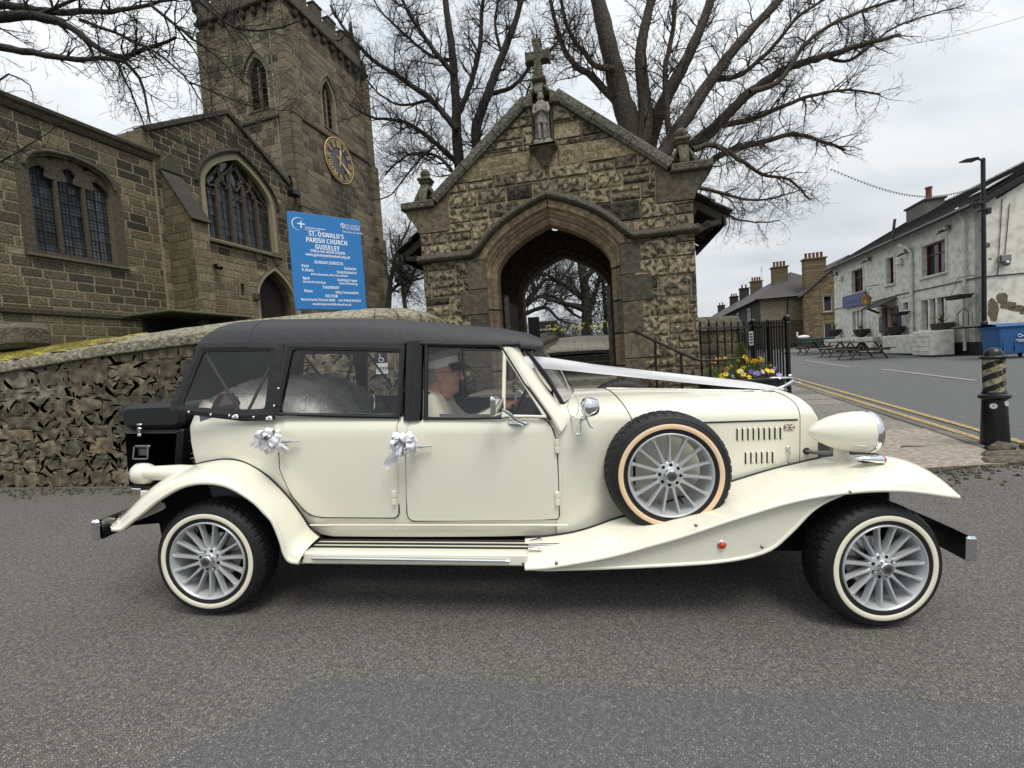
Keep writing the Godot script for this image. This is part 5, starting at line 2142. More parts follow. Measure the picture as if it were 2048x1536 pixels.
	for q in [["OSWALD",-0.62,4.105,0.062],["SOLDIER  KING · MARTYR",-0.665,4.005,0.056],["PATRON  SAINT",0.50,4.105,0.062],["OF  GUISELEY",0.52,4.005,0.062]]:
		obj("lettering",text_mesh(q[0],q[3],"Droid Serif"),ink,p,Transform3D(Basis.from_scale(Vector3(0.98,1,1)),Vector3(q[1],q[2],0.0125)))
	g=Geo.new()
	g.col=Color(0.10,0.085,0.06)
	g.bx(Vector3(0,4.6,-0.30),Vector3(0.30,0.8,0.03))
	for s in [-1,1]:
		g.bx(Vector3(0.125*s,4.50,0.0),Vector3(0.035,0.62,0.04),0.008)
	obj("niche",g,M.ashlar,p)
	g=Geo.new()
	g.col=Color(0.15,0.13,0.09)
	g.prism(soften(PackedVector2Array([Vector2(-0.185,4.17),Vector2(0.185,4.17),Vector2(0.185,4.225),Vector2(-0.185,4.225)]),0.01,2),-0.05,0.17,Transform3D.IDENTITY,0.012)
	var rows:=[]
	for k in 7:
		var t:=k/6.0
		var r:=lerpf(0.165,0.05,pow(t,0.7))
		var row:=PackedVector3Array()
		for q in 9:
			var an:=PI*q/8.0
			row.append(Vector3(-r*cos(an),lerpf(4.17,3.96,t),0.01+r*0.85*sin(an)))
		rows.append(row)
	g.grid(rows)
	obj("bracket",g,M.ashlar,p)
	for s in [-1.0,1.0]:
		var rf:=part("roof_slope",p)
		g=Geo.new()
		g.col=Color(0.09,0.08,0.065)
		var a:=Vector3(0,4.80,0)
		var b:=Vector3(2.42*s,3.13,0)
		var up:=Vector3(s*(4.80 - 3.13),2.42,0).normalized()
		for k in 9:
			var t0:=k/9.0
			var t1:=(k+1)/9.0+0.02
			var c0:=a.lerp(b,t0)+up*0.012
			var c1:=a.lerp(b,minf(t1,1.0))+up*0.038
			g.beam(c0+Vector3(0,0,-1.30),c1+Vector3(0,0,-1.30),2.0,0.022,up,0.004)
		obj("roof_stone",g,M.slate,rf)
		g=Geo.new()
		g.col=Color(0.055,0.045,0.035)
		for k in 5:
			var z:=-0.42 - 0.45*k
			g.beam(Vector3(1.3*s,3.80,z),Vector3(2.33*s,3.09,z),0.07,0.10,up,0.004)
		g.beam(Vector3(1.93*s,3.26,-0.35),Vector3(1.93*s,3.26,-2.3),0.12,0.14,Vector3.UP,0.01)
		g.beam(Vector3(2.34*s,3.055,-0.33),Vector3(2.34*s,3.055,-2.3),0.03,0.12,Vector3.UP,0.004)
		g.beam(Vector3(2.06*s,3.02,-0.40),Vector3(2.30*s,3.05,-0.40),0.09,0.07,Vector3.UP,0.006)
		g.beam(Vector3(1.9*s,2.93,-0.40),Vector3(2.16*s,3.05,-0.40),0.09,0.09,Vector3.UP,0.006)
		obj("rafter_feet",g,M.wood,rf)
	g=Geo.new()
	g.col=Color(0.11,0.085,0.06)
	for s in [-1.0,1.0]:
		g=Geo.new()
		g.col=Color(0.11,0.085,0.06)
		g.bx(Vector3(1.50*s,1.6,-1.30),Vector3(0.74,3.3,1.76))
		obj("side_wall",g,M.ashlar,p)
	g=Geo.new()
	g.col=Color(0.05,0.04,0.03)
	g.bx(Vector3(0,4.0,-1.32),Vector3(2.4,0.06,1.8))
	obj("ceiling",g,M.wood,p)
	var back:=PackedVector2Array([Vector2(-1.88,0.0),Vector2(1.88,0.0),Vector2(1.88,3.30),Vector2(0,4.75),Vector2(-1.88,3.30)])
	var oculus:=PackedVector2Array()
	for k in 20:
		oculus.append(Vector2(-0.10,3.78)+Vector2(cos(TAU*k/20),sin(TAU*k/20))*0.105)
	var bh:=pointed(-0.80,0.80,-0.2,2.50,3.22,10,0.8)
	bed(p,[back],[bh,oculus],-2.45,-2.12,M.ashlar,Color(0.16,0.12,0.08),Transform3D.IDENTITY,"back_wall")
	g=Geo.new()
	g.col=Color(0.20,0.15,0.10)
	sweep_arch(g,bh,[[0.0,-2.2],[0.02,-2.10],[0.10,-2.08],[0.12,-2.11]])
	obj("back_arch",g,M.ashlar,p)
	g=Geo.new()
	for s in [-1.0,1.0]:
		var gt:=part("gate",p)
		for k in 7:
			g=Geo.new()
			g.col=Color(0.075,0.06,0.05).lerp(Color(0.11,0.09,0.075),rng.randf())
			g.bx(Vector3(0.775*s,1.66+(0.02 if k % 2 else 0.0),-0.60 - 0.115*k),Vector3(0.03,1.22,0.108),0.006)
			obj("board",g,M.wood,gt)
		g=Geo.new()
		g.col=Color(0.14,0.115,0.10)
		g.bx(Vector3(0.765*s,1.68,-0.49),Vector3(0.065,1.34,0.075),0.008)
		obj("gate_stile",g,M.wood,gt)
		g=Geo.new()
		g.bx(Vector3(0.795*s,1.95,-0.40),Vector3(0.02,0.03,0.12),0.004)
		obj("gate_latch",g,M.iron,gt)
	for k in 3:
		g=Geo.new()
		g.col=Color(0.17,0.15,0.12)
		g.bx(Vector3(0,1.04+0.07+0.125*k - 0.065,-2.55 - 0.0),Vector3(1.62,0.125,1.1 - 0.34*k),0.01)
		if k:
			g=Geo.new()
			g.col=Color(0.17,0.15,0.12)
			g.bx(Vector3(0,1.045+0.125*k,-2.10 - 0.34*k - 0.4),Vector3(1.62,0.125,0.8),0.01)
		obj("step",g,M.flag,p)
	for k in 5:
		g=Geo.new()
		g.col=Color(0.19,0.17,0.135).lerp(Color(0.15,0.135,0.11),rng.randf())
		g.bx(Vector3(0,1.0,0.02 - 0.46*k),Vector3(1.62,0.10,0.452),0.006)
		obj("floor_slab",g,M.flag,p)
	for k in 5:
		g=Geo.new()
		g.col=Color(0.19,0.17,0.135)
		g.bx(Vector3(0,0.87 - 0.18*k,0.42+0.15*k),Vector3(2.1,0.18,0.9 - 0.02*k),0.012)
		obj("entrance_step",g,M.flag,p)
	saint(Transform3D(porch_xf().basis,porch_xf()*Vector3(0.0,4.227,0.05)))
func pinnacle(p: Node3D,at: Vector3,w: float,h: float,ball: bool) -> void:
	var f:=part("finial",p)
	var g:=Geo.new()
	g.col=Color(0.16,0.15,0.10)
	for turn in [0.0,PI/2]:
		for s in [-1.0,1.0]:
			var rows:=[]
			for k in 9:
				var t:=k/8.0
				var x:=w*(1.0 - 0.72*smoothstep(0.0,1.0,t))*(1.0+0.10*sin(PI*t))
				var th:=0.075*(1 - 0.25*t)
				var row:=PackedVector3Array()
				for q in [[x,0.055],[x - th,0.055],[x - th,-0.055],[x,-0.055]]:
					row.append(at+Basis(Vector3.UP,turn)*Vector3(q[0]*s,h*t,q[1]))
				rows.append(row)
			g.grid(rows,true)
	for s in [-1.0,1.0]:
		g.bx(at+Vector3(0.06*s,h*0.34,0.0),Vector3(0.05,0.05,0.06),0.012,Vector3(0,0,0.6*s))
	g.bx(at+Vector3(0,h*0.9,0),Vector3(0.11,h*0.25,0.11),0.015)
	obj("pinnacle",g,M.stone,f)
	if ball:
		g=Geo.new()
		g.col=Color(0.17,0.155,0.10)
		g.bx(at+Vector3(0,h - 0.02,0),Vector3(0.17,0.035,0.17),0.012)
		g.bx(at+Vector3(0,h+0.025,0),Vector3(0.21,0.05,0.21),0.018)
		g.ball(at+Vector3(0,h+0.115,0),Vector3(0.072,0.075,0.072),20,14)
		obj("ball",g,M.stone,f)
func saint(xf: Transform3D) -> void:
	var t:=thing("saint_statue","weathered pale stone statue of a crowned king in the gable niche","statue",xf)
	var g:=Geo.new()
	var pale:=Color(0.38,0.36,0.32)
	var dark:=Color(0.22,0.205,0.175)
	g.col=pale
	g.bx(Vector3(0,0.03,0),Vector3(0.24,0.06,0.15),0.012)
	obj("plinth",g,M.ashlar,t)
	g=Geo.new()
	g.col=dark
	var rows:=[]
	for q in [[0.06,0.105,0.05],[0.15,0.10,0.05],[0.30,0.095,0.05],[0.42,0.10,0.055],[0.50,0.105,0.06],[0.55,0.085,0.05],[0.57,0.045,0.035]]:
		var row:=PackedVector3Array()
		for k in 20:
			var a:=TAU*k/20.0
			var f:=1.0+0.07*sin(a*7)
			row.append(Vector3(q[1]*cos(a)*f,q[0],-0.02+q[2]*sin(a)*f))
		rows.append(row)
	g.grid(rows,true)
	obj("cloak",g,M.ashlar,t)
	g=Geo.new()
	g.col=pale
	for s in [-1.0,1.0]:
		g.tube(resample([Vector3(0.034*s,0.07,0.03),Vector3(0.034*s,0.17,0.038),Vector3(0.033*s,0.25,0.04),Vector3(0.03*s,0.33,0.04)],8),[0.02,0.018,0.021,0.025,0.024,0.027,0.030,0.032],10)
		g.bx(Vector3(0.036*s,0.07,0.055),Vector3(0.035,0.024,0.075),0.010)
	rows=[]
	for q in [[0.27,0.072,0.045],[0.33,0.068,0.045],[0.39,0.062,0.045],[0.41,0.065,0.047],[0.47,0.075,0.05],[0.53,0.078,0.048],[0.56,0.055,0.04],[0.58,0.024,0.025],[0.61,0.022,0.024]]:
		var row:=PackedVector3Array()
		for k in 20:
			var a:=TAU*k/20.0
			var f:=1.0+(0.06*sin(a*9) if q[0] < 0.38 else 0.0)
			row.append(Vector3(q[1]*cos(a)*f,q[0],0.03+q[2]*sin(a)*f))
		rows.append(row)
	g.grid(rows,true)
	for s in [-1.0,1.0]:
		g.tube(resample([Vector3(0.075*s,0.535,0.03),Vector3(0.098*s,0.46,0.04),Vector3(0.088*s,0.41,0.06),Vector3(0.03*s,0.425,0.09)],9),[0.026,0.026,0.024,0.023,0.024,0.022,0.02,0.018,0.016],10)
		g.ball(Vector3(0.018*s,0.427,0.094),Vector3(0.022,0.014,0.014),10,8)
	g.ball(Vector3(0,0.645,0.032),Vector3(0.038,0.05,0.042),16,12)
	g.ball(Vector3(0,0.612,0.055),Vector3(0.028,0.034,0.022),12,8)
	g.ball(Vector3(0,0.645,0.073),Vector3(0.006,0.012,0.008),8,6)
	g.ball(Vector3(0.0,0.63,0.015),Vector3(0.046,0.05,0.035),14,10)
	obj("figure",g,M.ashlar,t)
	g=Geo.new()
	g.col=dark
	g.lathe([Vector2(0.040,0.665),Vector2(0.043,0.68),Vector2(0.042,0.70),Vector2(0.03,0.715),Vector2(0,0.722)],18,Transform3D(Basis(),Vector3(0,0,0.03)))
	obj("crown",g,M.ashlar,t)
func church_xf() -> Transform3D:
	return Transform3D(Basis(Vector3(0.301,0,-0.954),Vector3.UP,Vector3(0.954,0,0.301)),Vector3(-12.264,0,-11))
func rect_bar(g: Geo,a: Vector2,b: Vector2,w: float,z: float,t: float) -> void:
	g.beam(Vector3(a.x,a.y,z),Vector3(b.x,b.y,z),w,t,Vector3(0,0,1))
func leaded(parent: Node3D,shape: PackedVector2Array,z: float,cols: int,row_h: float,called: String) -> void:
	var lo:=Vector2(INF,INF)
	var hi:=-lo
	for p in shape:
		lo=lo.min(p)
		hi=hi.max(p)
	var win:=part(called,parent)
	var bars:=Geo.new()
	bars.col=Color(0.02,0.02,0.02)
	var cw:=(hi.x - lo.x)/cols
	var rows:=int(ceil((hi.y - lo.y)/row_h))
	for r in rows:
		for c in cols:
			var q:=rect_poly(lo.x+c*cw+0.012,lo.y+r*row_h+0.010,lo.x+(c+1)*cw - 0.012,lo.y+(r+1)*row_h - 0.010)
			for k in Geometry2D.intersect_polygons(q,shape):
				if poly_area(k) < 0.004:
					continue
				var g:=Geo.new()
				var v:=rng.randf_range(0.6,1.3)
				g.col=Color(0.060,0.068,0.080)*v
				var tx:=rng.randf_range(-0.025,0.025)
				var ty:=rng.randf_range(-0.025,0.025)
				var t:=Geometry2D.triangulate_polygon(k)
				for e in range(0,t.size(),3):
					var w:=[]
					for f in 3:
						var s: Vector2=k[t[e+f]]
						w.append(Vector3(s.x,s.y,z+(s.x - q[0].x)*tx+(s.y - q[0].y)*ty))
					if (w[2] - w[0]).cross(w[1] - w[0]).z < 0:
						w=[w[0],w[2],w[1]]
					g.tri(w[0],w[1],w[2])
				obj("pane",g,M.church_glass,win)
	for r in rows:
		var y:=lo.y+r*row_h
		var hit:=Geometry2D.intersect_polyline_with_polygon(PackedVector2Array([Vector2(lo.x - 1,y),Vector2(hi.x+1,y)]),shape)
		for h in hit:
			rect_bar(bars,h[0],h[-1],0.024,z+0.012,0.02)
	for c in range(0,cols+1):
		var x:=lo.x+c*cw
		var hit:=Geometry2D.intersect_polyline_with_polygon(PackedVector2Array([Vector2(x,lo.y - 1),Vector2(x,hi.y+1)]),shape)
		for h in hit:
			rect_bar(bars,h[0],h[-1],0.022,z+0.014,0.02)
	for r in rows*3:
		var y:=lo.y+r*row_h/3.0
		var hit:=Geometry2D.intersect_polyline_with_polygon(PackedVector2Array([Vector2(lo.x - 1,y),Vector2(hi.x+1,y)]),shape)
		for h in hit:
			rect_bar(bars,h[0],h[-1],0.008,z+0.006,0.008)
	for c in cols*3:
		var x:=lo.x+c*cw/3.0
		var hit:=Geometry2D.intersect_polyline_with_polygon(PackedVector2Array([Vector2(x,lo.y - 1),Vector2(x,hi.y+1)]),shape)
		for h in hit:
			rect_bar(bars,h[0],h[-1],0.008,z+0.006,0.008)
	obj("lead_bars",bars,M.plain,win)
func church() -> void:
	var m:=mat(Color.WHITE,0.12,0.0,true)
	m.metallic_specular=0.6
	M.church_glass=m
	var t:=thing("church","old dark gritstone church nave and gabled aisle with traceried windows","church",church_xf())
	var tans:=[Color(0.33,0.265,0.16),Color(0.28,0.22,0.13),Color(0.37,0.30,0.18),Color(0.24,0.19,0.115)]
	var mortar:=Color(0.47,0.40,0.265)
	var nave:=PackedVector2Array([Vector2(-4.5,1.8),Vector2(4.3,1.8),Vector2(4.3,8.46),Vector2(-4.5,8.42)])
	var w1:=PackedVector2Array([Vector2(0.88,4.98),Vector2(0.88,7.10),Vector2(0.93,7.28),Vector2(1.07,7.44),Vector2(1.35,7.56),Vector2(1.80,7.62),Vector2(2.25,7.56),Vector2(2.53,7.44),Vector2(2.67,7.28),Vector2(2.73,7.10),Vector2(2.73,4.98)])
	var w0:=PackedVector2Array()
	for p in w1:
		w0.append(p - Vector2(4.45,0))
	var frame1:=PackedVector2Array([Vector2(0.62,4.80),Vector2(0.62,7.35),Vector2(1.0,7.72),Vector2(1.8,7.84),Vector2(2.6,7.72),Vector2(2.98,7.35),Vector2(2.98,4.80)])
	var frame0:=PackedVector2Array()
	for p in frame1:
		frame0.append(p - Vector2(4.45,0))
	bed(t,[nave],[w1,w0],-0.9,-0.010,M.mortar,mortar)
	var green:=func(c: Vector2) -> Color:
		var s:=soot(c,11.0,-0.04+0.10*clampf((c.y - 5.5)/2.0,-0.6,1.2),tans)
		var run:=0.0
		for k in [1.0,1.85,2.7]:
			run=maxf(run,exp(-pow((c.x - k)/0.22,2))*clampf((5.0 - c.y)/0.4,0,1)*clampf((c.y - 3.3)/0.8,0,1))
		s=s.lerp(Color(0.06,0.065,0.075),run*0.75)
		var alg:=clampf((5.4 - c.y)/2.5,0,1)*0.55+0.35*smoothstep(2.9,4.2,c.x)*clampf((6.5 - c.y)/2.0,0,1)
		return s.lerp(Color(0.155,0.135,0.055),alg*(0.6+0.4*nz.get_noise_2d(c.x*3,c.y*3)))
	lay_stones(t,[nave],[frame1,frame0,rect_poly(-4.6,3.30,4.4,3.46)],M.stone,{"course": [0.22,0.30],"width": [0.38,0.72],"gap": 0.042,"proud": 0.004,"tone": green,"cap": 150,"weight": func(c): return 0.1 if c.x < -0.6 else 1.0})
	for f in [[w1,frame1],[w0,frame0]]:
		bed(t,[f[1]],[f[0]],-0.35,0.006,M.ashlar,Color(0.135,0.11,0.08),Transform3D.IDENTITY,"window_surround")
		var g:=Geo.new()
		g.col=Color(0.15,0.125,0.085)
		var hood:=offset_path(PackedVector2Array(f[0]),0.06)
		sweep_arch(g,hood.slice(1,hood.size() - 1),[[0.0,0.0],[0.0,0.07],[0.04,0.09],[0.09,0.03],[0.09,0.0]])
		var dx: float=f[0][0].x - 0.88
		obj("hood_mould",g,M.ashlar,t)
		g=Geo.new()
		g.col=Color(0.15,0.125,0.085)
		g.prism(rect_poly(0.62+dx,4.80,2.98+dx,4.84),0.0,0.10,Transform3D.IDENTITY,0.01)
		g.quad(Vector3(0.64+dx,4.99,-0.2),Vector3(2.96+dx,4.99,-0.2),Vector3(2.96+dx,4.84,0.10),Vector3(0.64+dx,4.84,0.10))
		obj("window_sill",g,M.ashlar,t)
		g=Geo.new()
		g.col=Color(0.125,0.095,0.065)
		for x in [1.47,2.10]:
			g.beam(Vector3(x+dx,4.98,-0.16),Vector3(x+dx,7.58,-0.16),0.10,0.16,Vector3(0,0,1),0.03)
		for q in [[0.90,1.43],[1.52,2.06],[2.14,2.71]]:
			var pa:=pointed(q[0]+dx,q[1]+dx,6.85,6.95,7.40 if q[0]==1.52 else 7.26,6)
			sweep_arch(g,pa.slice(1,pa.size() - 1),[[0.0,-0.22],[0.0,-0.10],[0.07,-0.08],[0.3,-0.085]])
		obj("tracery",g,M.ashlar,t)
		g=Geo.new()
		g.quad(Vector3(0.5+dx,4.7,-0.6),Vector3(3.1+dx,4.7,-0.6),Vector3(3.1+dx,7.9,-0.6),Vector3(0.5+dx,7.9,-0.6))
		obj("dark_inside",g,M.void,t)
		if dx > -1.0:
			for q in [[0.90,1.43],[1.52,2.06],[2.14,2.71]]:
				leaded(t,pointed(q[0]+dx,q[1]+dx,4.98,6.95,7.40 if q[0]==1.52 else 7.26,6),-0.24,2,0.295,"window")
		else:
			var g2:=Geo.new()
			g2.col=Color(0.05,0.055,0.065)
			g2.quad(Vector3(0.8+dx,4.9,-0.25),Vector3(2.8+dx,4.9,-0.25),Vector3(2.8+dx,7.7,-0.25),Vector3(0.8+dx,7.7,-0.25))
			obj("window_pane",g2,M.church_glass,t)
	var g:=Geo.new()
	g.col=Color(0.12,0.10,0.06)
	g.prism(PackedVector2Array([Vector2(-4.5,3.30),Vector2(4.3,3.30),Vector2(4.3,3.46),Vector2(-4.5,3.46)]),-0.01,0.06,Transform3D.IDENTITY,0.03)
	obj("plinth_course",g,M.stone,t)
	g=Geo.new()
	g.col=Color(0.11,0.095,0.065)
	var rows:=[]
	for x in [-4.5,4.18]:
		var row:=PackedVector3Array()
		for q in [[8.40,0.0],[8.42,0.06],[8.50,0.10],[8.56,0.11],[8.62,0.18],[8.70,0.19],[8.73,0.15],[8.73,-0.5]]:
			row.append(Vector3(x,q[0]+(0.02 if x > 0 else -0.02),q[1]))
		rows.append(row)
	g.grid(rows,false,true)
	obj("eaves_moulding",g,M.stone,t)
	g=Geo.new()
	g.col=Color(0.11,0.11,0.11)
	g.quad(Vector3(-4.5,8.70,0.1),Vector3(4.2,8.74,0.1),Vector3(4.2,9.3,-4.0),Vector3(-4.5,9.3,-4.0))
	obj("nave_roof",g,M.slate,t)
	var zG:=0.12
	var xg:=Transform3D(Basis(),Vector3(0,0,zG))
	var gable:=PackedVector2Array([Vector2(4.0,1.8),Vector2(10.4,1.8),Vector2(10.4,9.30),Vector2(6.86,11.25),Vector2(4.0,9.34)])
	var big:=pointed(5.70,8.64,6.44,8.28,9.72,10,0.85)
	var bigf:=offset_path(big,0.26)
	bigf[0]=Vector2(bigf[0].x,6.30)
	bigf[-1]=Vector2(bigf[-1].x,6.30)
	var door:=pointed(7.62,9.46,1.7,4.55,5.72,8,0.9)
	var doorf:=offset_path(door,0.16)
	var slit:=rect_poly(6.76,4.50,6.92,4.94)
	bed(t,[gable],[big,door,slit],-0.9,-0.010,M.mortar,mortar,xg)
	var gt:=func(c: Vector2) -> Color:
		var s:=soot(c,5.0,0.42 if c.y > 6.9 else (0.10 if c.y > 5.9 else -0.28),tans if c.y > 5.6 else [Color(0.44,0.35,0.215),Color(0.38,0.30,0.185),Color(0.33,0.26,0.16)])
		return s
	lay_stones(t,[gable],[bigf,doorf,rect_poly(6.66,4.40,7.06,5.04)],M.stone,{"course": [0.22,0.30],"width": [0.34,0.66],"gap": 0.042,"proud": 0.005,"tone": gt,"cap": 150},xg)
	for s in [-1.0,1.0]:
		g=Geo.new()
		g.col=Color(0.095,0.085,0.065)
		var a:=Vector3(6.86,11.36,zG)
		var b:=Vector3(3.75,9.32,zG) if s < 0 else Vector3(10.2,9.40,zG)
		g.beam(a+Vector3(0,0,-0.15),b+Vector3(0,0,-0.15),0.50,0.16,Vector3.UP,0.02)
		obj("verge_coping",g,M.stone,t)
		g=Geo.new()
		g.col=Color(0.09,0.09,0.09)
		var bb:=b+Vector3(0,0.02,-0.3)
		var aa:=a+Vector3(0,0.0,-0.3)
		g.quad(aa,bb,bb+Vector3(0,0,-6),aa+Vector3(0,0,-6))
		obj("aisle_roof",g,M.slate,t)
	g=Geo.new()
	g.col=Color(0.28,0.22,0.135)
	g.bx(Vector3(3.86,9.05,-0.6),Vector3(0.30,0.6,1.4),0.02)
	obj("gable_return",g,M.stone,t)
	g=Geo.new()
	g.col=Color(0.05,0.045,0.035)
	g.bx(Vector3(7.1,10.35,zG),Vector3(0.34,0.62,0.03),0.01)
	obj("gable_niche",g,M.ashlar,t)
	g=Geo.new()
	g.col=Color(0.19,0.145,0.09)
	sweep_arch(g,big,[[0.0,-0.40],[0.0,-0.20],[0.05,-0.15],[0.08,-0.10],[0.14,-0.06],[0.18,0.0],[0.26,0.015]])
	obj("great_window_surround",g,M.ashlar,t,xg)
	g=Geo.new()
	g.col=Color(0.075,0.065,0.05)
	var hood:=offset_path(big,0.26)
	sweep_arch(g,hood.slice(1,hood.size() - 1),[[0.0,0.0],[0.0,0.09],[0.05,0.11],[0.13,0.03],[0.13,0.0]])
	obj("great_window_hood",g,M.stone,t,xg)
	g=Geo.new()
	g.col=Color(0.20,0.17,0.115)
	g.prism(PackedVector2Array([Vector2(5.42,6.26),Vector2(8.92,6.26),Vector2(8.92,6.34),Vector2(5.42,6.34)]),0.0,0.13,xg,0.01)
	g.quad(xg*Vector3(5.44,6.48,-0.22),xg*Vector3(8.9,6.48,-0.22),xg*Vector3(8.9,6.34,0.13),xg*Vector3(5.44,6.34,0.13))
	obj("great_window_sill",g,M.ashlar,t)
	var lw:=(8.64 - 5.70)/5.0
	g=Geo.new()
	g.col=Color(0.115,0.09,0.065)
	for k in range(1,5):
		var x:=5.70+lw*k
		g.beam(xg*Vector3(x,6.46,-0.24),xg*Vector3(x,8.9 if k==2 or k==3 else 8.5,-0.24),0.11,0.20,Vector3(0,0,1),0.035)
	var heads:=[8.05,8.45,8.15,8.45,8.05]
	for k in 5:
		var x:=5.70+lw*k
		var pa:=pointed(x+0.05,x+lw - 0.05,7.5,heads[k] - 0.1,heads[k]+0.42,6)
		sweep_arch(g,pa.slice(1,pa.size() - 1),[[0.0,-0.30],[0.0,-0.16],[0.055,-0.14],[0.06,-0.30]])
		for s in [-1.0,1.0]:
			g.bx(xg*Vector3(x+lw/2+s*0.16,heads[k]+0.06,-0.22),Vector3(0.09,0.09,0.08),0.02,Vector3(0,0,0.8))
	for q in [[[5.76,8.40],[6.05,8.70],[6.35,9.05],[6.55,9.42]],[[6.28,8.6],[6.6,8.95],[6.95,9.3],[7.17,9.68]],[[7.17,8.55],[6.95,8.85],[6.95,9.15],[7.17,9.45]],[[7.17,8.55],[7.39,8.85],[7.39,9.15],[7.17,9.45]],[[8.06,8.6],[7.74,8.95],[7.39,9.3],[7.17,9.68]],[[8.58,8.40],[8.29,8.70],[7.99,9.05],[7.79,9.42]],[[6.87,8.55],[6.6,8.75],[6.45,9.0],[6.55,9.3]],[[7.47,8.55],[7.74,8.75],[7.89,9.0],[7.79,9.3]],[[6.0,8.4],[6.28,8.5],[6.5,8.75],[6.6,9.1]],[[8.34,8.4],[8.06,8.5],[7.84,8.75],[7.74,9.1]]]:
		var pts:=[]
		for p in q:
			pts.append(xg*Vector3(p[0],p[1],-0.23))
		g.tube(resample(pts,10),0.045,6)
	obj("great_window_tracery",g,M.ashlar,t)
	for k in 5:
		var x:=5.70+lw*k
		var shape:=pointed(x+0.06,x+lw - 0.06,6.46,heads[k] - 0.1,heads[k]+0.40,6)
		leaded(t,shape,zG - 0.30,2,0.30,"light")
	g=Geo.new()
	g.col=Color(0.03,0.032,0.036)
	var bt:=Geometry2D.triangulate_polygon(big)
	for e in range(0,bt.size(),3):
		var w:=[]
		for f in 3:
			w.append(xg*Vector3(big[bt[e+f]].x,big[bt[e+f]].y,-0.33))
		g.tri(w[0],w[1],w[2])
	obj("dark_glazing",g,M.church_glass,t)
	g=Geo.new()
	g.col=Color(0.26,0.205,0.125)
	sweep_arch(g,door,[[0.0,-0.75],[0.0,-0.28],[0.03,-0.20],[0.07,-0.16],[0.09,-0.08],[0.13,-0.04],[0.16,0.012]])
	obj("door_surround",g,M.ashlar,t,xg)
	g=Geo.new()
	g.col=Color(0.13,0.11,0.075)
	var dh:=offset_path(door,0.16)
	sweep_arch(g,dh.slice(1,dh.size() - 1),[[0.0,0.0],[0.0,0.08],[0.04,0.10],[0.10,0.03],[0.10,0.0]])
	for s in [-1.0,1.0]:
		g.bx(xg*Vector3(8.54+1.14*s,4.50,0.06),Vector3(0.24,0.26,0.14),0.03)
	obj("door_hood",g,M.stone,t,xg if false else Transform3D.IDENTITY)
	for k in 8:
		g=Geo.new()
		g.col=Color(0.045,0.035,0.03)*rng.randf_range(0.8,1.25)
		g.bx(Vector3(7.72+0.235*k,3.9,zG - 0.62),Vector3(0.228,4.4,0.06),0.008)
		obj("door_board",g,M.wood,t)
	g=Geo.new()
	g.col=Color(0.23,0.18,0.11)
	g.quad(xg*Vector3(9.46,1.8,-0.75),xg*Vector3(9.46,1.8,0),xg*Vector3(9.46,4.6,0),xg*Vector3(9.46,4.6,-0.75))
	obj("door_reveal",g,M.ashlar,t)
	g=Geo.new()
	g.col=Color(0.24,0.19,0.12)
	bed(t,[rect_poly(6.64,4.38,7.08,5.06)],[slit],-0.2,0.02,M.ashlar,Color(0.27,0.22,0.14),xg,"slit_surround")
	g=Geo.new()
	g.col=Color(0.34,0.28,0.19)
	g.bx(xg*Vector3(6.84,4.72,-0.22),Vector3(0.3,0.6,0.02))
	obj("slit_back",g,M.ashlar,t)
	for x in [7.72,8.66]:
		g=Geo.new()
		g.col=Color(0.17,0.14,0.095)
		g.prism(PackedVector2Array([Vector2(x - 0.17,6.40+(x - 7.7)*0.08),Vector2(x - 0.17,6.15),Vector2(x - 0.10,5.98),Vector2(x,5.90),Vector2(x+0.10,5.98),Vector2(x+0.17,6.15),Vector2(x+0.17,6.40+(x - 7.7)*0.08)]),-0.01,0.07,xg,0.03)
		g.bx(xg*Vector3(x,6.16,0.08),Vector3(0.03,0.36,0.02),0.005)
		g.bx(xg*Vector3(x,6.20,0.08),Vector3(0.26,0.03,0.02),0.005)
		obj("carved_shield",g,M.ashlar,t)
	g=Geo.new()
	g.bx(xg*Vector3(5.72,5.34,0.22),Vector3(0.22,0.14,0.22),0.03,Vector3(0.3,0,0))
	g.bx(xg*Vector3(5.72,5.44,0.1),Vector3(0.06,0.06,0.2),0.01)
	obj("wall_light",g,M.iron,t)
	var bx0:=4.17
	var bx1:=4.74
	var D:=1.22
	var side:=PackedVector2Array([Vector2(0,1.8),Vector2(D,1.8),Vector2(D,6.46),Vector2(0.16,8.25),Vector2(0,8.25)])
	for s in 2:
		var x:=bx0 if s==0 else bx1
		var bf:=Transform3D(Basis(Vector3(0,0,1),Vector3.UP,Vector3(-1,0,0)),Vector3(x,0,0)) if s==0 else Transform3D(Basis(Vector3(0,0,-1),Vector3.UP,Vector3(1,0,0)),Vector3(x,0,0))
		var poly:=side
		if s==1:
			poly=PackedVector2Array()
			for p in side:
				poly.append(Vector2(-p.x,p.y))
			poly.reverse()
		bed(t,[poly],[],-0.2,-0.008,M.mortar,Color(0.235,0.20,0.11),bf)
		lay_stones(t,[poly],[],M.stone,{"course": [0.22,0.30],"width": [0.28,0.5],"gap": 0.036,"proud": 0.004,"cap": 80 if s==0 else 0,
			"tone": func(c: Vector2) -> Color:
				var q:=soot(c,21.0,-0.28,tans)
				return q.lerp(Color(0.155,0.135,0.055),0.45+0.3*nz.get_noise_2d(c.x*4,c.y*2))},bf)
	var ff:=Transform3D(Basis(),Vector3(0,0,D))
	var front:=rect_poly(bx0,1.8,bx1,6.46)
	bed(t,[front],[],-0.2,-0.008,M.mortar,Color(0.31,0.26,0.165),ff)
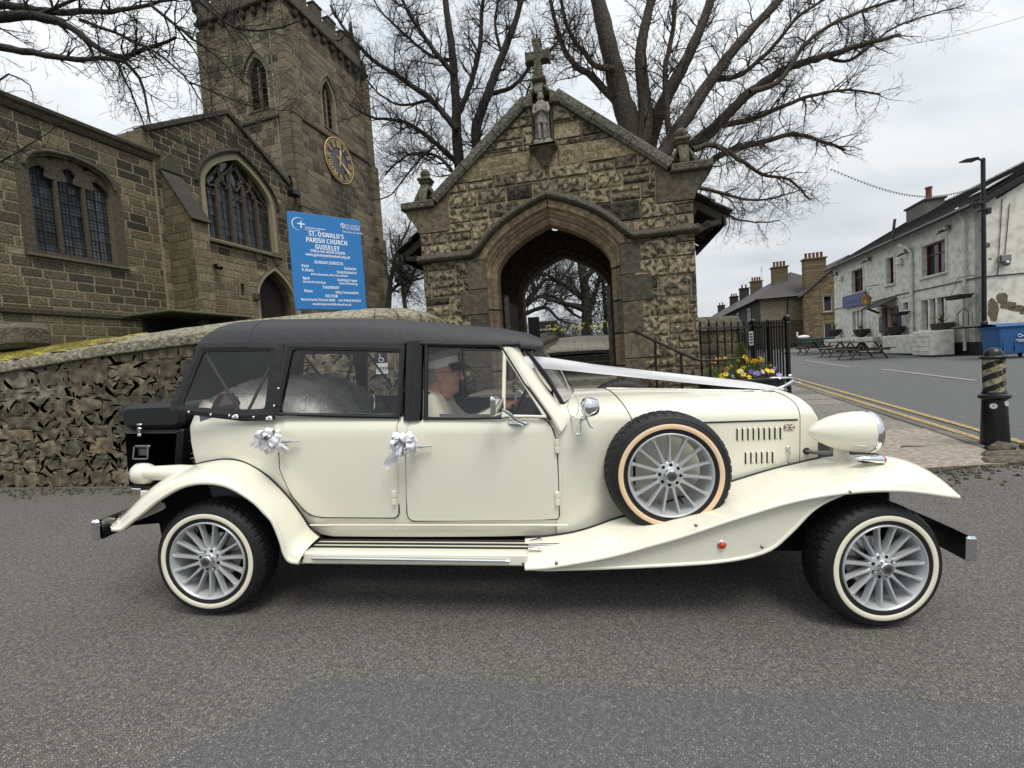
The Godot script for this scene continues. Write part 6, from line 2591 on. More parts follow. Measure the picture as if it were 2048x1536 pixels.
	lay_stones(t,[front],[],M.stone,{"course": [0.22,0.30],"width": [0.25,0.45],"gap": 0.036,"proud": 0.004,"cap": 40,"tone": func(c): return soot(c,31.0,-0.35,[Color(0.44,0.36,0.22),Color(0.38,0.30,0.185),Color(0.33,0.26,0.16)])},ff)
	for k in 8:
		g=Geo.new()
		g.col=Color(0.085,0.078,0.062)*rng.randf_range(0.85,1.2)
		var a:=Vector3(bx0+0.28,8.30,0.10).lerp(Vector3(bx0+0.28,6.50,D+0.08),k/8.0)
		var b:=Vector3(bx0+0.28,8.30,0.10).lerp(Vector3(bx0+0.28,6.50,D+0.08),(k+1.15)/8.0)
		g.beam(a,b,0.68,0.07,Vector3(0,0.5,0.85),0.012)
		obj("weathering_slab",g,M.stone,t)
	g=Geo.new()
	g.col=Color(0.12,0.11,0.07)
	g.prism(PackedVector2Array([Vector2(bx0 - 0.08,8.2),Vector2(bx1+0.08,8.2),Vector2(bx1+0.04,8.5),Vector2((bx0+bx1)/2,8.85),Vector2(bx0 - 0.04,8.5)]),-0.1,0.26,Transform3D.IDENTITY,0.03)
	obj("buttress_gablet",g,M.stone,t)
	var ar:=thing("slab_shelter","flat stone slab roof over sunken steps at the church buttress","shelter",church_xf())
	g=Geo.new()
	g.col=Color(0.16,0.15,0.085)
	g.bx(Vector3(3.75,3.34,1.35),Vector3(2.7,0.09,2.0),0.03)
	obj("roof_slab",g,M.stone,ar)
	g=Geo.new()
	g.col=Color(0.09,0.07,0.05)
	g.bx(Vector3(4.7,2.6,1.45),Vector3(0.55,1.4,1.6),0.03)
	g.bx(Vector3(3.9,2.6,0.5),Vector3(2.0,1.4,0.2),0.03)
	obj("side_wall",g,M.stone,ar)
	g=Geo.new()
	g.bx(Vector3(3.6,2.5,1.0),Vector3(1.7,1.5,0.05))
	obj("dark_well",g,M.void,ar)
func tower_xf() -> Transform3D:
	return Transform3D(Basis(Vector3(0.301,0,-0.954),Vector3.UP,Vector3(0.954,0,0.301)),Vector3(-8.935,0,-20.392))
func tower() -> void:
	var t:=thing("church_tower","tall square gritstone church tower with battlements and gilt clock","tower",tower_xf())
	var tans:=[Color(0.33,0.265,0.18),Color(0.28,0.225,0.15),Color(0.24,0.19,0.13),Color(0.38,0.305,0.20)]
	var W1:=6.05
	var DP:=4.75
	var faceR:=rect_poly(0.0,1.5,W1,17.7)
	var winR:=pointed(2.24,3.10,13.22,14.75,15.62,7)
	bed(t,[faceR],[winR],-0.8,-0.010,M.mortar,Color(0.40,0.34,0.24))
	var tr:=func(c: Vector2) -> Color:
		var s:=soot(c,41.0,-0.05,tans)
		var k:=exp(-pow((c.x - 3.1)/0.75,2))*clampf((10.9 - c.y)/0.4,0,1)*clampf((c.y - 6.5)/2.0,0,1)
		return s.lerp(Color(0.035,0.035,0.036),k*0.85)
	var clock_hole:=PackedVector2Array()
	for k in 24:
		clock_hole.append(Vector2(3.05,11.9)+Vector2(cos(TAU*k/24),sin(TAU*k/24))*1.0)
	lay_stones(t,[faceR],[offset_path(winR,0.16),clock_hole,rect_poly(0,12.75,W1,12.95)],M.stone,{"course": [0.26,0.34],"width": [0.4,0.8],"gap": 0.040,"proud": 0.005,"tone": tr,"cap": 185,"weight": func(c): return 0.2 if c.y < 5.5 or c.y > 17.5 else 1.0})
	var xl:=Transform3D(Basis(Vector3(0,0,1),Vector3.UP,Vector3(-1,0,0)),Vector3.ZERO)
	var faceL:=rect_poly(-DP,1.5,0.0,17.7)
	var winL:=pointed(-2.24,-1.14,13.22,14.75,15.62,7)
	bed(t,[faceL],[winL],-0.8,-0.010,M.mortar,Color(0.40,0.34,0.24),xl)
	lay_stones(t,[faceL],[offset_path(winL,0.20),rect_poly(-DP,12.72,0.0,12.9)],M.stone,{"course": [0.28,0.40],"width": [0.4,0.8],"gap": 0.040,"proud": 0.005,"cap": 100,"weight": func(c): return 0.1 if c.y < 9.0 else 1.0,
		"tone": func(c: Vector2) -> Color:
			var s:=soot(c,47.0,-0.06,[Color(0.40,0.335,0.22),Color(0.33,0.27,0.175),Color(0.45,0.38,0.25)])
			return s.lerp(Color(0.10,0.10,0.05),0.35*clampf(0.4+nz.get_noise_2d(c.x*3,c.y*0.5),0,1))},xl)
	var g:=Geo.new()
	g.col=Color(0.17,0.14,0.10)
	g.bx(Vector3(W1 - 0.1,9.6,-DP/2),Vector3(0.2,16.2,DP))
	g.bx(Vector3(W1/2,9.6,-DP+0.1),Vector3(W1,16.2,0.2))
	obj("rear_wall",g,M.stone,t)
	for q in [[winR,Transform3D.IDENTITY,2.67,0.86],[winL,xl,-1.69,1.10]]:
		var w:=part("belfry_window",t,q[1])
		g=Geo.new()
		g.col=Color(0.21,0.17,0.115)
		sweep_arch(g,q[0],[[0.0,-0.4],[0.0,-0.22],[0.05,-0.14],[0.10,-0.10],[0.16,0.01]])
		var hd:=offset_path(q[0],0.16)
		sweep_arch(g,hd.slice(1,hd.size() - 1),[[0.0,0.0],[0.0,0.07],[0.05,0.08],[0.09,0.0]])
		obj("surround",g,M.ashlar,w)
		g=Geo.new()
		g.col=Color(0.24,0.20,0.145)
		g.beam(Vector3(q[2],13.2,-0.2),Vector3(q[2],15.2,-0.2),0.11,0.16,Vector3(0,0,1),0.03)
		g.bx(Vector3(q[2],13.24,-0.1),Vector3(q[3]+0.1,0.08,0.3),0.02)
		obj("mullion",g,M.ashlar,w)
		for k in 7:
			g=Geo.new()
			g.col=Color(0.19,0.17,0.14)*rng.randf_range(0.8,1.15)
			g.bx(Vector3(q[2],13.45+0.31*k,-0.30),Vector3(q[3] - 0.03,0.035,0.20),0.004,Vector3(0.5,0,0))
			obj("louvre",g,M.slate,w)
		g=Geo.new()
		g.bx(Vector3(q[2],14.4,-0.5),Vector3(q[3]+0.2,2.6,0.04))
		obj("dark_inside",g,M.void,w)
	g=Geo.new()
	g.col=Color(0.15,0.125,0.085)
	g.beam(Vector3(-0.02,12.85,0.03),Vector3(W1+0.1,12.85,0.03),0.14,0.16,Vector3.UP,0.03)
	g.beam(Vector3(-0.03,12.81,0.06),Vector3(-0.03,12.81,-DP - 0.05),0.14,0.16,Vector3.UP,0.03)
	obj("string_course",g,M.stone,t)
	g=Geo.new()
	g.col=Color(0.11,0.095,0.07)
	g.beam(Vector3(-0.10,17.72,0.06),Vector3(W1+0.1,17.72,0.06),0.30,0.18,Vector3.UP,0.05)
	g.beam(Vector3(-0.06,17.72,0.20),Vector3(-0.06,17.72,-DP - 0.1),0.30,0.18,Vector3.UP,0.05)
	obj("parapet_string",g,M.stone,t)
	g=Geo.new()
	g.col=Color(0.17,0.14,0.10)
	g.bx(Vector3(W1/2,18.12,-0.1),Vector3(W1+0.2,0.62,0.32),0.02)
	g.bx(Vector3(0.08,18.12,-DP/2),Vector3(0.32,0.62,DP),0.02)
	g.bx(Vector3(W1 - 0.05,18.12,-DP/2),Vector3(0.32,0.62,DP),0.02)
	obj("parapet",g,M.stone,t)
	for k in 6:
		g=Geo.new()
		g.col=Color(0.155,0.13,0.095)*rng.randf_range(0.85,1.1)
		var x:=0.3+k*1.02
		g.bx(Vector3(x,18.66,-0.1),Vector3(0.58,0.5,0.32),0.02)
		g.bx(Vector3(x,18.93,-0.1),Vector3(0.66,0.09,0.42),0.03)
		obj("merlon",g,M.stone,t)
	for k in 5:
		g=Geo.new()
		g.col=Color(0.155,0.13,0.095)*rng.randf_range(0.85,1.1)
		var z:=-0.7 - k*0.95
		g.bx(Vector3(0.08,18.66,z),Vector3(0.32,0.5,0.55),0.02)
		g.bx(Vector3(0.08,18.93,z),Vector3(0.42,0.09,0.63),0.03)
		obj("merlon",g,M.stone,t)
	for k in 9:
		g=Geo.new()
		g.col=Color(0.07,0.06,0.045)
		g.bx(Vector3(0.7+k*0.62,17.42,0.10),Vector3(0.24,0.34,0.24),0.08)
		obj("corbel",g,M.stone,t)
	for k in 6:
		g=Geo.new()
		g.col=Color(0.055,0.05,0.035)
		g.bx(Vector3(-0.10,17.42,-0.8 - k*0.62),Vector3(0.24,0.34,0.24),0.08)
		obj("corbel",g,M.stone,t)
	for st in [[1.5,8.7,0.62,0.30],[8.7,12.75,0.52,0.22],[12.75,17.4,0.42,0.12]]:
		var y: float=(st[0]+st[1])/2
		var h: float=st[1] - st[0]
		for q in [[Vector3(st[2]/2 - 0.10,y,st[3]/2),Vector3(st[2],h,st[3])],[Vector3(-st[3]/2,y,-st[2]/2+0.1),Vector3(st[3],h,st[2])],[Vector3(W1 - 0.3+st[3]*1.3,y,-0.25+st[3]*0.9),Vector3(0.6,h,0.5)],[Vector3(W1+st[3]*1.1,y,-0.7),Vector3(st[3]*2.2,h,0.7)],[Vector3(-st[3]/2,y,-DP+0.15),Vector3(st[3],h,0.5)]]:
			var yy: float=q[0].y - q[1].y/2
			g=Geo.new()
			while yy < q[0].y+q[1].y/2 - 0.05:
				var ch:=minf(rng.randf_range(0.28,0.38),q[0].y+q[1].y/2 - yy)
				g.col=Color(0.31,0.25,0.165)*rng.randf_range(0.62,1.1)
				g.bx(Vector3(q[0].x,yy+ch/2,q[0].z),Vector3(q[1].x,ch - 0.028,q[1].z),0.012)
				yy+=ch
			g.col=Color(0.38,0.32,0.22)
			g.bx(q[0],Vector3(q[1].x - 0.03,q[1].y,q[1].z - 0.03))
			obj("corner_buttress",g,M.stone,t).set_meta("kind","stuff")
		g=Geo.new()
		g.col=Color(0.17,0.15,0.09)
		var e: float=st[1]
		g.prism(PackedVector2Array([Vector2(-0.12,e - 0.02),Vector2(st[2] - 0.08,e - 0.02),Vector2(st[2] - 0.08,e+0.05),Vector2(-0.12,e+0.05)]),-0.05,st[3]+0.03,Transform3D.IDENTITY,0.03)
		obj("buttress_offset",g,M.stone,t)
	for q in [Vector3(5.25,18.4,-0.15),Vector3(0.1,18.4,-DP)]:
		g=Geo.new()
		g.col=Color(0.085,0.08,0.055)
		g.bx(q+Vector3(0,0.3,0),Vector3(0.42,0.7,0.42),0.03)
		var rows:=[]
		for k in 9:
			var tt:=k/8.0
			var r:=lerpf(0.20,0.03,tt)*(1.0+(0.28 if k % 2==1 else 0.0))
			var row:=PackedVector3Array()
			for a in 8:
				row.append(q+Vector3(r*cos(TAU*a/8),0.65+1.15*tt,r*sin(TAU*a/8)))
			rows.append(row)
		g.grid(rows,true)
		obj("pinnacle",g,M.stone,t)
	var ck:=part("clock",t,Transform3D(Basis(),Vector3(3.05,11.9,0.06)))
	var face:=Transform3D(Basis(Vector3.RIGHT,PI/2),Vector3.ZERO)
	g=Geo.new()
	g.lathe([Vector2(1.08,-0.10),Vector2(1.08,0.02),Vector2(1.0,0.03),Vector2(0.60,0.03),Vector2(0.58,0.0),Vector2(0,0.0)],72,face)
	obj("dial",g,mat(lin(0.016,0.016,0.018),0.5),ck)
	g=Geo.new()
	g.lathe([Vector2(0.565,0.003),Vector2(0,0.004)],60,face)
	obj("dial_centre",g,mat(lin(0.085,0.085,0.09),0.6),ck)
	g=Geo.new()
	g.lathe([Vector2(1.085,0.0),Vector2(1.085,0.04),Vector2(1.06,0.045),Vector2(1.05,0.03)],72,face)
	obj("dial_ring",g,M.gilt,ck)
	for k in 60:
		var a:=TAU*k/60.0
		g=Geo.new()
		g.bx(Vector3(0,0.965,0.036),Vector3(0.032 if k % 5 else 0.055,0.05,0.01))
		obj("minute_mark",g,M.gilt,ck,Transform3D(Basis(Vector3(0,0,1),-a),Vector3.ZERO))
	var num:=["XII","I","II","III","IIII","V","VI","VII","VIII","IX","X","XI"]
	for k in 12:
		obj("numeral",text_mesh(num[k],0.25,"Droid Serif",false,0.01),M.gilt,ck,Transform3D(Basis(Vector3(0,0,1),-TAU*k/12.0),Vector3.ZERO)*Transform3D(Basis.from_scale(Vector3(0.72,1.0,1)),Vector3(0,0.775,0.036)))
	for h in [[-0.17,0.62,0.05],[-TAU*20.5/60.0,0.93,0.062]]:
		g=Geo.new()
		var L: float=h[1]
		g.prism(PackedVector2Array([Vector2(-0.03,-0.28),Vector2(0.03,-0.28),Vector2(0.022,0.0),Vector2(0.05,L*0.55),Vector2(0.075,L*0.72),Vector2(0,L),Vector2(-0.075,L*0.72),Vector2(-0.05,L*0.55),Vector2(-0.022,0.0)]),h[2],h[2]+0.015)
		obj("hand",g,M.gilt,ck,Transform3D(Basis(Vector3(0,0,1),h[0]),Vector3.ZERO))
	g=Geo.new()
	g.tube([xl*Vector3(-0.72,17.5,0.03),xl*Vector3(-0.72,13.5,0.03),xl*Vector3(-0.66,11.0,0.03),xl*Vector3(-0.45,9.0,0.03)],0.018,6)
	obj("conductor",g,mat(Color(0.55,0.54,0.50),0.6),t)
	g=Geo.new()
	g.bx(Vector3(-0.5,9.1,0.25),Vector3(0.45,0.28,0.4),0.06)
	g.tube([Vector3(-0.62,9.2,0.25),Vector3(-0.62,9.5,0.3),Vector3(-0.8,9.75,0.35)],0.05,8)
	obj("rain_hopper",g,M.iron,t)
func sash(parent: Node3D,xf: Transform3D,w: float,h: float,cols: int,rowsplit: Array,frame: Material,called:="window",curtain:=false) -> Node3D:
	var n:=part(called,parent,xf)
	var g:=Geo.new()
	g.quad(Vector3(-w/2,0,-0.06),Vector3(w/2,0,-0.06),Vector3(w/2,h,-0.06),Vector3(-w/2,h,-0.06))
	obj("pane",g,M.pane,n)
	g=Geo.new()
	var f:=0.055
	g.bx(Vector3(0,f/2,-0.04),Vector3(w,f,0.06)); g.bx(Vector3(0,h - f/2,-0.04),Vector3(w,f,0.06))
	for s in [-1,1]:
		g.bx(Vector3(s*(w - f)/2,h/2,-0.041),Vector3(f,h - f*2,0.06))
	for c in range(1,cols):
		g.bx(Vector3(-w/2+w*c/cols,h/2,-0.042),Vector3(f*0.9,h - f*2,0.055))
	for r in rowsplit:
		g.bx(Vector3(0,h*r,-0.035),Vector3(w - 0.02,f*0.8,0.06))
	obj("frame",g,frame,n)
	if curtain:
		g=Geo.new()
		var rows:=[]
		for k in 9:
			var y: float=lerpf(0.1,h - 0.05,k/8.0)
			var row:=PackedVector3Array()
			for q in 12:
				var t:=q/11.0
				row.append(Vector3(lerpf(w*0.08,w*lerpf(0.12,0.42,k/8.0),t),y,-0.055+0.006*sin(t*18)))
			rows.append(row)
		g.grid(rows)
		obj("curtain",g,mat(Color(0.55,0.58,0.60),0.9),n)
	return n
func pub() -> void:
	var X:=Transform3D(Basis(Vector3(-0.292,0,0.956),Vector3.UP,Vector3(-0.956,0,-0.292)),Vector3(17.122,0,-16.3))
	var p:=thing("pub","white rendered pub with slate roof, maroon windows and red door","pub",X)
	var white:=Color(0.78,0.76,0.68)
	var L:=13.4
	var ops:=[[-10.75,-9.32,3.92,5.22],[-6.72,-6.04,3.88,5.17],[-3.66,-2.06,3.78,5.10],[-10.74,-9.33,1.62,2.88],[-6.70,-6.02,0.70,2.62],[-5.30,-4.87,2.50,2.85],[-3.76,-2.18,1.50,2.78]]
	var holes:=[]
	for o in ops:
		holes.append(rect_poly(o[0],o[2],o[1],o[3]))
	bed(p,[rect_poly(-L,0.2,0,6.02)],holes,-0.4,0.0,M.render,white,Transform3D.IDENTITY,"front_wall")
	var XG:=Transform3D(Basis(Vector3(0,0,-1),Vector3.UP,Vector3(1,0,0)),Vector3(0,0,0))
	bed(p,[PackedVector2Array([Vector2(0.0,0.2),Vector2(8.6,0.2),Vector2(8.6,5.65),Vector2(4.3,8.3),Vector2(0.0,5.65)])],[],-0.4,0.002,M.render,white*Color(1.02,1.01,1.0),XG,"gable_wall")
	for q in [[0.30,2.02,0.17,0.42],[0.55,2.42,0.16,0.20],[0.72,2.15,0.24,0.14],[0.98,2.02,0.26,0.12],[1.15,1.90,0.13,0.10],[0.15,4.35,0.08,0.10],[0.22,3.85,0.05,0.03],[1.30,2.05,0.10,0.06]]:
		var g:=Geo.new()
		g.col=Color(0.27,0.21,0.14)
		var poly:=PackedVector2Array()
		for k in 18:
			var a:=TAU*k/18
			var r: float=1.0+0.35*nz.get_noise_2d(cos(a)*3+q[0]*20,sin(a)*3+q[1]*20)
			poly.append(Vector2(q[0]+q[2]*cos(a)*r,q[1]+q[3]*sin(a)*r))
		g.prism(poly,-0.01,0.006,XG,0.0)
		obj("bare_patch",g,M.stone,p)
	var g:=Geo.new()
	g.col=Color(0.03,0.032,0.034)
	for q in [[-13.4,-6.75],[-5.95,0.012]]:
		g.prism(rect_poly(q[0],0.1,q[1],0.92),-0.1,0.012)
	g.prism(rect_poly(-0.01,0.1,8.6,0.80),-0.1,0.014,XG)
	obj("black_plinth",g,M.paint,p)
	for s in [0,1]:
		g=Geo.new()
		g.col=Color(0.085,0.078,0.075)
		var e:=Vector3(0,5.88,0.32) if s==0 else Vector3(0,5.88,-8.92)
		var r:=Vector3(0,8.42,-4.3)
		var d:=r - e
		var up:=Vector3(0,absf(d.z),-d.y*signf(d.z)).normalized()
		if s==0:
			var slate_n:=26
			for k in slate_n:
				var a:=e+d*(float(k)/slate_n)
				var b:=e+d*(minf(1.0,(k+1.25)/slate_n))
				var tone:=rng.randf_range(0.85,1.15)
				g.col=Color(0.085,0.078,0.076)*tone
				g.quad(Vector3(-L - 0.25,a.y,a.z)+up*0.03,Vector3(0.18,a.y,a.z)+up*0.03,Vector3(0.18,b.y,b.z)+up*0.004,Vector3(-L - 0.25,b.y,b.z)+up*0.004)
				g.quad(Vector3(-L - 0.25,a.y,a.z),Vector3(0.18,a.y,a.z),Vector3(0.18,a.y,a.z)+up*0.03,Vector3(-L - 0.25,a.y,a.z)+up*0.03)
		g.beam(Vector3(-L/2 - 0.03,0,0)+e+d*0.02 - up*0.05,Vector3(-L/2 - 0.03,0,0)+r - up*0.05,L+0.4,0.06,up)
		obj("roof_slope",g,M.slate,p)
	g=Geo.new()
	g.tube([Vector3(-L - 0.2,8.43,-4.3),Vector3(0.15,8.43,-4.3)],0.09,8)
	g.col=Color(0.10,0.09,0.085)
	obj("ridge",g,M.slate,p)
	g=Geo.new()
	g.tube([Vector3(-L - 0.25,5.80,0.40),Vector3(0.2,5.78,0.40)],0.075,10)
	obj("gutter",g,M.iron,p)
	g=Geo.new()
	g.beam(Vector3(0.16,5.72,0.30),Vector3(0.16,8.34,-4.3),0.10,0.18,Vector3.UP)
	obj("verge_board",g,M.iron,p)
	g=Geo.new()
	g.bx(Vector3(-1.3,6.72,-1.0),Vector3(1.0,0.06,0.9),0.01,Vector3(0.505,0,0))
	obj("rooflight",g,M.pane,p)
	var ch:=part("chimney",p)
	g=Geo.new()
	g.col=Color(0.27,0.255,0.22)
	g.bx(Vector3(-10.9,7.9,-3.6),Vector3(1.9,1.3,0.9),0.04)
	g.col=Color(0.13,0.12,0.10)
	g.bx(Vector3(-10.9,8.58,-3.6),Vector3(2.1,0.12,1.05),0.03)
	obj("stack",g,M.stone,ch)
	g=Geo.new()
	g.col=Color(0.30,0.10,0.06)
	g.lathe([Vector2(0.17,0),Vector2(0.14,0.08),Vector2(0.13,0.62),Vector2(0.17,0.66),Vector2(0.16,0.74),Vector2(0.11,0.74)],14,Transform3D(Basis(),Vector3(-10.5,8.63,-3.6)))
	obj("pot",g,M.stone,ch)
	var maroon:=mat(lin(0.12,0.018,0.022),0.4)
	for k in ops.size():
		var o: Array=ops[k]
		if k==4:
			continue
		var w: float=o[1] - o[0]
		var h: float=o[3] - o[2]
		var cx: float=(o[0]+o[1])/2
		var sp: Array=[[0.68],[0.52],[0.66],[],[],[],[]][k]
		if k in [3,6]:
			for e in 3:
				sash(p,Transform3D(Basis(),Vector3(cx+w*(e - 1)/3.0,o[2],-0.14)),w/3 - 0.10,h,1,[0.5] if e==1 else [],maroon)
			for e in 2:
				g=Geo.new()
				g.col=white*1.05
				g.bx(Vector3(cx+w*(e - 0.5)/3.0,o[2]+h/2,-0.08),Vector3(0.13,h,0.2),0.02)
				obj("mullion",g,M.render,p)
		else:
			sash(p,Transform3D(Basis(),Vector3(cx,o[2],-0.14)),w,h,2 if w > 1.0 else 1,sp,maroon,"window",k==2)
		g=Geo.new()
		g.col=white*0.92
		g.bx(Vector3(cx,o[2] - 0.05,0.02),Vector3(w+0.3,0.10,0.14),0.02)
		if w > 0.6:
			for s in [-1,1]:
				g.bx(Vector3(cx+s*(w/2+0.07),o[2]+h/2,0.012),Vector3(0.13,h,0.04),0.01)
			g.bx(Vector3(cx,o[3]+0.07,0.012),Vector3(w+0.28,0.14,0.04),0.01)
		obj("surround",g,M.render,p)
	var dr:=part("door",p,Transform3D(Basis(),Vector3(-6.36,0.7,-0.18)))
	g=Geo.new()
	g.bx(Vector3(0,0.96,0),Vector3(0.68,1.92,0.05),0.008)
	for q in [[-0.15,0.45],[0.15,0.45],[-0.15,1.35],[0.15,1.35]]:
		g.bx(Vector3(q[0],q[1],0.028),Vector3(0.22,0.6,0.015),0.006)
	obj("door_leaf",g,mat(lin(0.42,0.012,0.014),0.35),dr)
	g=Geo.new()
	g.bx(Vector3(0.26,0.95,0.05),Vector3(0.03,0.1,0.05),0.01)
	obj("handle",g,M.chrome,dr)
	g=Geo.new()
	g.col=Color(0.20,0.16,0.12)
	for s in [-1,1]:
		g.bx(Vector3(-6.36+0.52*s,1.7,0.06),Vector3(0.32,2.1,0.14),0.02)
	obj("door_jamb",g,M.stone,p)
	g=Geo.new()
	g.col=Color(0.10,0.09,0.085)
	g.bx(Vector3(-6.75,3.0,0.35),Vector3(1.9,0.06,0.95),0.02,Vector3(0.45,0,0))
	for s in [-1,1]:
		g.beam(Vector3(-6.75+0.8*s,2.55,0.03),Vector3(-6.75+0.8*s,2.86,0.6),0.09,0.09)
	obj("door_hood",g,M.slate,p)
	var nb:=thing("pub_sign_board","faded blue pub name board with worn lettering over the window","sign",X)
	g=Geo.new()
	g.bx(Vector3(-10.2,3.50,0.12),Vector3(2.95,0.68,0.07),0.01)
	obj("board",g,mat(lin(0.035,0.06,0.20),0.45),nb)
	g=Geo.new()
	var gold:=mat(lin(0.085,0.105,0.24),0.6)
	for q in [[0,0.33,2.95,0.035],[0,-0.33,2.95,0.035]]:
		g.bx(Vector3(-10.2+q[0],3.50+q[1],0.14),Vector3(q[2],q[3],0.06),0.008)
	for s in [-1,1]:
		g.bx(Vector3(-10.2+1.46*s,3.5,0.14),Vector3(0.035,0.66,0.06),0.008)
	obj("board_rim",g,mat(lin(0.02,0.03,0.09),0.5),nb)
	obj("lettering",text_mesh("THE RED LION",0.20,"Droid Serif",true),gold,nb,Transform3D(Basis(),Vector3(-10.2,3.42,0.158)))
	for q in [[-7.30,1.95,0.46,0.82,"left of"],[-5.68,1.94,0.46,0.84,"right of"]]:
		var b:=thing("notice_board","dark blue arched menu board %s the red pub door" % q[4],"notice board",X)
		g=Geo.new()
		var poly:=PackedVector2Array()
		poly.append(Vector2(q[0] - q[2]/2,q[1] - q[3]/2))
		poly.append(Vector2(q[0]+q[2]/2,q[1] - q[3]/2))
		for k in 9:
			var a:=PI*k/8
			poly.append(Vector2(q[0]+q[2]/2*cos(a)*(0.6 if k > 0 and k < 8 else 1.0),q[1]+q[3]/2 - 0.08+0.10*sin(a)))
		g.prism(poly,0.0,0.05,Transform3D.IDENTITY,0.01)
		obj("board",g,mat(lin(0.02,0.03,0.10),0.4),b)
		g=Geo.new()
		for k in 7:
			g.bx(Vector3(q[0],q[1]+0.22 - 0.085*k,0.052),Vector3(q[2]*rng.randf_range(0.45,0.75),0.018,0.004))
		obj("menu_line",g,mat(lin(0.30,0.36,0.48),0.6),b).set_meta("kind","stuff")
	var ln:=thing("wall_lantern","copper-framed wall lantern on a black bracket over the pub door","lantern",X)
	g=Geo.new()
	var lx:=Transform3D(Basis(),Vector3(-7.45,3.02,0.62))
	g.lathe([Vector2(0.16,0.0),Vector2(0.22,0.34)],6,lx,true)
	obj("lantern_glass",g,mat(Color(0.80,0.62,0.36),0.3),ln)
	g=Geo.new()
	g.col=Color(0.18,0.09,0.04)
	g.lathe([Vector2(0.0,-0.03),Vector2(0.17,-0.02),Vector2(0.18,0.01)],6,lx,true)
	g.lathe([Vector2(0.26,0.33),Vector2(0.17,0.44),Vector2(0.08,0.55),Vector2(0.0,0.60)],6,lx,true)
	for k in 6:
		var a:=TAU*k/6
		g.tube([lx*Vector3(0.165*cos(a),0,0.165*sin(a)),lx*Vector3(0.225*cos(a),0.34,0.225*sin(a))],0.014,6)
	obj("lantern_frame",g,M.plain,ln)
	g=Geo.new()
	g.tube([lx*Vector3(0,0.6,0),lx*Vector3(0,0.95,0),lx*Vector3(0.0,0.98,-0.6)],0.016,6)
	g.tube([lx*Vector3(0.5,0.80,-0.1),lx*Vector3(0.0,0.80,-0.1)],0.012,6)
	obj("bracket",g,M.iron,ln)
	for q in [[-4.38,5.15,1.0,0.07],[-0.80,5.6,0.6,0.055]]:
		g=Geo.new()
		g.col=white*0.95
		g.tube([Vector3(q[0] - (0.5 if q[0] < -3 else 0.0),q[1]+0.35,0.30),Vector3(q[0] - 0.1,q[1]+0.1,0.16),Vector3(q[0],q[1] - 0.1,0.09),Vector3(q[0],q[2],0.09)],q[3],8)
		for k in 4:
			g.tube([Vector3(q[0],q[1] - 0.6 - k*0.95,0.09),Vector3(q[0],q[1] - 0.68 - k*0.95,0.09)],q[3]*1.25,8)
		obj("downpipe",g,M.render,p)
	g=Geo.new()
	g.tube([Vector3(-5.1,5.85,0.45),Vector3(-5.2,6.75,0.30)],0.06,8)
	obj("flue",g,M.iron,p)
	g=Geo.new()
	g.tube([Vector3(-L,3.26,0.03),Vector3(-8.6,3.18,0.03),Vector3(-5.5,3.27,0.03),Vector3(0.0,3.25,0.03),Vector3(0.03,3.24,-0.02),Vector3(0.03,3.24,-8.0)],0.022,6)
	g.tube([Vector3(0.035,5.9,-0.55),Vector3(0.03,3.95,-0.45)],0.012,5)
	g.tube([Vector3(0.035,5.7,-0.75),Vector3(0.03,3.95,-0.62)],0.012,5)
	g.tube([Vector3(0.03,3.6,-0.45),Vector3(0.03,3.26,-0.40)],0.012,5)
	obj("cable",g,M.iron,p)
	g=Geo.new()
	g.bx(Vector3(0.12,3.80,-0.55),Vector3(0.2,0.26,0.32),0.03)
	g.ball(Vector3(0.18,3.62,-0.58),Vector3(0.10,0.10,0.10),12,8)
	obj("floodlight",g,M.steel,p)
	for q in [[-12.9,5.35],[-8.5,5.40],[-4.85,5.05],[-1.9,5.35]]:
		g=Geo.new()
		g.bx(Vector3(q[0],q[1],0.22),Vector3(0.12,0.10,0.42),0.03,Vector3(0.35,0.3,0))
		g.bx(Vector3(q[0]+0.12,q[1]+0.1,0.1),Vector3(0.2,0.22,0.2),0.05)
		obj("eaves_bracket",g,M.steel,p)
	for q in [[-5.35,4.80],[-12.1,5.05]]:
		g=Geo.new()
		g.col=white*1.1
		g.bx(Vector3(q[0],q[1],0.10),Vector3(0.32,0.36,0.2),0.06)
		obj("alarm_box",g,M.render,p)
	var spots:=[[-12.5,1.95,"far left"],[-8.75,1.80,"by the far window"],[-5.2,1.75,"between the door and the near window"],[-1.65,1.72,"nearest the lamp post"]]
	for q in spots:
		var b:=thing("wall_basket","brown wicker wall basket with spiky green plant, %s" % ("at the pub's far corner" if q[2]=="far left" else q[2]),"planter",X,"wicker wall baskets")
		g=Geo.new()
		g.col=Color(0.085,0.055,0.04)
		var rows:=[]
		for k in 8:
			var t:=k/7.0
			var r:=0.36*sqrt(maxf(0.0,1.0 - t*t*0.92))
			var row:=PackedVector3Array()
			for a in 18:
				row.append(Vector3(q[0]+r*cos(TAU*a/18)*(1.0+0.05*(a % 2)),q[1] - 0.45*t,0.36+r*sin(TAU*a/18)))
			rows.append(row)
		g.grid(rows,true,true)
		obj("basket",g,M.wood,b)
		g=Geo.new()
		for k in 46:
			var a:=rng.randf()*TAU
			var e:=rng.randf_range(0.2,1.5)
			var d:=Vector3(cos(a)*cos(e),sin(e),sin(a)*cos(e))
			var s:=Vector3(-sin(a),0,cos(a))*0.018
			g.col=Color(0.07,0.085,0.03).lerp(Color(0.15,0.14,0.06),rng.randf())
			var o:=Vector3(q[0],q[1]+0.02,0.36)
			var l:=rng.randf_range(0.35,0.62)
			g.tri(o - s,o+d*l+Vector3(0,-0.1*(1.5 - e),0),o+s)
		obj("leaves",g,M.leaf,b)
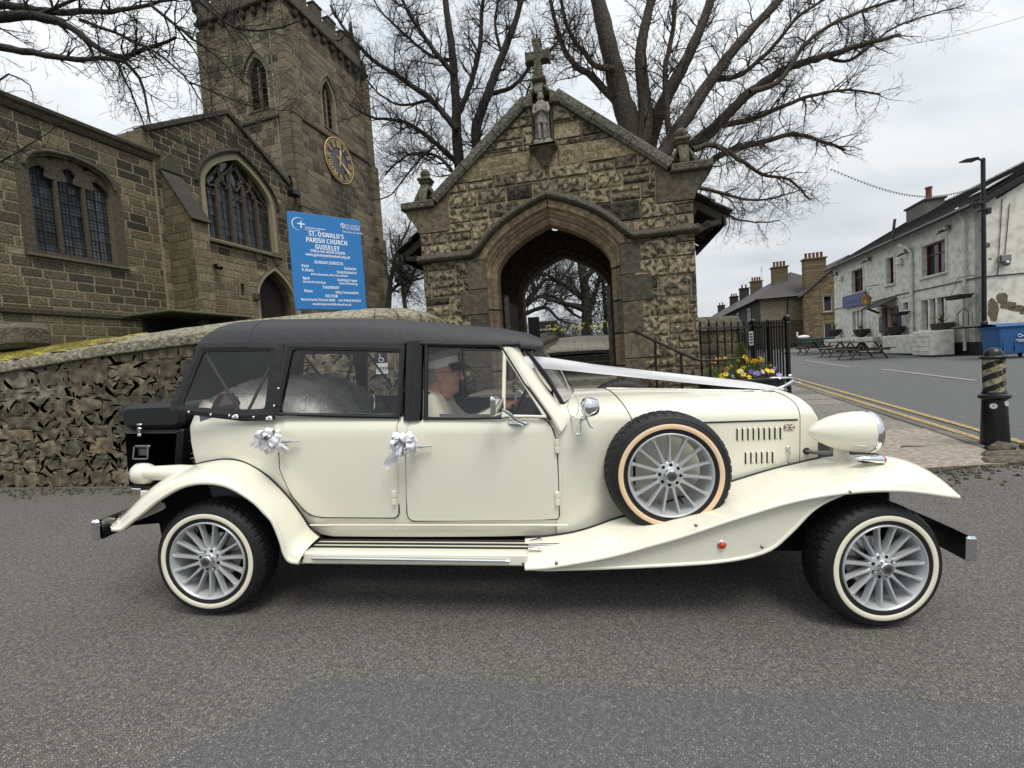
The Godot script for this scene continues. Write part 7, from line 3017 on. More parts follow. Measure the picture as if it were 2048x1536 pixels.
	for q in [[-0.55,2.62,0.9],[-4.75,2.32,0.85]]:
		var b:=thing("hanging_trough","dark %s hanging from the pub wall" % ("hay trough by the lamp post" if q[0] > -1 else "hay trough under the small window"),"planter",X)
		g=Geo.new()
		g.col=Color(0.05,0.04,0.035)
		g.bx(Vector3(q[0],q[1],0.40),Vector3(q[2],0.14,0.4),0.05)
		g.bx(Vector3(q[0],q[1]+0.06,0.40),Vector3(q[2]*1.1,0.06,0.46),0.025)
		obj("trough",g,M.wood,b)
		g=Geo.new()
		g.tube([Vector3(q[0]+0.2,q[1]+0.75,0.02),Vector3(q[0],q[1]+0.72,0.4),Vector3(q[0],q[1]+0.7,0.45)],0.012,5)
		g.tube([Vector3(q[0],q[1]+0.72,0.42),Vector3(q[0] - 0.4,q[1]+0.08,0.42)],0.007,5)
		g.tube([Vector3(q[0],q[1]+0.72,0.42),Vector3(q[0]+0.4,q[1]+0.08,0.42)],0.007,5)
		obj("bracket",g,M.iron,b)
	var bc:=thing("birdcage_lantern","small dark birdcage ornament on the pub wall beside the lamp post","ornament",X)
	g=Geo.new()
	for k in 9:
		var a:=TAU*k/9
		g.tube([Vector3(-0.35+0.22*cos(a),1.55,0.34+0.22*sin(a)),Vector3(-0.35+0.22*cos(a),2.0,0.34+0.22*sin(a)),Vector3(-0.35,2.2,0.34)],0.009,4)
	g.bx(Vector3(-0.35,1.48,0.34),Vector3(0.72,0.10,0.5),0.04)
	obj("cage",g,M.iron,bc)
	var lw:=thing("seat_wall","low white rendered wall in front of the pub","wall",X)
	g=Geo.new()
	g.col=white*0.9
	g.bx(Vector3(-9.9,0.95,0.55),Vector3(6.6,0.8,0.35),0.03)
	obj("far_wall",g,M.render,lw)
	g=Geo.new()
	g.col=white*0.92
	g.bx(Vector3(-3.9,0.92,0.55),Vector3(3.4,0.84,0.35),0.03)
	obj("near_wall",g,M.render,lw)
	g=Geo.new()
	g.col=white*1.0
	g.bx(Vector3(-1.7,0.95,0.65),Vector3(1.35,0.98,0.75),0.03)
	for k in 4:
		g.bx(Vector3(-1.7,0.65+0.2*k,1.03),Vector3(1.3,0.02,0.015))
	obj("end_block",g,M.render,lw)
	var proto: Node3D=null
	var ptab:=[[-2.9,2.6,0.04,"picnic table nearest the black lamp post"],[-6.1,2.3,-0.03,"picnic table in front of the red pub door"],[-10.9,2.0,0.05,"picnic table below the blue pub name board"],[-14.2,2.2,0.0,"picnic table at the pub's far corner"],[-20.5,3.0,0.1,"furthest picnic table, beside the rendered house"]]
	for k in ptab.size():
		var q: Array=ptab[k]
		var w:=X*Vector3(q[0],0,q[1])
		var at:=Transform3D(X.basis*Basis(Vector3.UP,q[2]),Vector3(w.x,ground_y(w.x,w.z),w.z))
		if proto==null:
			proto=picnic(at,"weathered brown "+q[3])
		else:
			var d: Node3D=proto.duplicate()
			d.name=numbered("picnic_table")
			add_child(d,true)
			d.transform=at
			d.set_meta("label","weathered brown "+q[3])
func picnic(at: Transform3D,label: String) -> Node3D:
	var t:=thing("picnic_table",label,"picnic table",at,"picnic tables in front of the pub")
	var c:=Color(0.13,0.085,0.055)
	for k in 5:
		var g:=Geo.new()
		g.col=c*rng.randf_range(0.8,1.25)
		g.bx(Vector3(0,0.74,-0.29+0.145*k),Vector3(1.75,0.04,0.135),0.006)
		obj("top_plank",g,M.wood,t)
	for s in [-1,1]:
		for k in 2:
			var g:=Geo.new()
			g.col=c*rng.randf_range(0.8,1.25)
			g.bx(Vector3(0,0.44,s*(0.66+0.13*k)),Vector3(1.75,0.04,0.12),0.006)
			obj("seat_plank",g,M.wood,t)
		for e in [-1,1]:
			var g:=Geo.new()
			g.col=c*0.85
			g.beam(Vector3(0.6*e,0.0,0.68*s),Vector3(0.6*e,0.72,0.22*s),0.045,0.09,Vector3(1,0,0),0.006)
			obj("leg",g,M.wood,t)
	for e in [-1,1]:
		var g:=Geo.new()
		g.col=c*0.85
		g.bx(Vector3(0.645*e,0.40,0),Vector3(0.045,0.09,1.5),0.006)
		obj("crossbar",g,M.wood,t)
		g=Geo.new()
		g.col=c*0.8
		g.beam(Vector3(0.58*e,0.42,0),Vector3(0.12*e,0.72,0),0.045,0.07,Vector3(0,0,1))
		obj("brace",g,M.wood,t)
	return t
func chimney_stack(t: Node3D,at: Vector3,w: float,h: float,pots: int,c: Color,basis: Basis) -> void:
	var ch:=part("chimney",t)
	var xf:=Transform3D(basis,at)
	var g:=Geo.new()
	g.col=c
	var y:=-1.2
	while y < h:
		g.col=c*rng.randf_range(0.75,1.15)
		g.box(xf*Transform3D(Basis(),Vector3(0,y+0.12,0)),Vector3(w,0.235,0.7),0.02)
		y+=0.24
	g.col=c*0.8
	g.box(xf*Transform3D(Basis(),Vector3(0,h+0.05,0)),Vector3(w+0.2,0.12,0.9),0.03)
	var st:=obj("stack",g,M.stone,ch)
	st.set_meta("kind","stuff")
	for k in pots:
		g=Geo.new()
		g.col=Color(0.27,0.075,0.05)*rng.randf_range(0.8,1.2)
		g.lathe([Vector2(0.13,0),Vector2(0.11,0.08),Vector2(0.10,0.42),Vector2(0.13,0.45),Vector2(0.12,0.5),Vector2(0.08,0.5)],12,xf*Transform3D(Basis(),Vector3((k - (pots - 1)/2.0)*(w - 0.2)/maxf(1,pots),h+0.1,0)))
		obj("pot",g,M.stone,ch)
func terrace() -> void:
	var gy:=0.75
	var cx:=Vector3(23.45,0,-42.0)
	var bA: Vector3=Vector3(0.292,0,-0.956)
	var bB: Vector3=Vector3(0.956,0,0.292)
	var B:=Basis(-bA,Vector3.UP,-bB)
	var X:=Transform3D(B,cx)
	var t:=thing("terraced_house","long dark stone terrace with slate roof seen beyond the railings","house",X)
	var g:=Geo.new()
	g.col=Color(0.075,0.062,0.05)
	g.bx(Vector3(-28,3.0,-3.5),Vector3(56,5.0,7.0))
	obj("wall",g,M.stone,t)
	g=Geo.new()
	g.col=Color(0.095,0.085,0.08)
	g.quad(Vector3(-56,5.35,0.4),Vector3(0.4,5.45,0.4),Vector3(-3.2,8.1,-3.4),Vector3(-56,8.0,-3.4))
	g.quad(Vector3(0.4,5.45,-7.4),Vector3(-56,5.35,-7.4),Vector3(-56,8.0,-3.4),Vector3(-3.2,8.1,-3.4))
	g.tri(Vector3(0.4,5.45,0.4),Vector3(0.4,5.45,-7.4),Vector3(-3.2,8.1,-3.4))
	obj("roof",g,M.slate,t)
	g=Geo.new()
	g.tube([Vector3(-56,5.33,0.45),Vector3(0.4,5.43,0.45)],0.08,6)
	g.tube([Vector3(0.45,5.43,0.4),Vector3(0.45,5.43,-7.4)],0.08,6)
	g.tube([Vector3(0.2,5.4,-2.4),Vector3(0.12,5.1,-2.2),Vector3(0.1,0.8,-2.2)],0.05,6)
	obj("gutter",g,M.iron,t)
	var wf:=mat(lin(0.65,0.65,0.63),0.5)
	for k in 7:
		sash(t,Transform3D(Basis(),Vector3([-4.5,-10.5,-20.0,-26.0,-34,-41,-48][k],3.75,0.12)),1.15,1.25,2,[0.5],wf)
		g=Geo.new()
		g.col=Color(0.22,0.19,0.14)
		g.bx(Vector3([-4.5,-10.5,-20.0,-26.0,-34,-41,-48][k],3.68,0.08),Vector3(1.5,0.12,0.2),0.02)
		obj("sill",g,M.stone,t)
	chimney_stack(t,Vector3(-2.2,6.9,-2.2),1.3,1.55,4,Color(0.27,0.20,0.11),Basis(Vector3.UP,PI/2))
	chimney_stack(t,Vector3(-17.5,8.0,-3.4),1.3,1.2,4,Color(0.19,0.14,0.09),Basis(Vector3.UP,PI/2))
	chimney_stack(t,Vector3(-25,8.0,-3.4),1.2,1.3,2,Color(0.06,0.05,0.045),Basis(Vector3.UP,PI/2))
	chimney_stack(t,Vector3(-33,8.0,-3.4),1.2,1.0,3,Color(0.06,0.05,0.045),Basis(Vector3.UP,PI/2))
	chimney_stack(t,Vector3(-46,8.0,-3.4),1.2,0.9,2,Color(0.07,0.06,0.05),Basis(Vector3.UP,PI/2))
	g=Geo.new()
	g.tube([Vector3(-14.5,8.0,-3.4),Vector3(-14.4,10.6,-3.4)],0.02,5)
	for k in 5:
		g.tube([Vector3(-14.9,9.9+0.14*k,-3.4),Vector3(-13.9,9.95+0.14*k,-3.4)],0.012,4)
	obj("aerial",g,M.steel,t)
	var XE:=Transform3D(Basis(Vector3(0,0,-1),Vector3.UP,Vector3(1,0,0)),Vector3(0.02,0,0))
	g=Geo.new()
	g.col=Color(0.205,0.165,0.115)
	g.prism(rect_poly(0,3.35,7.0,5.45),-0.05,0.03,XE)
	obj("rendered_end",g,M.render,t)
	g=Geo.new()
	g.col=Color(0.30,0.25,0.17)
	g.prism(rect_poly(0,3.25,7.0,3.37),-0.05,0.07,XE)
	obj("string_course",g,M.stone,t)
	lay_stones(t,[rect_poly(0,0.6,3.4,3.25)],[],M.stone,{"course": [0.13,0.19],"width": [0.22,0.42],"gap": 0.02,"proud": 0.012,"cap": 0,"tone": func(c): return Color(0.25,0.185,0.115)*rng.randf_range(0.6,1.2)},XE)
	var X2:=Transform3D(Basis(bB,Vector3.UP,-bA),cx+bB*3.1 - bA*1.6)
	var h:=thing("stone_house","tan stone house with two narrow white windows beside the pub","house",X2)
	var wall:=PackedVector2Array([Vector2(0,0.5),Vector2(6.2,0.5),Vector2(6.2,8.2),Vector2(3.3,8.2),Vector2(0,5.35)])
	var ops:=[rect_poly(1.45,3.75,2.1,5.1),rect_poly(1.45,1.35,2.1,2.75)]
	bed(h,[wall],ops,-0.5,-0.01,M.mortar,Color(0.30,0.24,0.14))
	lay_stones(h,[wall],[rect_poly(1.28,3.6,2.27,5.3),rect_poly(1.28,1.2,2.27,2.95)],M.stone,{"course": [0.15,0.24],"width": [0.25,0.55],"gap": 0.02,"proud": 0.012,"cap": 0,"tone": func(c): return [Color(0.33,0.245,0.13),Color(0.27,0.20,0.11),Color(0.21,0.155,0.09),Color(0.38,0.29,0.165)][rng.randi() % 4]})
	for o in [[1.45,3.75,1.35],[1.45,1.35,1.40]]:
		sash(h,Transform3D(Basis(),Vector3(1.775,o[1],-0.05)),0.65,o[2],1,[],wf)
		g=Geo.new()
		g.col=Color(0.33,0.265,0.165)
		g.bx(Vector3(1.775,o[1] - 0.08,0.03),Vector3(1.0,0.14,0.16),0.02)
		g.bx(Vector3(1.775,o[1]+o[2]+0.1,0.0),Vector3(1.0,0.22,0.05),0.02)
		for s in [-1,1]:
			g.bx(Vector3(1.775+0.41*s,o[1]+o[2]/2,0.0),Vector3(0.17,o[2],0.05),0.01)
		obj("window_surround",g,M.stone,h)
	g=Geo.new()
	g.col=Color(0.09,0.083,0.08)
	g.quad(Vector3(-0.25,5.25,0.25),Vector3(3.3,8.35,0.25),Vector3(3.3,8.35,-8),Vector3(-0.25,5.25,-8))
	g.quad(Vector3(3.3,8.35,0.25),Vector3(6.6,5.4,0.25),Vector3(6.6,5.4,-8),Vector3(3.3,8.35,-8))
	obj("roof",g,M.slate,h)
	g=Geo.new()
	g.col=Color(0.45,0.44,0.42)
	g.beam(Vector3(-0.2,5.36,-1.4),Vector3(1.6,6.95,-1.4),0.16,0.03,Vector3.UP)
	obj("lead_flashing",g,M.plain,h)
	chimney_stack(h,Vector3(1.2,6.9,-1.3),1.7,1.6,5,Color(0.29,0.215,0.12),Basis.IDENTITY)
	g=Geo.new()
	g.tube([Vector3(2.9,4.9,0.0),Vector3(2.9,4.9,0.5),Vector3(4.2,4.9,0.5)],0.03,5)
	g.tube([Vector3(4.2,4.9,0.5),Vector3(4.2,3.8,0.5),Vector3(2.95,3.8,0.5),Vector3(2.95,4.9,0.5)],0.025,5)
	obj("sign_bracket",g,M.iron,h)
	var tr:=thing("green_trough","dark green timber planting trough before the stone houses","planter",Transform3D(Basis(bB,Vector3.UP,-bA),cx+bB*2.2 - bA*4.6))
	g=Geo.new()
	g.col=Color(0.02,0.06,0.045)
	g.bx(Vector3(1.6,1.15,0),Vector3(4.0,0.75,0.8),0.03)
	obj("trough",g,M.wood,tr)
	for q in [[-0.2,1.55,"on the green planting trough"],[4.6,0.9,"on the ground between the picnic tables"]]:
		var sw:=thing("swan_planter","white swan-shaped planter %s" % q[2],"planter",Transform3D(Basis(bB,Vector3.UP,-bA),cx+bB*(2.2+q[0]) - bA*(4.6+(1.5 if q[0] > 1 else 0.0))+Vector3(0,q[1],0)))
		g=Geo.new()
		g.col=Color(0.75,0.75,0.74)
		g.ball(Vector3(0.1,0.12,0),Vector3(0.45,0.16,0.22),14,8)
		g.tube(resample([Vector3(-0.25,0.15,0),Vector3(-0.38,0.32,0),Vector3(-0.30,0.48,0),Vector3(-0.42,0.54,0)],8),[0.08,0.07,0.06,0.055,0.05,0.05,0.05,0.03],8)
		obj("swan",g,M.plain,sw)
func ribbon_on_ground(path: Array,w: float,lift: float,g: Geo) -> void:
	for i in path.size() - 1:
		var a: Vector2=path[i]
		var b: Vector2=path[i+1]
		var n:=int(ceil(a.distance_to(b)/0.4))
		var d:=(b - a).normalized()
		var s:=Vector2(-d.y,d.x)*w*0.5
		var ra:=[]
		var rb:=[]
		for k in n+1:
			var p:=a.lerp(b,float(k)/n)
			var j:=0.10*w*nz.get_noise_2d(p.x*14,p.y*14)
			var q1:=p+s*(1+j)
			var q2:=p - s*(1 - j)
			ra.append(Vector3(q1.x,ground_y(q1.x,q1.y)+lift,q1.y))
			rb.append(Vector3(q2.x,ground_y(q2.x,q2.y)+lift,q2.y))
		g.grid([ra,rb])
func kerb_pt(s: float,off: float) -> Vector2:
	return Vector2(5.20,-4.92)+Vector2(0.331,-0.944)*s+Vector2(0.944,0.331)*off
func street() -> void:
	var yellow:=Color(0.62,0.47,0.20)
	for off in [0.37,0.12]:
		var g:=Geo.new()
		g.col=yellow
		for k in 40:
			var a:=0.0+k*0.6
			if off > 0.1:
				a-=0.35
			var w:=0.10*(1.0+0.3*nz.get_noise_2d(k*3.3,off*9))
			ribbon_on_ground([kerb_pt(a,off),kerb_pt(a+0.6,off)],w,0.006,g)
		var o:=struct("yellow_line",g,M.paint)
	var g:=Geo.new()
	g.col=Color(0.55,0.55,0.53)
	ribbon_on_ground([Vector2(14.42,-22.07),Vector2(12.2,-16.19)],0.11,0.006,g)
	struct("lane_line",g,M.paint)
	g=Geo.new()
	g.col=Color(0.58,0.58,0.56)
	ribbon_on_ground([Vector2(11.91,-14.48),Vector2(10.38,-10.05)],0.11,0.006,g)
	struct("lane_line",g,M.paint)
	g=Geo.new()
	g.col=Color(0.42,0.42,0.40)
	ribbon_on_ground([Vector2(11.2,-19.6),Vector2(13.1,-20.0)],0.22,0.006,g)
	ribbon_on_ground([Vector2(12.9,-26.6),Vector2(16.1,-26.2),Vector2(18.3,-24.0)],0.16,0.006,g)
	struct("junction_line",g,M.paint)
	g=Geo.new()
	g.col=Color(0.36,0.36,0.35)
	ribbon_on_ground([Vector2(15.2,-14.5),Vector2(17.5,-22.0),Vector2(19.5,-29.0)],0.07,0.006,g)
	ribbon_on_ground([Vector2(13.9,-14.8),Vector2(17.9,-28.0)],0.05,0.006,g)
	struct("edge_line",g,M.paint)
	var pv:=Node3D.new()
	pv.name="pavement"
	add_child(pv)
	pv.set_meta("kind","structure")
	var tones:=[Color(0.27,0.245,0.22),Color(0.24,0.22,0.20),Color(0.30,0.27,0.24),Color(0.22,0.20,0.19),Color(0.285,0.255,0.225)]
	var s:=-0.85
	var row:=0
	while s < 14.0:
		var ds: float=[0.80,0.95,0.70,1.0,0.85][row % 5]
		var off:=-0.16
		var k:=0
		while off > -5.0:
			var w: float=rng.randf_range(0.75,1.5)
			var q:=[]
			for e in [[s,off],[s,off - w],[s+ds,off - w],[s+ds,off]]:
				q.append(kerb_pt(e[0],e[1]))
			var cen: Vector2=(q[0]+q[2])*0.5
			if cen.x > 1.9 and cen.y < -4.28 and not (cen.y < -6.2 and cen.x < 2.7):
				var gg:=Geo.new()
				gg.col=tones[rng.randi() % 5]*rng.randf_range(0.9,1.1)
				if row < 2 and k < 2:
					gg.col=Color(0.40,0.35,0.285)
				var tilt:=rng.randf_range(-0.006,0.006)
				var P:=[]
				for e in 4:
					var m: Vector2=cen.lerp(q[e],0.98)
					P.append(Vector3(m.x,ground_y(m.x,m.y)+0.030+(tilt if e < 2 else -tilt),m.y))
				gg.quad(P[0],P[1],P[2],P[3])
				for e in 4:
					gg.quad(P[(e+1) % 4],P[e],P[e] - Vector3(0,0.06,0),P[(e+1) % 4] - Vector3(0,0.06,0))
				obj("paving_slab",gg,M.flag,pv)
			off-=w
			k+=1
		s+=ds
		row+=1
	g=sheet(1.5,9.0,-19.0,-4.30,0.25,0.012,func(_x,_z): return Color(0.10,0.088,0.07),func(x,z): return beyond_kerb(x,z) < -0.2)
	var bedm:=obj("paving_bed",g,M.mortar,pv)
	for k in 14:
		g=Geo.new()
		g.col=Color(0.20,0.18,0.155)*rng.randf_range(0.8,1.2)
		var a:=kerb_pt(k*0.92 - 0.2,-0.09)
		var b:=kerb_pt(k*0.92+0.70,-0.09)
		g.beam(Vector3(a.x,ground_y(a.x,a.y) - 0.005,a.y),Vector3(b.x,ground_y(b.x,b.y) - 0.005,b.y),0.14,0.09,Vector3.UP,0.012)
		obj("kerb_stone",g,M.flag,pv)
	for q in [[5.02,-4.62,0.28,0.12,0.5],[4.86,-4.40,0.34,0.09,-0.4],[5.32,-4.60,0.20,0.08,1.2],[5.18,-4.50,0.10,0.09,0.2],[4.70,-4.28,0.30,0.07,-0.6],[5.5,-4.55,0.35,0.06,0.1]]:
		g=Geo.new()
		g.col=Color(0.19,0.155,0.115)*rng.randf_range(0.8,1.2)
		g.bx(Vector3(q[0],ground_y(q[0],q[1])+q[3]*0.25,q[1]),Vector3(q[2],q[3],q[2]*0.5),0.02,Vector3(0.1,q[4],0.08))
		obj("broken_kerb",g,M.stone,pv)
	g=Geo.new()
	for k in 900:
		var x:=rng.randf_range(3.6,6.6)
		var z:=-4.25+rng.randfn(0,0.16)+(x - 4.4)*-0.05
		var r:=rng.randf_range(0.004,0.02)
		g.col=Color(0.20,0.165,0.12).lerp(Color(0.11,0.095,0.075),rng.randf())
		g.bx(Vector3(x,ground_y(x,z)+r*0.3,z),Vector3(r*1.6,r,r*1.2),0,Vector3(rng.randf(),rng.randf()*3,rng.randf()))
	tag(obj("gravel",g,M.stone),"loose gravel at the broken edge of the pavement","gravel","","stuff")
	bollard()
	lamp_post()
	blue_bin()
	railings()
	planter()
	church_sign()
	handrail()
	var wt:=thing("light_string","thin string of fairy lights strung from the tree to the lamp post","string lights")
	g=Geo.new()
	var a: Vector3=Vector3(9.031,5.974,-12.5)
	var b: Vector3=Vector3(18.146,6.776,-17.3)
	var pts:=[]
	for k in 25:
		var t:=k/24.0
		pts.append(a.lerp(b,t)+Vector3(0,-0.55*sin(PI*t),0))
	g.tube(pts,0.008,4)
	obj("wire",g,M.iron,wt)
	g=Geo.new()
	for k in 60:
		var t:=k/59.0
		g.ball(a.lerp(b,t)+Vector3(0,-0.55*sin(PI*t) - 0.03,0),Vector3(0.016,0.028,0.016),6,4)
	var bl:=obj("bulb",g,mat(Color(0.4,0.4,0.4),0.3),wt)
	bl.set_meta("kind","stuff")
	var w2:=thing("overhead_wire","thin dark wire crossing the sky at the upper right","wire")
	g=Geo.new()
	var a2: Vector3=Vector3(7.209,9.27,-13)
	var b2: Vector3=Vector3(20.905,12.652,-16)
	pts=[]
	for k in 17:
		var t:=k/16.0
		pts.append(a2.lerp(b2,t)+Vector3(0,-0.5*sin(PI*t),0))
	g.tube(pts,0.006,4)
	obj("wire",g,M.iron,w2)
func bollard() -> void:
	var at:=Vector3(5.165,0.075,-4.80)
	var b:=thing("bollard","black cast bollard with peeling black and cream spiral bands","bollard",Transform3D(Basis(Vector3(0,0,1),0.012),at))
	var g:=Geo.new()
	g.lathe_sharp([Vector2(0.0,0.0),Vector2(0.155,0.0),Vector2(0.155,0.035),Vector2(0.12,0.05),Vector2(0.116,0.08),Vector2(0.098,0.535),Vector2(0.122,0.55),Vector2(0.128,0.565),Vector2(0.126,0.585),Vector2(0.10,0.60),Vector2(0.095,0.62)],40)
	obj("base",g,M.iron,b)
	g=Geo.new()
	g.lathe([Vector2(0.09,0.97),Vector2(0.108,0.975),Vector2(0.112,0.99),Vector2(0.108,1.003),Vector2(0.084,1.01)],40)
	g.lathe([Vector2(0.080,1.005),Vector2(0.076,1.04),Vector2(0.058,1.07),Vector2(0.03,1.088),Vector2(0,1.092)],32)
	obj("cap",g,M.iron,b)
	var dark:=Geo.new()
	var pale:=Geo.new()
	dark.col=Color(0.02,0.02,0.018)
	pale.col=Color(0.52,0.47,0.30)
	var N:=96
	var H:=64
	for i in H:
		for k in N:
			var y0:=0.60+0.375*i/H
			var y1:=0.60+0.375*(i+1)/H
			var a0:=TAU*k/N
			var a1:=TAU*(k+1)/N
			var ph:=fposmod((y0 - 0.60)/0.125+a0/TAU*2.0+0.45,1.0)
			var n:=nz.get_noise_3d(cos(a0)*9,y0*60,sin(a0)*9)
			var cream:=ph+0.10*n < 0.5
			if n > 0.30 and sin(a0+0.6) > 0.2:
				cream=not cream
			var g2:=pale if cream else dark
			var r:=0.0885
			g2.quad(Vector3(r*cos(a0),y1,r*sin(a0)),Vector3(r*cos(a1),y1,r*sin(a1)),Vector3(r*cos(a1),y0,r*sin(a1)),Vector3(r*cos(a0),y0,r*sin(a0)))
	obj("dark_band",dark,M.paint,b)
	obj("cream_band",pale,M.paint,b)
	for q in [[1.30,0.50],[2.45,0.475],[0.30,0.485]]:
		var st:=part("sticker",b,Transform3D(Basis(Vector3.UP,PI/2 - q[0])*Basis(Vector3.RIGHT,-0.038),Vector3(0.103*cos(q[0]),q[1],0.103*sin(q[0]))))
		g=Geo.new()
		g.prism(_disc(0.030,28),-0.006,0.0005)
		obj("sticker_disc",g,mat(Color(0.85,0.86,0.87),0.5),st)
		g=Geo.new()
		var ring_o:=_disc(0.0265,28)
		for k in 28:
			g.beam(Vector3(ring_o[k].x,ring_o[k].y,0.001),Vector3(ring_o[(k+1) % 28].x,ring_o[(k+1) % 28].y,0.001),0.0012,0.0008,Vector3(0,0,1))
		var star:=PackedVector2Array()
		for k in 10:
			var r:=0.011 if k % 2==0 else 0.005
			star.append(Vector2(r*sin(TAU*k/10),r*cos(TAU*k/10)))
		g.prism(star,0.0,0.0015)
		obj("sticker_print",g,mat(Color(0.12,0.12,0.13),0.6),st)
func _disc(r: float,n: int) -> PackedVector2Array:
	var p:=PackedVector2Array()
	for k in n:
		p.append(Vector2(r*cos(TAU*k/n),r*sin(TAU*k/n)))
	return p
func lamp_post() -> void:
	var at: Vector3=Vector3(16.648,0.424,-15.8)
	var t:=thing("lamp_post","tall black street lamp post in front of the white pub","lamp post",Transform3D(Basis(),Vector3(at.x,at.y,at.z)))
	var g:=Geo.new()
	g.lathe_sharp([Vector2(0.10,0),Vector2(0.10,1.15),Vector2(0.085,1.2),Vector2(0.07,1.22),Vector2(0.062,6.75),Vector2(0.05,6.80),Vector2(0,6.80)],16)
	obj("post",g,M.iron,t)
	g=Geo.new()
	g.tube([Vector3(0,6.72,0),Vector3(-0.25,6.78,0.05),Vector3(-0.35,6.77,0.08)],0.035,8)
	g.prism(soften(PackedVector2Array([Vector2(-0.78,-0.05),Vector2(-0.30,-0.06),Vector2(-0.28,0.05),Vector2(-0.76,0.0)]),0.03,3),-0.12,0.12,Transform3D(Basis(),Vector3(0.0,6.76,0.05)),0.02,true)
	obj("lamp_head",g,mat(Color(0.28,0.29,0.30),0.4),t)
	g=Geo.new()
	g.bx(Vector3(0.12,5.0,0),Vector3(0.18,0.22,0.2),0.03)
	g.bx(Vector3(0,5.05,0),Vector3(0.24,0.06,0.24),0.01)
	g.bx(Vector3(-0.2,5.28,0),Vector3(0.3,0.10,0.2),0.02)
	obj("bracket_box",g,M.iron,t)
func blue_bin() -> void:
	var at:=Vector3(16.35,0,-14.7)
	at.y=ground_y(at.x,at.z)
	var t:=thing("wheeled_bin","large blue four-wheeled waste bin against the pub gable","bin",Transform3D(Basis(Vector3(0.956,0,0.292),Vector3.UP,Vector3(-0.292,0,0.956)),at))
	var blue:=mat(lin(0.022,0.10,0.27),0.45)
	var g:=Geo.new()
	var lo:=soften(PackedVector2Array([Vector2(-0.55,-0.42),Vector2(0.55,-0.42),Vector2(0.55,0.42),Vector2(-0.55,0.42)]),0.08,3)
	var rows:=[]
	for q in [[0.16,0.92],[0.25,0.95],[0.9,1.05],[0.98,1.06],[0.98,1.12],[1.03,1.12]]:
		var row:=PackedVector3Array()
		for p in lo:
			row.append(Vector3(p.x*q[1],q[0],p.y*q[1]))
		rows.append(row)
	g.grid(rows,true)
	for x in [-0.42,-0.14,0.14,0.42]:
		g.bx(Vector3(x,0.55,0.41),Vector3(0.04,0.6,0.05),0.01,Vector3(-0.06,0,0))
	obj("body",g,blue,t)
	g=Geo.new()
	rows=[]
	for k in 7:
		var a:=PI*k/6
		var row:=PackedVector3Array()
		for x in [-0.62,-0.3,0.0,0.3,0.62]:
			row.append(Vector3(x,1.03+0.10*sin(a),-0.46*cos(a)))
		rows.append(row)
	g.grid(rows)
	g.bx(Vector3(0,1.03,0.46),Vector3(1.26,0.05,0.05),0.015)
	obj("lid",g,blue,t)
	for x in [-0.42,0.42]:
		for z in [-0.3,0.3]:
			g=Geo.new()
			g.lathe([Vector2(0,-0.02),Vector2(0.08,-0.02),Vector2(0.08,0.02),Vector2(0,0.02)],14,Transform3D(Basis(Vector3(0,0,1),PI/2),Vector3(x,0.08,z)))
			obj("wheel",g,M.rubber,t)
	var wm:=mat(Color(0.75,0.8,0.85),0.5)
	g=Geo.new()
	g.tube(resample([Vector3(0.0,0.72,0.462),Vector3(-0.06,0.76,0.464),Vector3(-0.10,0.70,0.46),Vector3(-0.04,0.66,0.456),Vector3(0.04,0.70,0.46),Vector3(0.10,0.66,0.456)],18),0.014,5)
	obj("bin_emblem",g,wm,t)
	g=Geo.new()
	for k in 2:
		g.bx(Vector3(0.02,0.58 - 0.05*k,0.448),Vector3(0.34 - 0.1*k,0.025,0.012))
	obj("bin_print",g,wm,t)
func railing_bar(t: Node3D,p: Vector3,y0: float,y1: float,r: float,ball:=false) -> void:
	var g:=Geo.new()
	g.tube([Vector3(p.x,y0,p.z),Vector3(p.x,y1,p.z)],r,8)
	if ball:
		g.ball(Vector3(p.x,y1+0.05,p.z),Vector3(0.055,0.06,0.055),14,10)
		g.lathe([Vector2(0.05,0),Vector2(0.055,0.02),Vector2(0.03,0.03)],12,Transform3D(Basis(),Vector3(p.x,y1 - 0.03,p.z)))
	obj("post" if ball else "bar",g,M.iron,t)
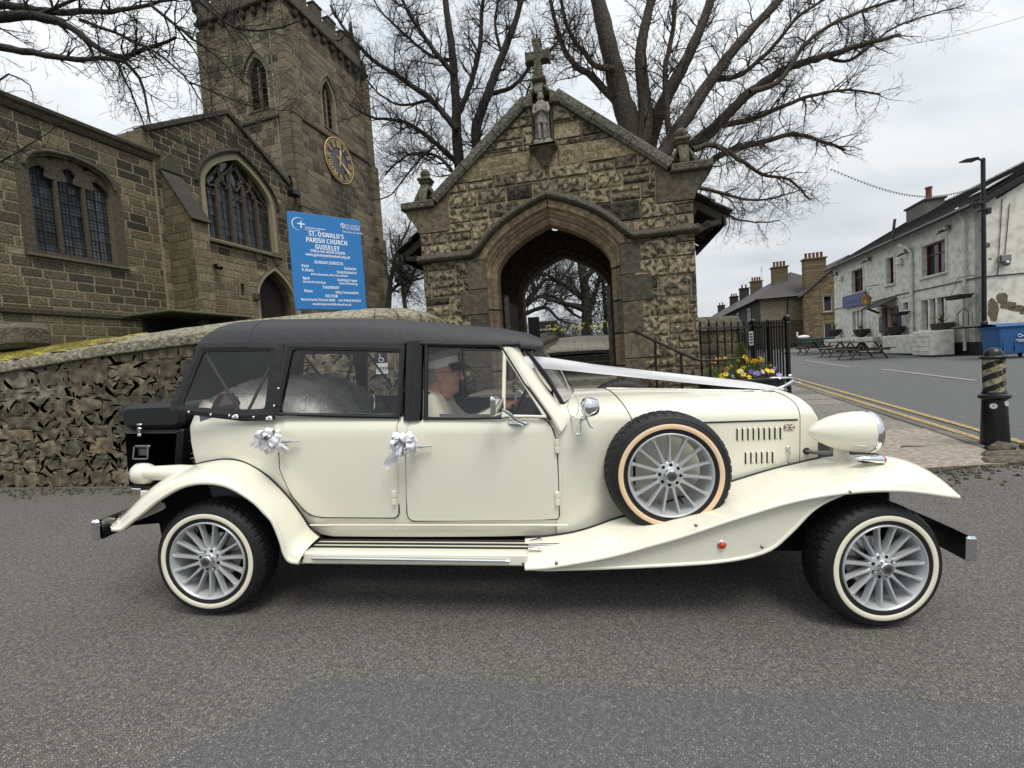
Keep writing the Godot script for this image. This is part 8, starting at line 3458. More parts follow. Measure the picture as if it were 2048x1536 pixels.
func railings() -> void:
	var t:=thing("churchyard_railings","black iron railings with ball-topped posts beside the lychgate","railing")
	var a:=Vector3(2.74,1.655,-6.62)
	var b:=Vector3(4.62,1.69,-8.55)
	var c:=Vector3(4.23,1.615,-6.95)
	for q in [[a,b,8],[b,c,13]]:
		var g:=Geo.new()
		g.beam(q[0],q[1],0.045,0.02)
		obj("rail",g,M.iron,t)
		g=Geo.new()
		g.beam(q[0] - Vector3(0,1.15,0),q[1] - Vector3(0,1.15,0),0.045,0.02)
		obj("rail",g,M.iron,t)
		for k in q[2]:
			var p: Vector3=q[0].lerp(q[1],(k+0.5)/q[2])
			railing_bar(t,p,0.15,p.y+0.10,0.014)
	railing_bar(t,b,0.1,1.74,0.035,true)
	railing_bar(t,b+Vector3(0.1,-0.04,0.35),0.1,1.70,0.035,true)
	railing_bar(t,c+Vector3(0.02,0,0.05),0.1,1.68,0.035,true)
	railing_bar(t,b.lerp(c,0.55),0.1,1.66,0.026)
	for k in 5:
		railing_bar(t,b+Vector3(-0.32+0.055*k,0,0.12),0.9,1.60,0.012)
	var sg:=thing("railing_plate","small white lettered plate hanging on the railing post","sign")
	var g2:=Geo.new()
	var o: Vector3=Vector3(4.23,1.468,-7.9)
	g2.bx(o,Vector3(0.07,0.24,0.012),0.004,Vector3(0,-0.3,0))
	obj("plate",g2,mat(Color(0.75,0.78,0.78),0.5),sg)
	g2=Geo.new()
	for k in 4:
		g2.bx(o+Vector3(0.0,0.08 - 0.05*k,0.008),Vector3(0.045,0.022,0.006),0,Vector3(0,-0.3,0))
	obj("plate_print",g2,M.black,sg)
	var w:=thing("churchyard_wall","dark stone churchyard wall with rounded coping behind the railings","wall")
	var p0:=Vector2(2.6,-8.9)
	var p1:=Vector2(4.85,-9.45)
	var d:=(p1 - p0).normalized()
	var xf:=Transform3D(Basis(Vector3(d.x,0,d.y),Vector3.UP,Vector3(-d.y,0,d.x)),Vector3(p0.x,0,p0.y))
	var L:=p0.distance_to(p1)
	bed(w,[rect_poly(0,-0.1,L,1.72)],[],-0.4,-0.01,M.mortar,Color(0.21,0.18,0.11),xf)
	lay_stones(w,[rect_poly(0,-0.1,L,1.72)],[],M.stone,{"course": [0.20,0.30],"width": [0.3,0.6],"gap": 0.02,"style": "rock","proud": 0.012,"rough": 0.014,"cap": 70,"tone": func(q): return soot(q,61.0,-0.05,[Color(0.22,0.185,0.10),Color(0.17,0.145,0.085),Color(0.26,0.215,0.125)])},xf)
	for k in 3:
		g2=Geo.new()
		g2.col=Color(0.15,0.14,0.10)*rng.randf_range(0.9,1.2)
		var poly:=PackedVector2Array()
		for e in 9:
			var an:=PI*e/8
			poly.append(Vector2(-0.2+0.27*cos(an),1.72+0.04+0.24*sin(an)))
		poly.append(Vector2(-0.47,1.70))
		poly.append(Vector2(0.07,1.70))
		g2.prism(poly,L*(k/3.0)+0.004,L*((k+1)/3.0) - 0.004,xf*Transform3D(Basis(Vector3(0,0,1),Vector3.UP,Vector3(1,0,0)),Vector3.ZERO),0.015,true)
		obj("coping_stone",g2,M.stone,w)
	var q0:=Vector2(4.85,-9.45)
	g2=Geo.new()
	g2.col=Color(0.11,0.095,0.065)
	var far:=q0+Vector2(0.29,-0.957)*30.0
	g2.beam(Vector3(q0.x - 0.2,0.9,q0.y),Vector3(far.x - 0.2,1.3,far.y),0.4,1.9)
	obj("long_wall",g2,M.stone,w)
func handrail() -> void:
	var t:=thing("handrail","black iron handrail sloping down from the lychgate pier","handrail")
	var g:=Geo.new()
	var p:=[Vector3(1.67,1.663,-6.1),Vector3(1.87,1.49,-5.8),Vector3(2.084,1.317,-5.5),Vector3(2.249,1.215,-5.35),Vector3(2.487,1.206,-5.35),Vector3(2.713,1.209,-5.35),Vector3(2.772,1.187,-5.35),Vector3(2.788,1.133,-5.35)]
	g.tube([p[0],p[1],p[2],p[3]],0.017,10)
	g.tube(resample(p.slice(3),24),0.013,10)
	obj("rail",g,M.iron,t)
	g=Geo.new()
	g.lathe([Vector2(0,0),Vector2(0.04,0),Vector2(0.04,0.02),Vector2(0,0.02)],16,Transform3D(Basis(Vector3.RIGHT,PI/2),p[0] - Vector3(0,0,0.03)))
	obj("wall_rose",g,M.iron,t)
	for q in [p[1],p[2],p[3]+Vector3(0.12,0,0)]:
		g=Geo.new()
		g.tube([q,Vector3(q.x,-0.05,q.z)],0.016,8)
		obj("post",g,M.iron,t)
func planter() -> void:
	var t:=thing("flower_planter","black planter of daffodils and purple pansies by the railings","planter")
	var g:=Geo.new()
	g.bx(Vector3(2.93,0.50,-5.80),Vector3(0.92,0.86,0.46),0.02)
	g.bx(Vector3(2.93,0.915,-5.80),Vector3(0.96,0.05,0.50),0.012)
	obj("box",g,mat(Color(0.06,0.065,0.06),0.6),t)
	g=Geo.new()
	g.col=Color(0.03,0.022,0.015)
	g.bx(Vector3(2.93,0.945,-5.80),Vector3(0.86,0.03,0.40))
	obj("soil",g,M.plain,t)
	for k in 26:
		var x:=rng.randf_range(2.56,3.32)
		var z:=rng.randf_range(-5.96,-5.64)
		var y:=rng.randf_range(1.06,1.22)
		if k < 10:
			x=rng.randf_range(2.92,3.18); y=rng.randf_range(1.10,1.18)
		var f:=part("daffodil",t,Transform3D(Basis(),Vector3(x,y,z)))
		g=Geo.new()
		g.col=Color(0.06,0.11,0.03)
		g.tube([Vector3(0,0,0),Vector3(rng.randf_range(-0.03,0.03),-(y - 0.95),0)],0.003,4,false)
		obj("stalk",g,M.leaf,f)
		g=Geo.new()
		var face:=Basis(Vector3.UP,rng.randf_range(-1.2,1.2))*Basis(Vector3.RIGHT,rng.randf_range(-0.4,0.5))
		g.col=Color(0.72,0.52,0.03)
		for e in 6:
			var a:=TAU*e/6
			var d:=Vector3(cos(a),sin(a),0)
			var s:=Vector3(-sin(a),cos(a),0)*0.010
			g.tri(face*(d*0.005),face*(d*0.02+s),face*(d*0.034))
			g.tri(face*(d*0.005),face*(d*0.034),face*(d*0.02 - s))
		g.col=Color(0.74,0.38,0.015)
		g.lathe([Vector2(0.008,0),Vector2(0.010,0.016),Vector2(0.014,0.022)],8,Transform3D(face*Basis(Vector3.RIGHT,PI/2),Vector3.ZERO))
		obj("flower",g,M.leaf,f)
	for k in 30:
		var x:=rng.randf_range(2.54,3.34)
		var z:=rng.randf_range(-5.72,-5.57)
		var y:=rng.randf_range(0.96,1.05)
		var c: Color=[Color(0.24,0.16,0.50),Color(0.34,0.26,0.60),Color(0.70,0.46,0.03),Color(0.72,0.52,0.05),Color(0.55,0.50,0.62),Color(0.14,0.08,0.36)][rng.randi() % 6]
		if x < 2.72:
			c=Color(0.72,0.5,0.03)
		var f:=Geo.new()
		var face:=Basis(Vector3.UP,rng.randf_range(-0.7,0.7))*Basis(Vector3.RIGHT,rng.randf_range(-0.7,0.0))
		for e in 5:
			var a:=TAU*e/5+0.3
			f.col=c*rng.randf_range(0.8,1.2)
			var d:=Vector3(cos(a),sin(a),0.0)*0.018
			var n:=6
			for q in n:
				var b0:=TAU*q/n
				var b1:=TAU*(q+1)/n
				f.tri(face*d,face*(d+Vector3(cos(b1),sin(b1),-0.2)*0.016),face*(d+Vector3(cos(b0),sin(b0),-0.2)*0.016))
		obj("pansy",f,M.leaf,t,Transform3D(Basis(),Vector3(x,y,z)))
	g=Geo.new()
	for k in 520:
		var x:=rng.randf_range(2.54,3.34)
		var z:=rng.randf_range(-5.97,-5.62)
		var l:=rng.randf_range(0.06,0.22)
		var a:=rng.randf()*TAU
		g.col=Color(0.05,0.09,0.025).lerp(Color(0.10,0.14,0.04),rng.randf())
		var o:=Vector3(x,0.95,z)
		var s:=Vector3(cos(a),0,sin(a))*0.006
		g.tri(o - s,o+Vector3(sin(a)*0.05,l,cos(a)*0.04),o+s)
	for k in 1500:
		var e:=rng.randf()
		var a:=rng.randf()*TAU
		var r:=rng.randf_range(0.0,0.16)*(1.1 - e)
		var o:=Vector3(3.02+r*cos(a)*1.5,0.95+0.42*e,-5.90+r*sin(a)*0.8)
		var d:=Vector3(cos(a)*0.5,1.0,sin(a)*0.5).normalized()*0.05
		g.col=Color(0.055,0.075,0.02).lerp(Color(0.10,0.115,0.03),rng.randf())
		g.tri(o - Vector3(0.003,0,0),o+d,o+Vector3(0.003,0,0))
	obj("foliage",g,M.leaf,t).set_meta("kind","stuff")
func church_sign() -> void:
	var a: Vector3=Vector3(-2.673,3.372,-5.65)
	var b: Vector3=Vector3(-1.684,3.194,-5.75)
	var c: Vector3=Vector3(-2.633,2.183,-5.65)
	var w:=0.90
	var h:=1.21
	var mid: Vector3=(Vector3(-2.271,2.773,-5.93))
	var t:=thing("church_sign","bright blue church notice board with white lettering on two posts","sign",Transform3D(Basis(Vector3.UP,0.64).scaled(Vector3(1,1,1)),mid))
	var g:=Geo.new()
	g.prism(soften(PackedVector2Array([Vector2(-w/2,-h/2),Vector2(w/2,-h/2),Vector2(w/2,h/2),Vector2(-w/2,h/2)]),0.02,4),-0.02,0.0,Transform3D.IDENTITY,0.004,true)
	obj("board",g,mat(lin(0.018,0.19,0.52),0.4),t)
	for x in [-0.36,0.38]:
		g=Geo.new()
		g.tube([Vector3(x,h/2+0.012,-0.05),Vector3(x - 0.06,-1.6,-0.05)],0.03,10)
		obj("post",g,M.steel,t)
	var ink:=mat(Color(0.95,0.97,1.0),0.5)
	var lines:=[["ST. OSWALD'S",0.0,0.355,0.060,0.432,"b",0],
		["PARISH CHURCH",0.0,0.276,0.060,0.507,"b",0],
		["GUISELEY",0.0,0.195,0.060,0.303,"b",0],
		["Office tel: 01943 870208",0.0,0.139,0.034,0.429,"b",0],
		["www.guiseleywithesholt.org.uk",0.0,0.091,0.034,0.555,"b",0],
		["SUNDAY SERVICES",0.0,-0.000,0.037,0.356,"b",0],
		["8am",-0.336,-0.056,0.035,0.083,"b",-1],
		["Eucharist",0.348,-0.055,0.035,0.155,"b",1],
		["9.30am",-0.336,-0.108,0.035,0.135,"b",-1],
		["Sung Eucharist",0.348,-0.108,0.035,0.257,"b",1],
		["Refreshments after the service",0.0,-0.156,0.027,0.459,"i",0],
		["6pm",-0.336,-0.210,0.035,0.081,"b",-1],
		["Evening Prayer",0.348,-0.211,0.035,0.257,"b",1],
		["2nd & 4th Sundays",-0.336,-0.256,0.027,0.279,"i",-1],
		["Choral Evensong",0.348,-0.256,0.027,0.243,"i",1],
		["THURSDAY",0.0,-0.316,0.037,0.211,"b",0],
		["10am",-0.336,-0.371,0.035,0.103,"b",-1],
		["Holy Communion",0.348,-0.374,0.035,0.293,"b",1],
		["RECTOR",0.0,-0.427,0.036,0.155,"b",0],
		["Revd David Pickett MBE    tel: 01943 874321",0.0,-0.480,0.031,0.747,"b",0],
		["email:daipickett@hotmail.co.uk",0.0,-0.534,0.028,0.486,"b",0]]
	for q in lines:
		var m:=text_mesh(q[0],q[3],"Droid Sans",true,0.002)
		m.horizontal_alignment=HORIZONTAL_ALIGNMENT_LEFT
		var box:=m.get_aabb()
		var fit: float=q[4]/maxf(0.01,box.size.x)
		var x0: float=q[1] - (q[4]*0.5 if q[6]==0 else (q[4] if q[6] > 0 else 0.0))
		var sk:=Basis(Vector3(fit,0,0),Vector3(0.22 if q[5]=="i" else 0.0,1,0),Vector3(0,0,1))
		obj("lettering",m,ink,t,Transform3D(sk,Vector3(x0 - box.position.x*fit,q[2],0.0015)))
	g=Geo.new()
	var arc:=[]
	var rr:=[]
	for k in 25:
		var an:=0.75+(PI*1.28)*k/24.0
		arc.append(Vector3(-0.325+0.078*cos(an),0.455+0.078*sin(an),0.002))
		rr.append(0.0012+0.0055*sin(PI*k/24.0))
	g.tube(arc,rr,6)
	g.bx(Vector3(-0.30,0.455,0.002),Vector3(0.014,0.085,0.003))
	g.bx(Vector3(-0.30,0.462,0.0025),Vector3(0.09,0.014,0.003))
	obj("emblem",g,ink,t)
	for q in [["St Oswald's Guiseley",-0.258,0.425,0.018],["St Paul's Esholt",-0.258,0.400,0.018]]:
		var m:=text_mesh(q[0],q[3],"Droid Sans",true,0.002)
		m.horizontal_alignment=HORIZONTAL_ALIGNMENT_LEFT
		obj("lettering",m,ink,t,Transform3D(Basis(),Vector3(q[1],q[2],0.0015)))
	g=Geo.new()
	var ci:=[]
	for k in 33:
		ci.append(Vector3(0.215+0.026*cos(TAU*k/32),0.505+0.030*sin(TAU*k/32),0.002))
	g.tube(ci,0.0035,5,false)
	g.bx(Vector3(0.215,0.505,0.002),Vector3(0.007,0.078,0.003)); g.bx(Vector3(0.215,0.513,0.0025),Vector3(0.050,0.006,0.003))
	g.bx(Vector3(0.320,0.462,0.002),Vector3(0.22,0.0025,0.002))
	obj("emblem",g,ink,t)
	for q in [["THE CHURCH",0.248,0.514,0.024],["OF ENGLAND",0.248,0.482,0.024],["Diocese of Leeds",0.205,0.428,0.026]]:
		var m:=text_mesh(q[0],q[3],"Droid Sans",false,0.002)
		m.horizontal_alignment=HORIZONTAL_ALIGNMENT_LEFT
		obj("lettering",m,ink,t,Transform3D(Basis(),Vector3(q[1],q[2],0.0015)))
	var n:=thing("access_notice","small black and white wheelchair access notice on the wall","notice",Transform3D(Basis(),Vector3(-1.444,1.42,-5.05)))
	g=Geo.new()
	g.bx(Vector3(0,-0.055,0),Vector3(0.135,0.12,0.006))
	obj("notice_panel",g,mat(Color(0.85,0.86,0.86),0.6),n)
	g=Geo.new()
	g.bx(Vector3(0,0.06,0),Vector3(0.135,0.11,0.006))
	obj("symbol_panel",g,M.black,n)
	g=Geo.new()
	g.ball(Vector3(-0.01,0.10,0.004),Vector3(0.008,0.008,0.002),10,6)
	g.tube([Vector3(-0.01,0.09,0.004),Vector3(-0.008,0.062,0.004),Vector3(0.02,0.06,0.004),Vector3(0.03,0.035,0.004)],0.004,5)
	var cc:=[]
	for k in 20:
		var an:=1.9+4.2*k/19.0
		cc.append(Vector3(0.0+0.026*cos(an),0.045+0.026*sin(an),0.004))
	g.tube(cc,0.0035,5)
	obj("wheelchair_symbol",g,ink,n)
	obj("lettering",text_mesh("Access",0.036,"Droid Sans",true,0.002),M.black,n,Transform3D(Basis(),Vector3(0,-0.05,0.0035)))
	g=Geo.new()
	g.bx(Vector3(0,-0.085,0.0035),Vector3(0.1,0.006,0.002))
	obj("small_print",g,M.black,n)
class Wood:
	var v:=PackedVector3Array()
	var n:=PackedVector3Array()
	var c:=PackedColorArray()
	var ix:=PackedInt32Array()
	var r:=RandomNumberGenerator.new()
	var bark:=Color(0.06,0.05,0.038)
	var lift:=0.22
	var count:=0
	var most:=60000
	var clear:=AABB()
	func ringed(p: PackedVector3Array,rad: PackedFloat32Array,sides: int) -> void:
		var m:=p.size()
		var k0:=v.size()
		var pn:=Vector3.ZERO
		for i in m:
			var d:=(p[mini(i+1,m - 1)] - p[maxi(i - 1,0)]).normalized()
			if pn==Vector3.ZERO:
				pn=d.cross(Vector3(0.31,0.2,0.93)).normalized()
			else:
				pn=(pn - d*pn.dot(d)).normalized()
			var b:=d.cross(pn)
			for k in sides:
				var a:=TAU*k/sides
				var o:=pn*cos(a)+b*sin(a)
				v.append(p[i]+o*rad[i])
				n.append(o)
				c.append(bark)
		for i in m - 1:
			for k in sides:
				var k2:=(k+1) % sides
				var a:=k0+i*sides+k
				var b:=k0+i*sides+k2
				var d:=k0+(i+1)*sides+k2
				var e:=k0+(i+1)*sides+k
				ix.append(a); ix.append(e); ix.append(d); ix.append(a); ix.append(d); ix.append(b)
		count+=1
	func limb(path: Array,r0: float,r1: float,shoots: int,reach: float,level:=1,gnarl:=0.04) -> void:
		var p:=PackedVector3Array()
		var rad:=PackedFloat32Array()
		var L:=[0.0]
		for i in range(1,path.size()):
			L.append(L[-1]+path[i].distance_to(path[i - 1]))
		var steps:=int(clampf(L[-1]/0.16,6,60))
		var k:=0
		for i in steps+1:
			var s: float=L[-1]*i/steps
			while k < path.size() - 2 and L[k+1] < s:
				k+=1
			var t: float=(s - L[k])/maxf(1e-6,L[k+1] - L[k])
			var q: Vector3=path[k].cubic_interpolate(path[k+1],path[maxi(k - 1,0)],path[mini(k+2,path.size() - 1)],t)
			if i > 0:
				q+=Vector3(r.randf_range(-1,1),r.randf_range(-1,1),r.randf_range(-1,1))*gnarl*L[-1]/steps*2.0
			p.append(q)
			rad.append(lerpf(r0,r1,pow(float(i)/steps,0.85))*(1.0+r.randf_range(-0.05,0.05)))
		ringed(p,rad,10 if r0 > 0.1 else (7 if r0 > 0.04 else 5))
		for e in shoots:
			var f:=r.randf_range(0.12,1.0)
			if e==0:
				f=1.0
			var i:=int(f*steps)
			var d:=(p[mini(i+1,steps)] - p[maxi(i - 1,0)]).normalized()
			var side:=Vector3(r.randf_range(-1,1),r.randf_range(-0.7,1),r.randf_range(-1,1))
			side=(side - d*side.dot(d)).normalized()
			var go:=(d*r.randf_range(0.25,0.9)+side*r.randf_range(0.6,1.0)).normalized()
			var len:=reach*r.randf_range(0.5,1.1)*lerpf(1.0,0.6,f)
			shoot(p[i],go,len,clampf(rad[i]*0.5,0.007,0.017*reach),level)
	func shoot(at: Vector3,dir: Vector3,len: float,r0: float,level: int) -> void:
		if count > most or len < 0.06:
			return
		var steps:=int(clampf(len/0.13,3,12))
		var p:=PackedVector3Array()
		var rad:=PackedFloat32Array()
		var q:=at
		var d:=dir
		var tips:=0.0022
		var r1:=maxf(tips,r0*0.35)
		for i in steps+1:
			p.append(q)
			rad.append(lerpf(r0,r1,float(i)/steps))
			d=(d+Vector3(r.randf_range(-1,1),r.randf_range(-1,1)+lift*0.35,r.randf_range(-1,1))*0.36).normalized()
			q+=d*len/steps
		ringed(p,rad,5 if r0 > 0.02 else (4 if r0 > 0.009 else 3))
		if level<=0:
			return
		var kids:=int(clampf(len*8.0,3,10))
		for e in kids:
			var f:=r.randf_range(0.2,1.0)
			if e==0:
				f=1.0
			var i:=int(f*steps)
			var dd:=(p[mini(i+1,steps)] - p[maxi(i - 1,0)]).normalized()
			var side:=Vector3(r.randf_range(-1,1),r.randf_range(-1,1)+lift*0.4,r.randf_range(-1,1))
			side=(side - dd*side.dot(dd)).normalized()
			var go:=(dd*r.randf_range(0.4,1.0)+side*r.randf_range(0.5,0.9)).normalized()
			shoot(p[i],go,len*r.randf_range(0.35,0.62),maxf(tips,rad[i]*0.62),level - 1)
	func mesh() -> ArrayMesh:
		var m:=ArrayMesh.new()
		var a:=[]
		a.resize(Mesh.ARRAY_MAX)
		a[Mesh.ARRAY_VERTEX]=v
		a[Mesh.ARRAY_NORMAL]=n
		a[Mesh.ARRAY_COLOR]=c
		a[Mesh.ARRAY_INDEX]=ix
		m.add_surface_from_arrays(Mesh.PRIMITIVE_TRIANGLES,a)
		return m
func bare_tree(called: String,label: String,limbs: Array,seed_: int,shoots: int,reach: float,level: int,bark: Color,most:=60000,lift:=0.22) -> void:
	var t:=thing(called,label,"tree")
	var trunk:=Wood.new()
	var crown:=Wood.new()
	for w in [trunk,crown]:
		w.r.seed=seed_
		w.bark=bark
		w.most=most
		w.lift=lift
	for k in limbs.size():
		var q: Array=limbs[k]
		var w: Wood=trunk if k==0 else crown
		var n: int=q[3] if q.size() > 3 else shoots
		if k==0:
			w.limb(q[0],q[1],q[2],0,reach,level,0.02)
			crown.limb([q[0][-2],q[0][-1]],q[2]*0.9,q[2]*0.8,3,reach,level)
		else:
			w.limb(q[0],q[1],q[2],n,reach,level)
	obj("trunk",trunk.mesh(),M.bark,t)
	obj("crown",crown.mesh(),M.bark,t)
func trees() -> void:
	var dark:=Color(0.050,0.042,0.033)
	var brown:=Color(0.105,0.082,0.06)
	bare_tree("bare_tree","large bare tree with thick forked trunk rising right behind the lychgate",[
		[[Vector3(3.441,0.641,-11.2),Vector3(3.484,3.597,-11.2),Vector3(3.408,5.05,-11.2),Vector3(3.327,5.891,-11.2),Vector3(3.272,6.723,-11.2),Vector3(3.078,7.439,-11.2),Vector3(2.916,8.265,-11.2),Vector3(2.767,9.084,-11.2),Vector3(2.637,9.78,-11.2),Vector3(2.497,10.7,-11.2)],0.50,0.14],
		[[Vector3(3.363,5.804,-11),Vector3(3.557,6.837,-11),Vector3(3.549,7.642,-11),Vector3(3.529,8.442,-11),Vector3(3.743,9.221,-11),Vector3(3.973,10.105,-11)],0.20,0.09,26],
		[[Vector3(3.542,5.598,-11.4),Vector3(3.786,6.549,-11.4),Vector3(4.2,7.481,-11.4),Vector3(4.703,8.28,-11.4),Vector3(5.129,9.078,-11.4),Vector3(5.466,9.875,-11.4),Vector3(5.676,10.558,-11.4)],0.23,0.08,34],
		[[Vector3(3.42,5.256,-10.8),Vector3(4.052,6.19,-10.8),Vector3(4.648,6.982,-10.8),Vector3(5.287,7.809,-10.8),Vector3(6.012,8.579,-10.8),Vector3(6.727,9.221,-10.8),Vector3(7.322,9.845,-10.8)],0.20,0.06,40],
		[[Vector3(3.668,5.421,-11.6),Vector3(4.718,6.279,-11.6),Vector3(5.523,6.877,-11.6),Vector3(6.405,7.637,-11.6),Vector3(7.423,8.177,-11.6),Vector3(8.428,8.415,-11.6),Vector3(9.431,8.653,-11.6),Vector3(10.181,8.786,-11.6)],0.20,0.04,46],
		[[Vector3(3.172,7.141,-11.2),Vector3(2.75,7.635,-11.2),Vector3(2.351,8.068,-11.2),Vector3(2.003,8.299,-11.2),Vector3(1.785,8.684,-11.2),Vector3(1.603,9.271,-11.2),Vector3(1.477,9.966,-11.2)],0.11,0.035,30],
		[[Vector3(2.881,8.027,-11),Vector3(2.44,8.169,-11),Vector3(2.24,8.409,-11),Vector3(1.998,8.708,-11),Vector3(1.792,9.23,-11),Vector3(1.715,9.909,-11)],0.075,0.03,18],
		[[Vector3(3.922,5.488,-12),Vector3(5.119,5.924,-12),Vector3(5.921,6.383,-12),Vector3(6.84,6.579,-12),Vector3(7.757,6.737,-12),Vector3(8.531,6.472,-12),Vector3(9.047,6.25,-12)],0.13,0.03,40],
		[[Vector3(4.486,5.901,-10.6),Vector3(5.007,5.98,-10.6),Vector3(5.568,5.608,-10.6),Vector3(6.132,5.235,-10.6),Vector3(6.705,5.086,-10.6),Vector3(7.154,4.604,-10.6)],0.07,0.02,26],
		[[Vector3(5.721,6.991,-11.8),Vector3(6.491,7.066,-11.8),Vector3(7.266,7.327,-11.8),Vector3(8.166,7.58,-11.8),Vector3(9.06,7.647,-11.8),Vector3(9.821,7.476,-11.8)],0.08,0.02,34],
		[[Vector3(6.073,7.312,-11),Vector3(6.793,7.554,-11),Vector3(7.409,8.315,-11),Vector3(8.248,8.829,-11),Vector3(9.196,9.109,-11),Vector3(10.377,9.373,-11)],0.07,0.02,34],
		[[Vector3(5.371,7.943,-11.5),Vector3(6.117,8.016,-11.5),Vector3(6.879,8.565,-11.5),Vector3(7.517,9.237,-11.5),Vector3(8.393,9.771,-11.5)],0.07,0.03,28],
		[[Vector3(4.089,6.235,-10.9),Vector3(4.042,7.779,-10.9),Vector3(4.258,8.668,-10.9),Vector3(4.352,9.445,-10.9),Vector3(4.613,10.094,-10.9)],0.08,0.04,26],
		[[Vector3(4.915,4.989,-11.3),Vector3(5.398,4.717,-11.3),Vector3(5.882,4.443,-11.3),Vector3(6.498,4.343,-11.3),Vector3(6.871,4.38,-11.3)],0.035,0.012,16],
		[[Vector3(4.608,5.086,-10.7),Vector3(5.127,4.939,-10.7),Vector3(5.82,4.723,-10.7),Vector3(6.406,4.744,-10.7),Vector3(6.995,4.878,-10.7)],0.05,0.012,22],
		[[Vector3(8.391,8.613,-11.9),Vector3(9.154,8.442,-11.9),Vector3(10.191,9.116,-11.9),Vector3(11.217,9.419,-11.9),Vector3(12.111,9.608,-11.9)],0.045,0.012,26],
	],5,30,1.15,3,brown,34000)
	bare_tree("bare_tree","dark twin-stemmed bare tree behind the lychgate, beside the church tower",[
		[[Vector3(-1.343,0.801,-14.5),Vector3(-1.135,4.928,-14.5),Vector3(-1.162,6.797,-14.5),Vector3(-1.222,8.185,-14.5),Vector3(-1.182,9.4,-14.5),Vector3(-1.184,10.906,-14.5),Vector3(-1.277,12.401,-14.5),Vector3(-1.365,13.732,-14.5)],0.30,0.08],
		[[Vector3(-0.987,6.101,-14.3),Vector3(-0.583,7.447,-14.3),Vector3(-0.603,8.504,-14.3),Vector3(-0.178,9.526,-14.3),Vector3(0.36,10.68,-14.3),Vector3(0.893,11.823,-14.3),Vector3(1.185,12.826,-14.3)],0.21,0.07,34],
		[[Vector3(-1.243,7.7,-14.8),Vector3(-1.96,8.448,-14.8),Vector3(-2.869,9.128,-14.8),Vector3(-3.89,9.347,-14.8),Vector3(-4.573,9.777,-14.8)],0.10,0.025,34],
		[[Vector3(-1.18,8.491,-14.2),Vector3(-1.909,9.429,-14.2),Vector3(-2.801,10.15,-14.2),Vector3(-3.665,10.792,-14.2),Vector3(-4.354,11.639,-14.2),Vector3(-4.744,12.389,-14.2)],0.11,0.03,38],
		[[Vector3(-1.223,8.999,-14.6),Vector3(-0.709,10.034,-14.6),Vector3(-0.314,11.219,-14.6),Vector3(-0.155,12.407,-14.6),Vector3(0.225,13.423,-14.6)],0.10,0.05,30],
		[[Vector3(-1.172,10.244,-14.4),Vector3(-1.845,11.179,-14.4),Vector3(-2.391,12.1,-14.4),Vector3(-2.781,13.005,-14.4)],0.09,0.04,28],
		[[Vector3(-1.12,6.797,-14.1),Vector3(-1.677,7.581,-14.1),Vector3(-2.345,7.846,-14.1),Vector3(-2.971,7.662,-14.1),Vector3(-3.463,7.245,-14.1)],0.07,0.02,26],
		[[Vector3(-0.187,9.925,-15),Vector3(0.718,10.181,-15),Vector3(1.41,10.916,-15),Vector3(2.079,11.339,-15),Vector3(2.772,12.221,-15)],0.08,0.03,30],
		[[Vector3(-0.586,7.764,-14),Vector3(0.124,8.163,-14),Vector3(0.779,8.929,-14),Vector3(1.121,9.565,-14)],0.07,0.025,22],
		[[Vector3(-1.227,11.016,-14.9),Vector3(-1.932,11.214,-14.9),Vector3(-2.826,12.036,-14.9),Vector3(-3.411,12.683,-14.9),Vector3(-3.744,13.463,-14.9)],0.06,0.02,26],
		[[Vector3(-1.846,7.945,-13.9),Vector3(-2.49,7.398,-13.9),Vector3(-3.311,6.563,-13.9),Vector3(-3.925,6.454,-13.9)],0.04,0.012,20],
		[[Vector3(-1.967,9.544,-14.4),Vector3(-2.905,9.453,-14.4),Vector3(-3.641,9.949,-14.4),Vector3(-4.054,10.573,-14.4)],0.05,0.015,22],
		[[Vector3(0.37,10.94,-14.7),Vector3(0.195,11.859,-14.7),Vector3(0.42,12.897,-14.7)],0.06,0.03,16],
	],17,30,1.35,3,dark,32000)
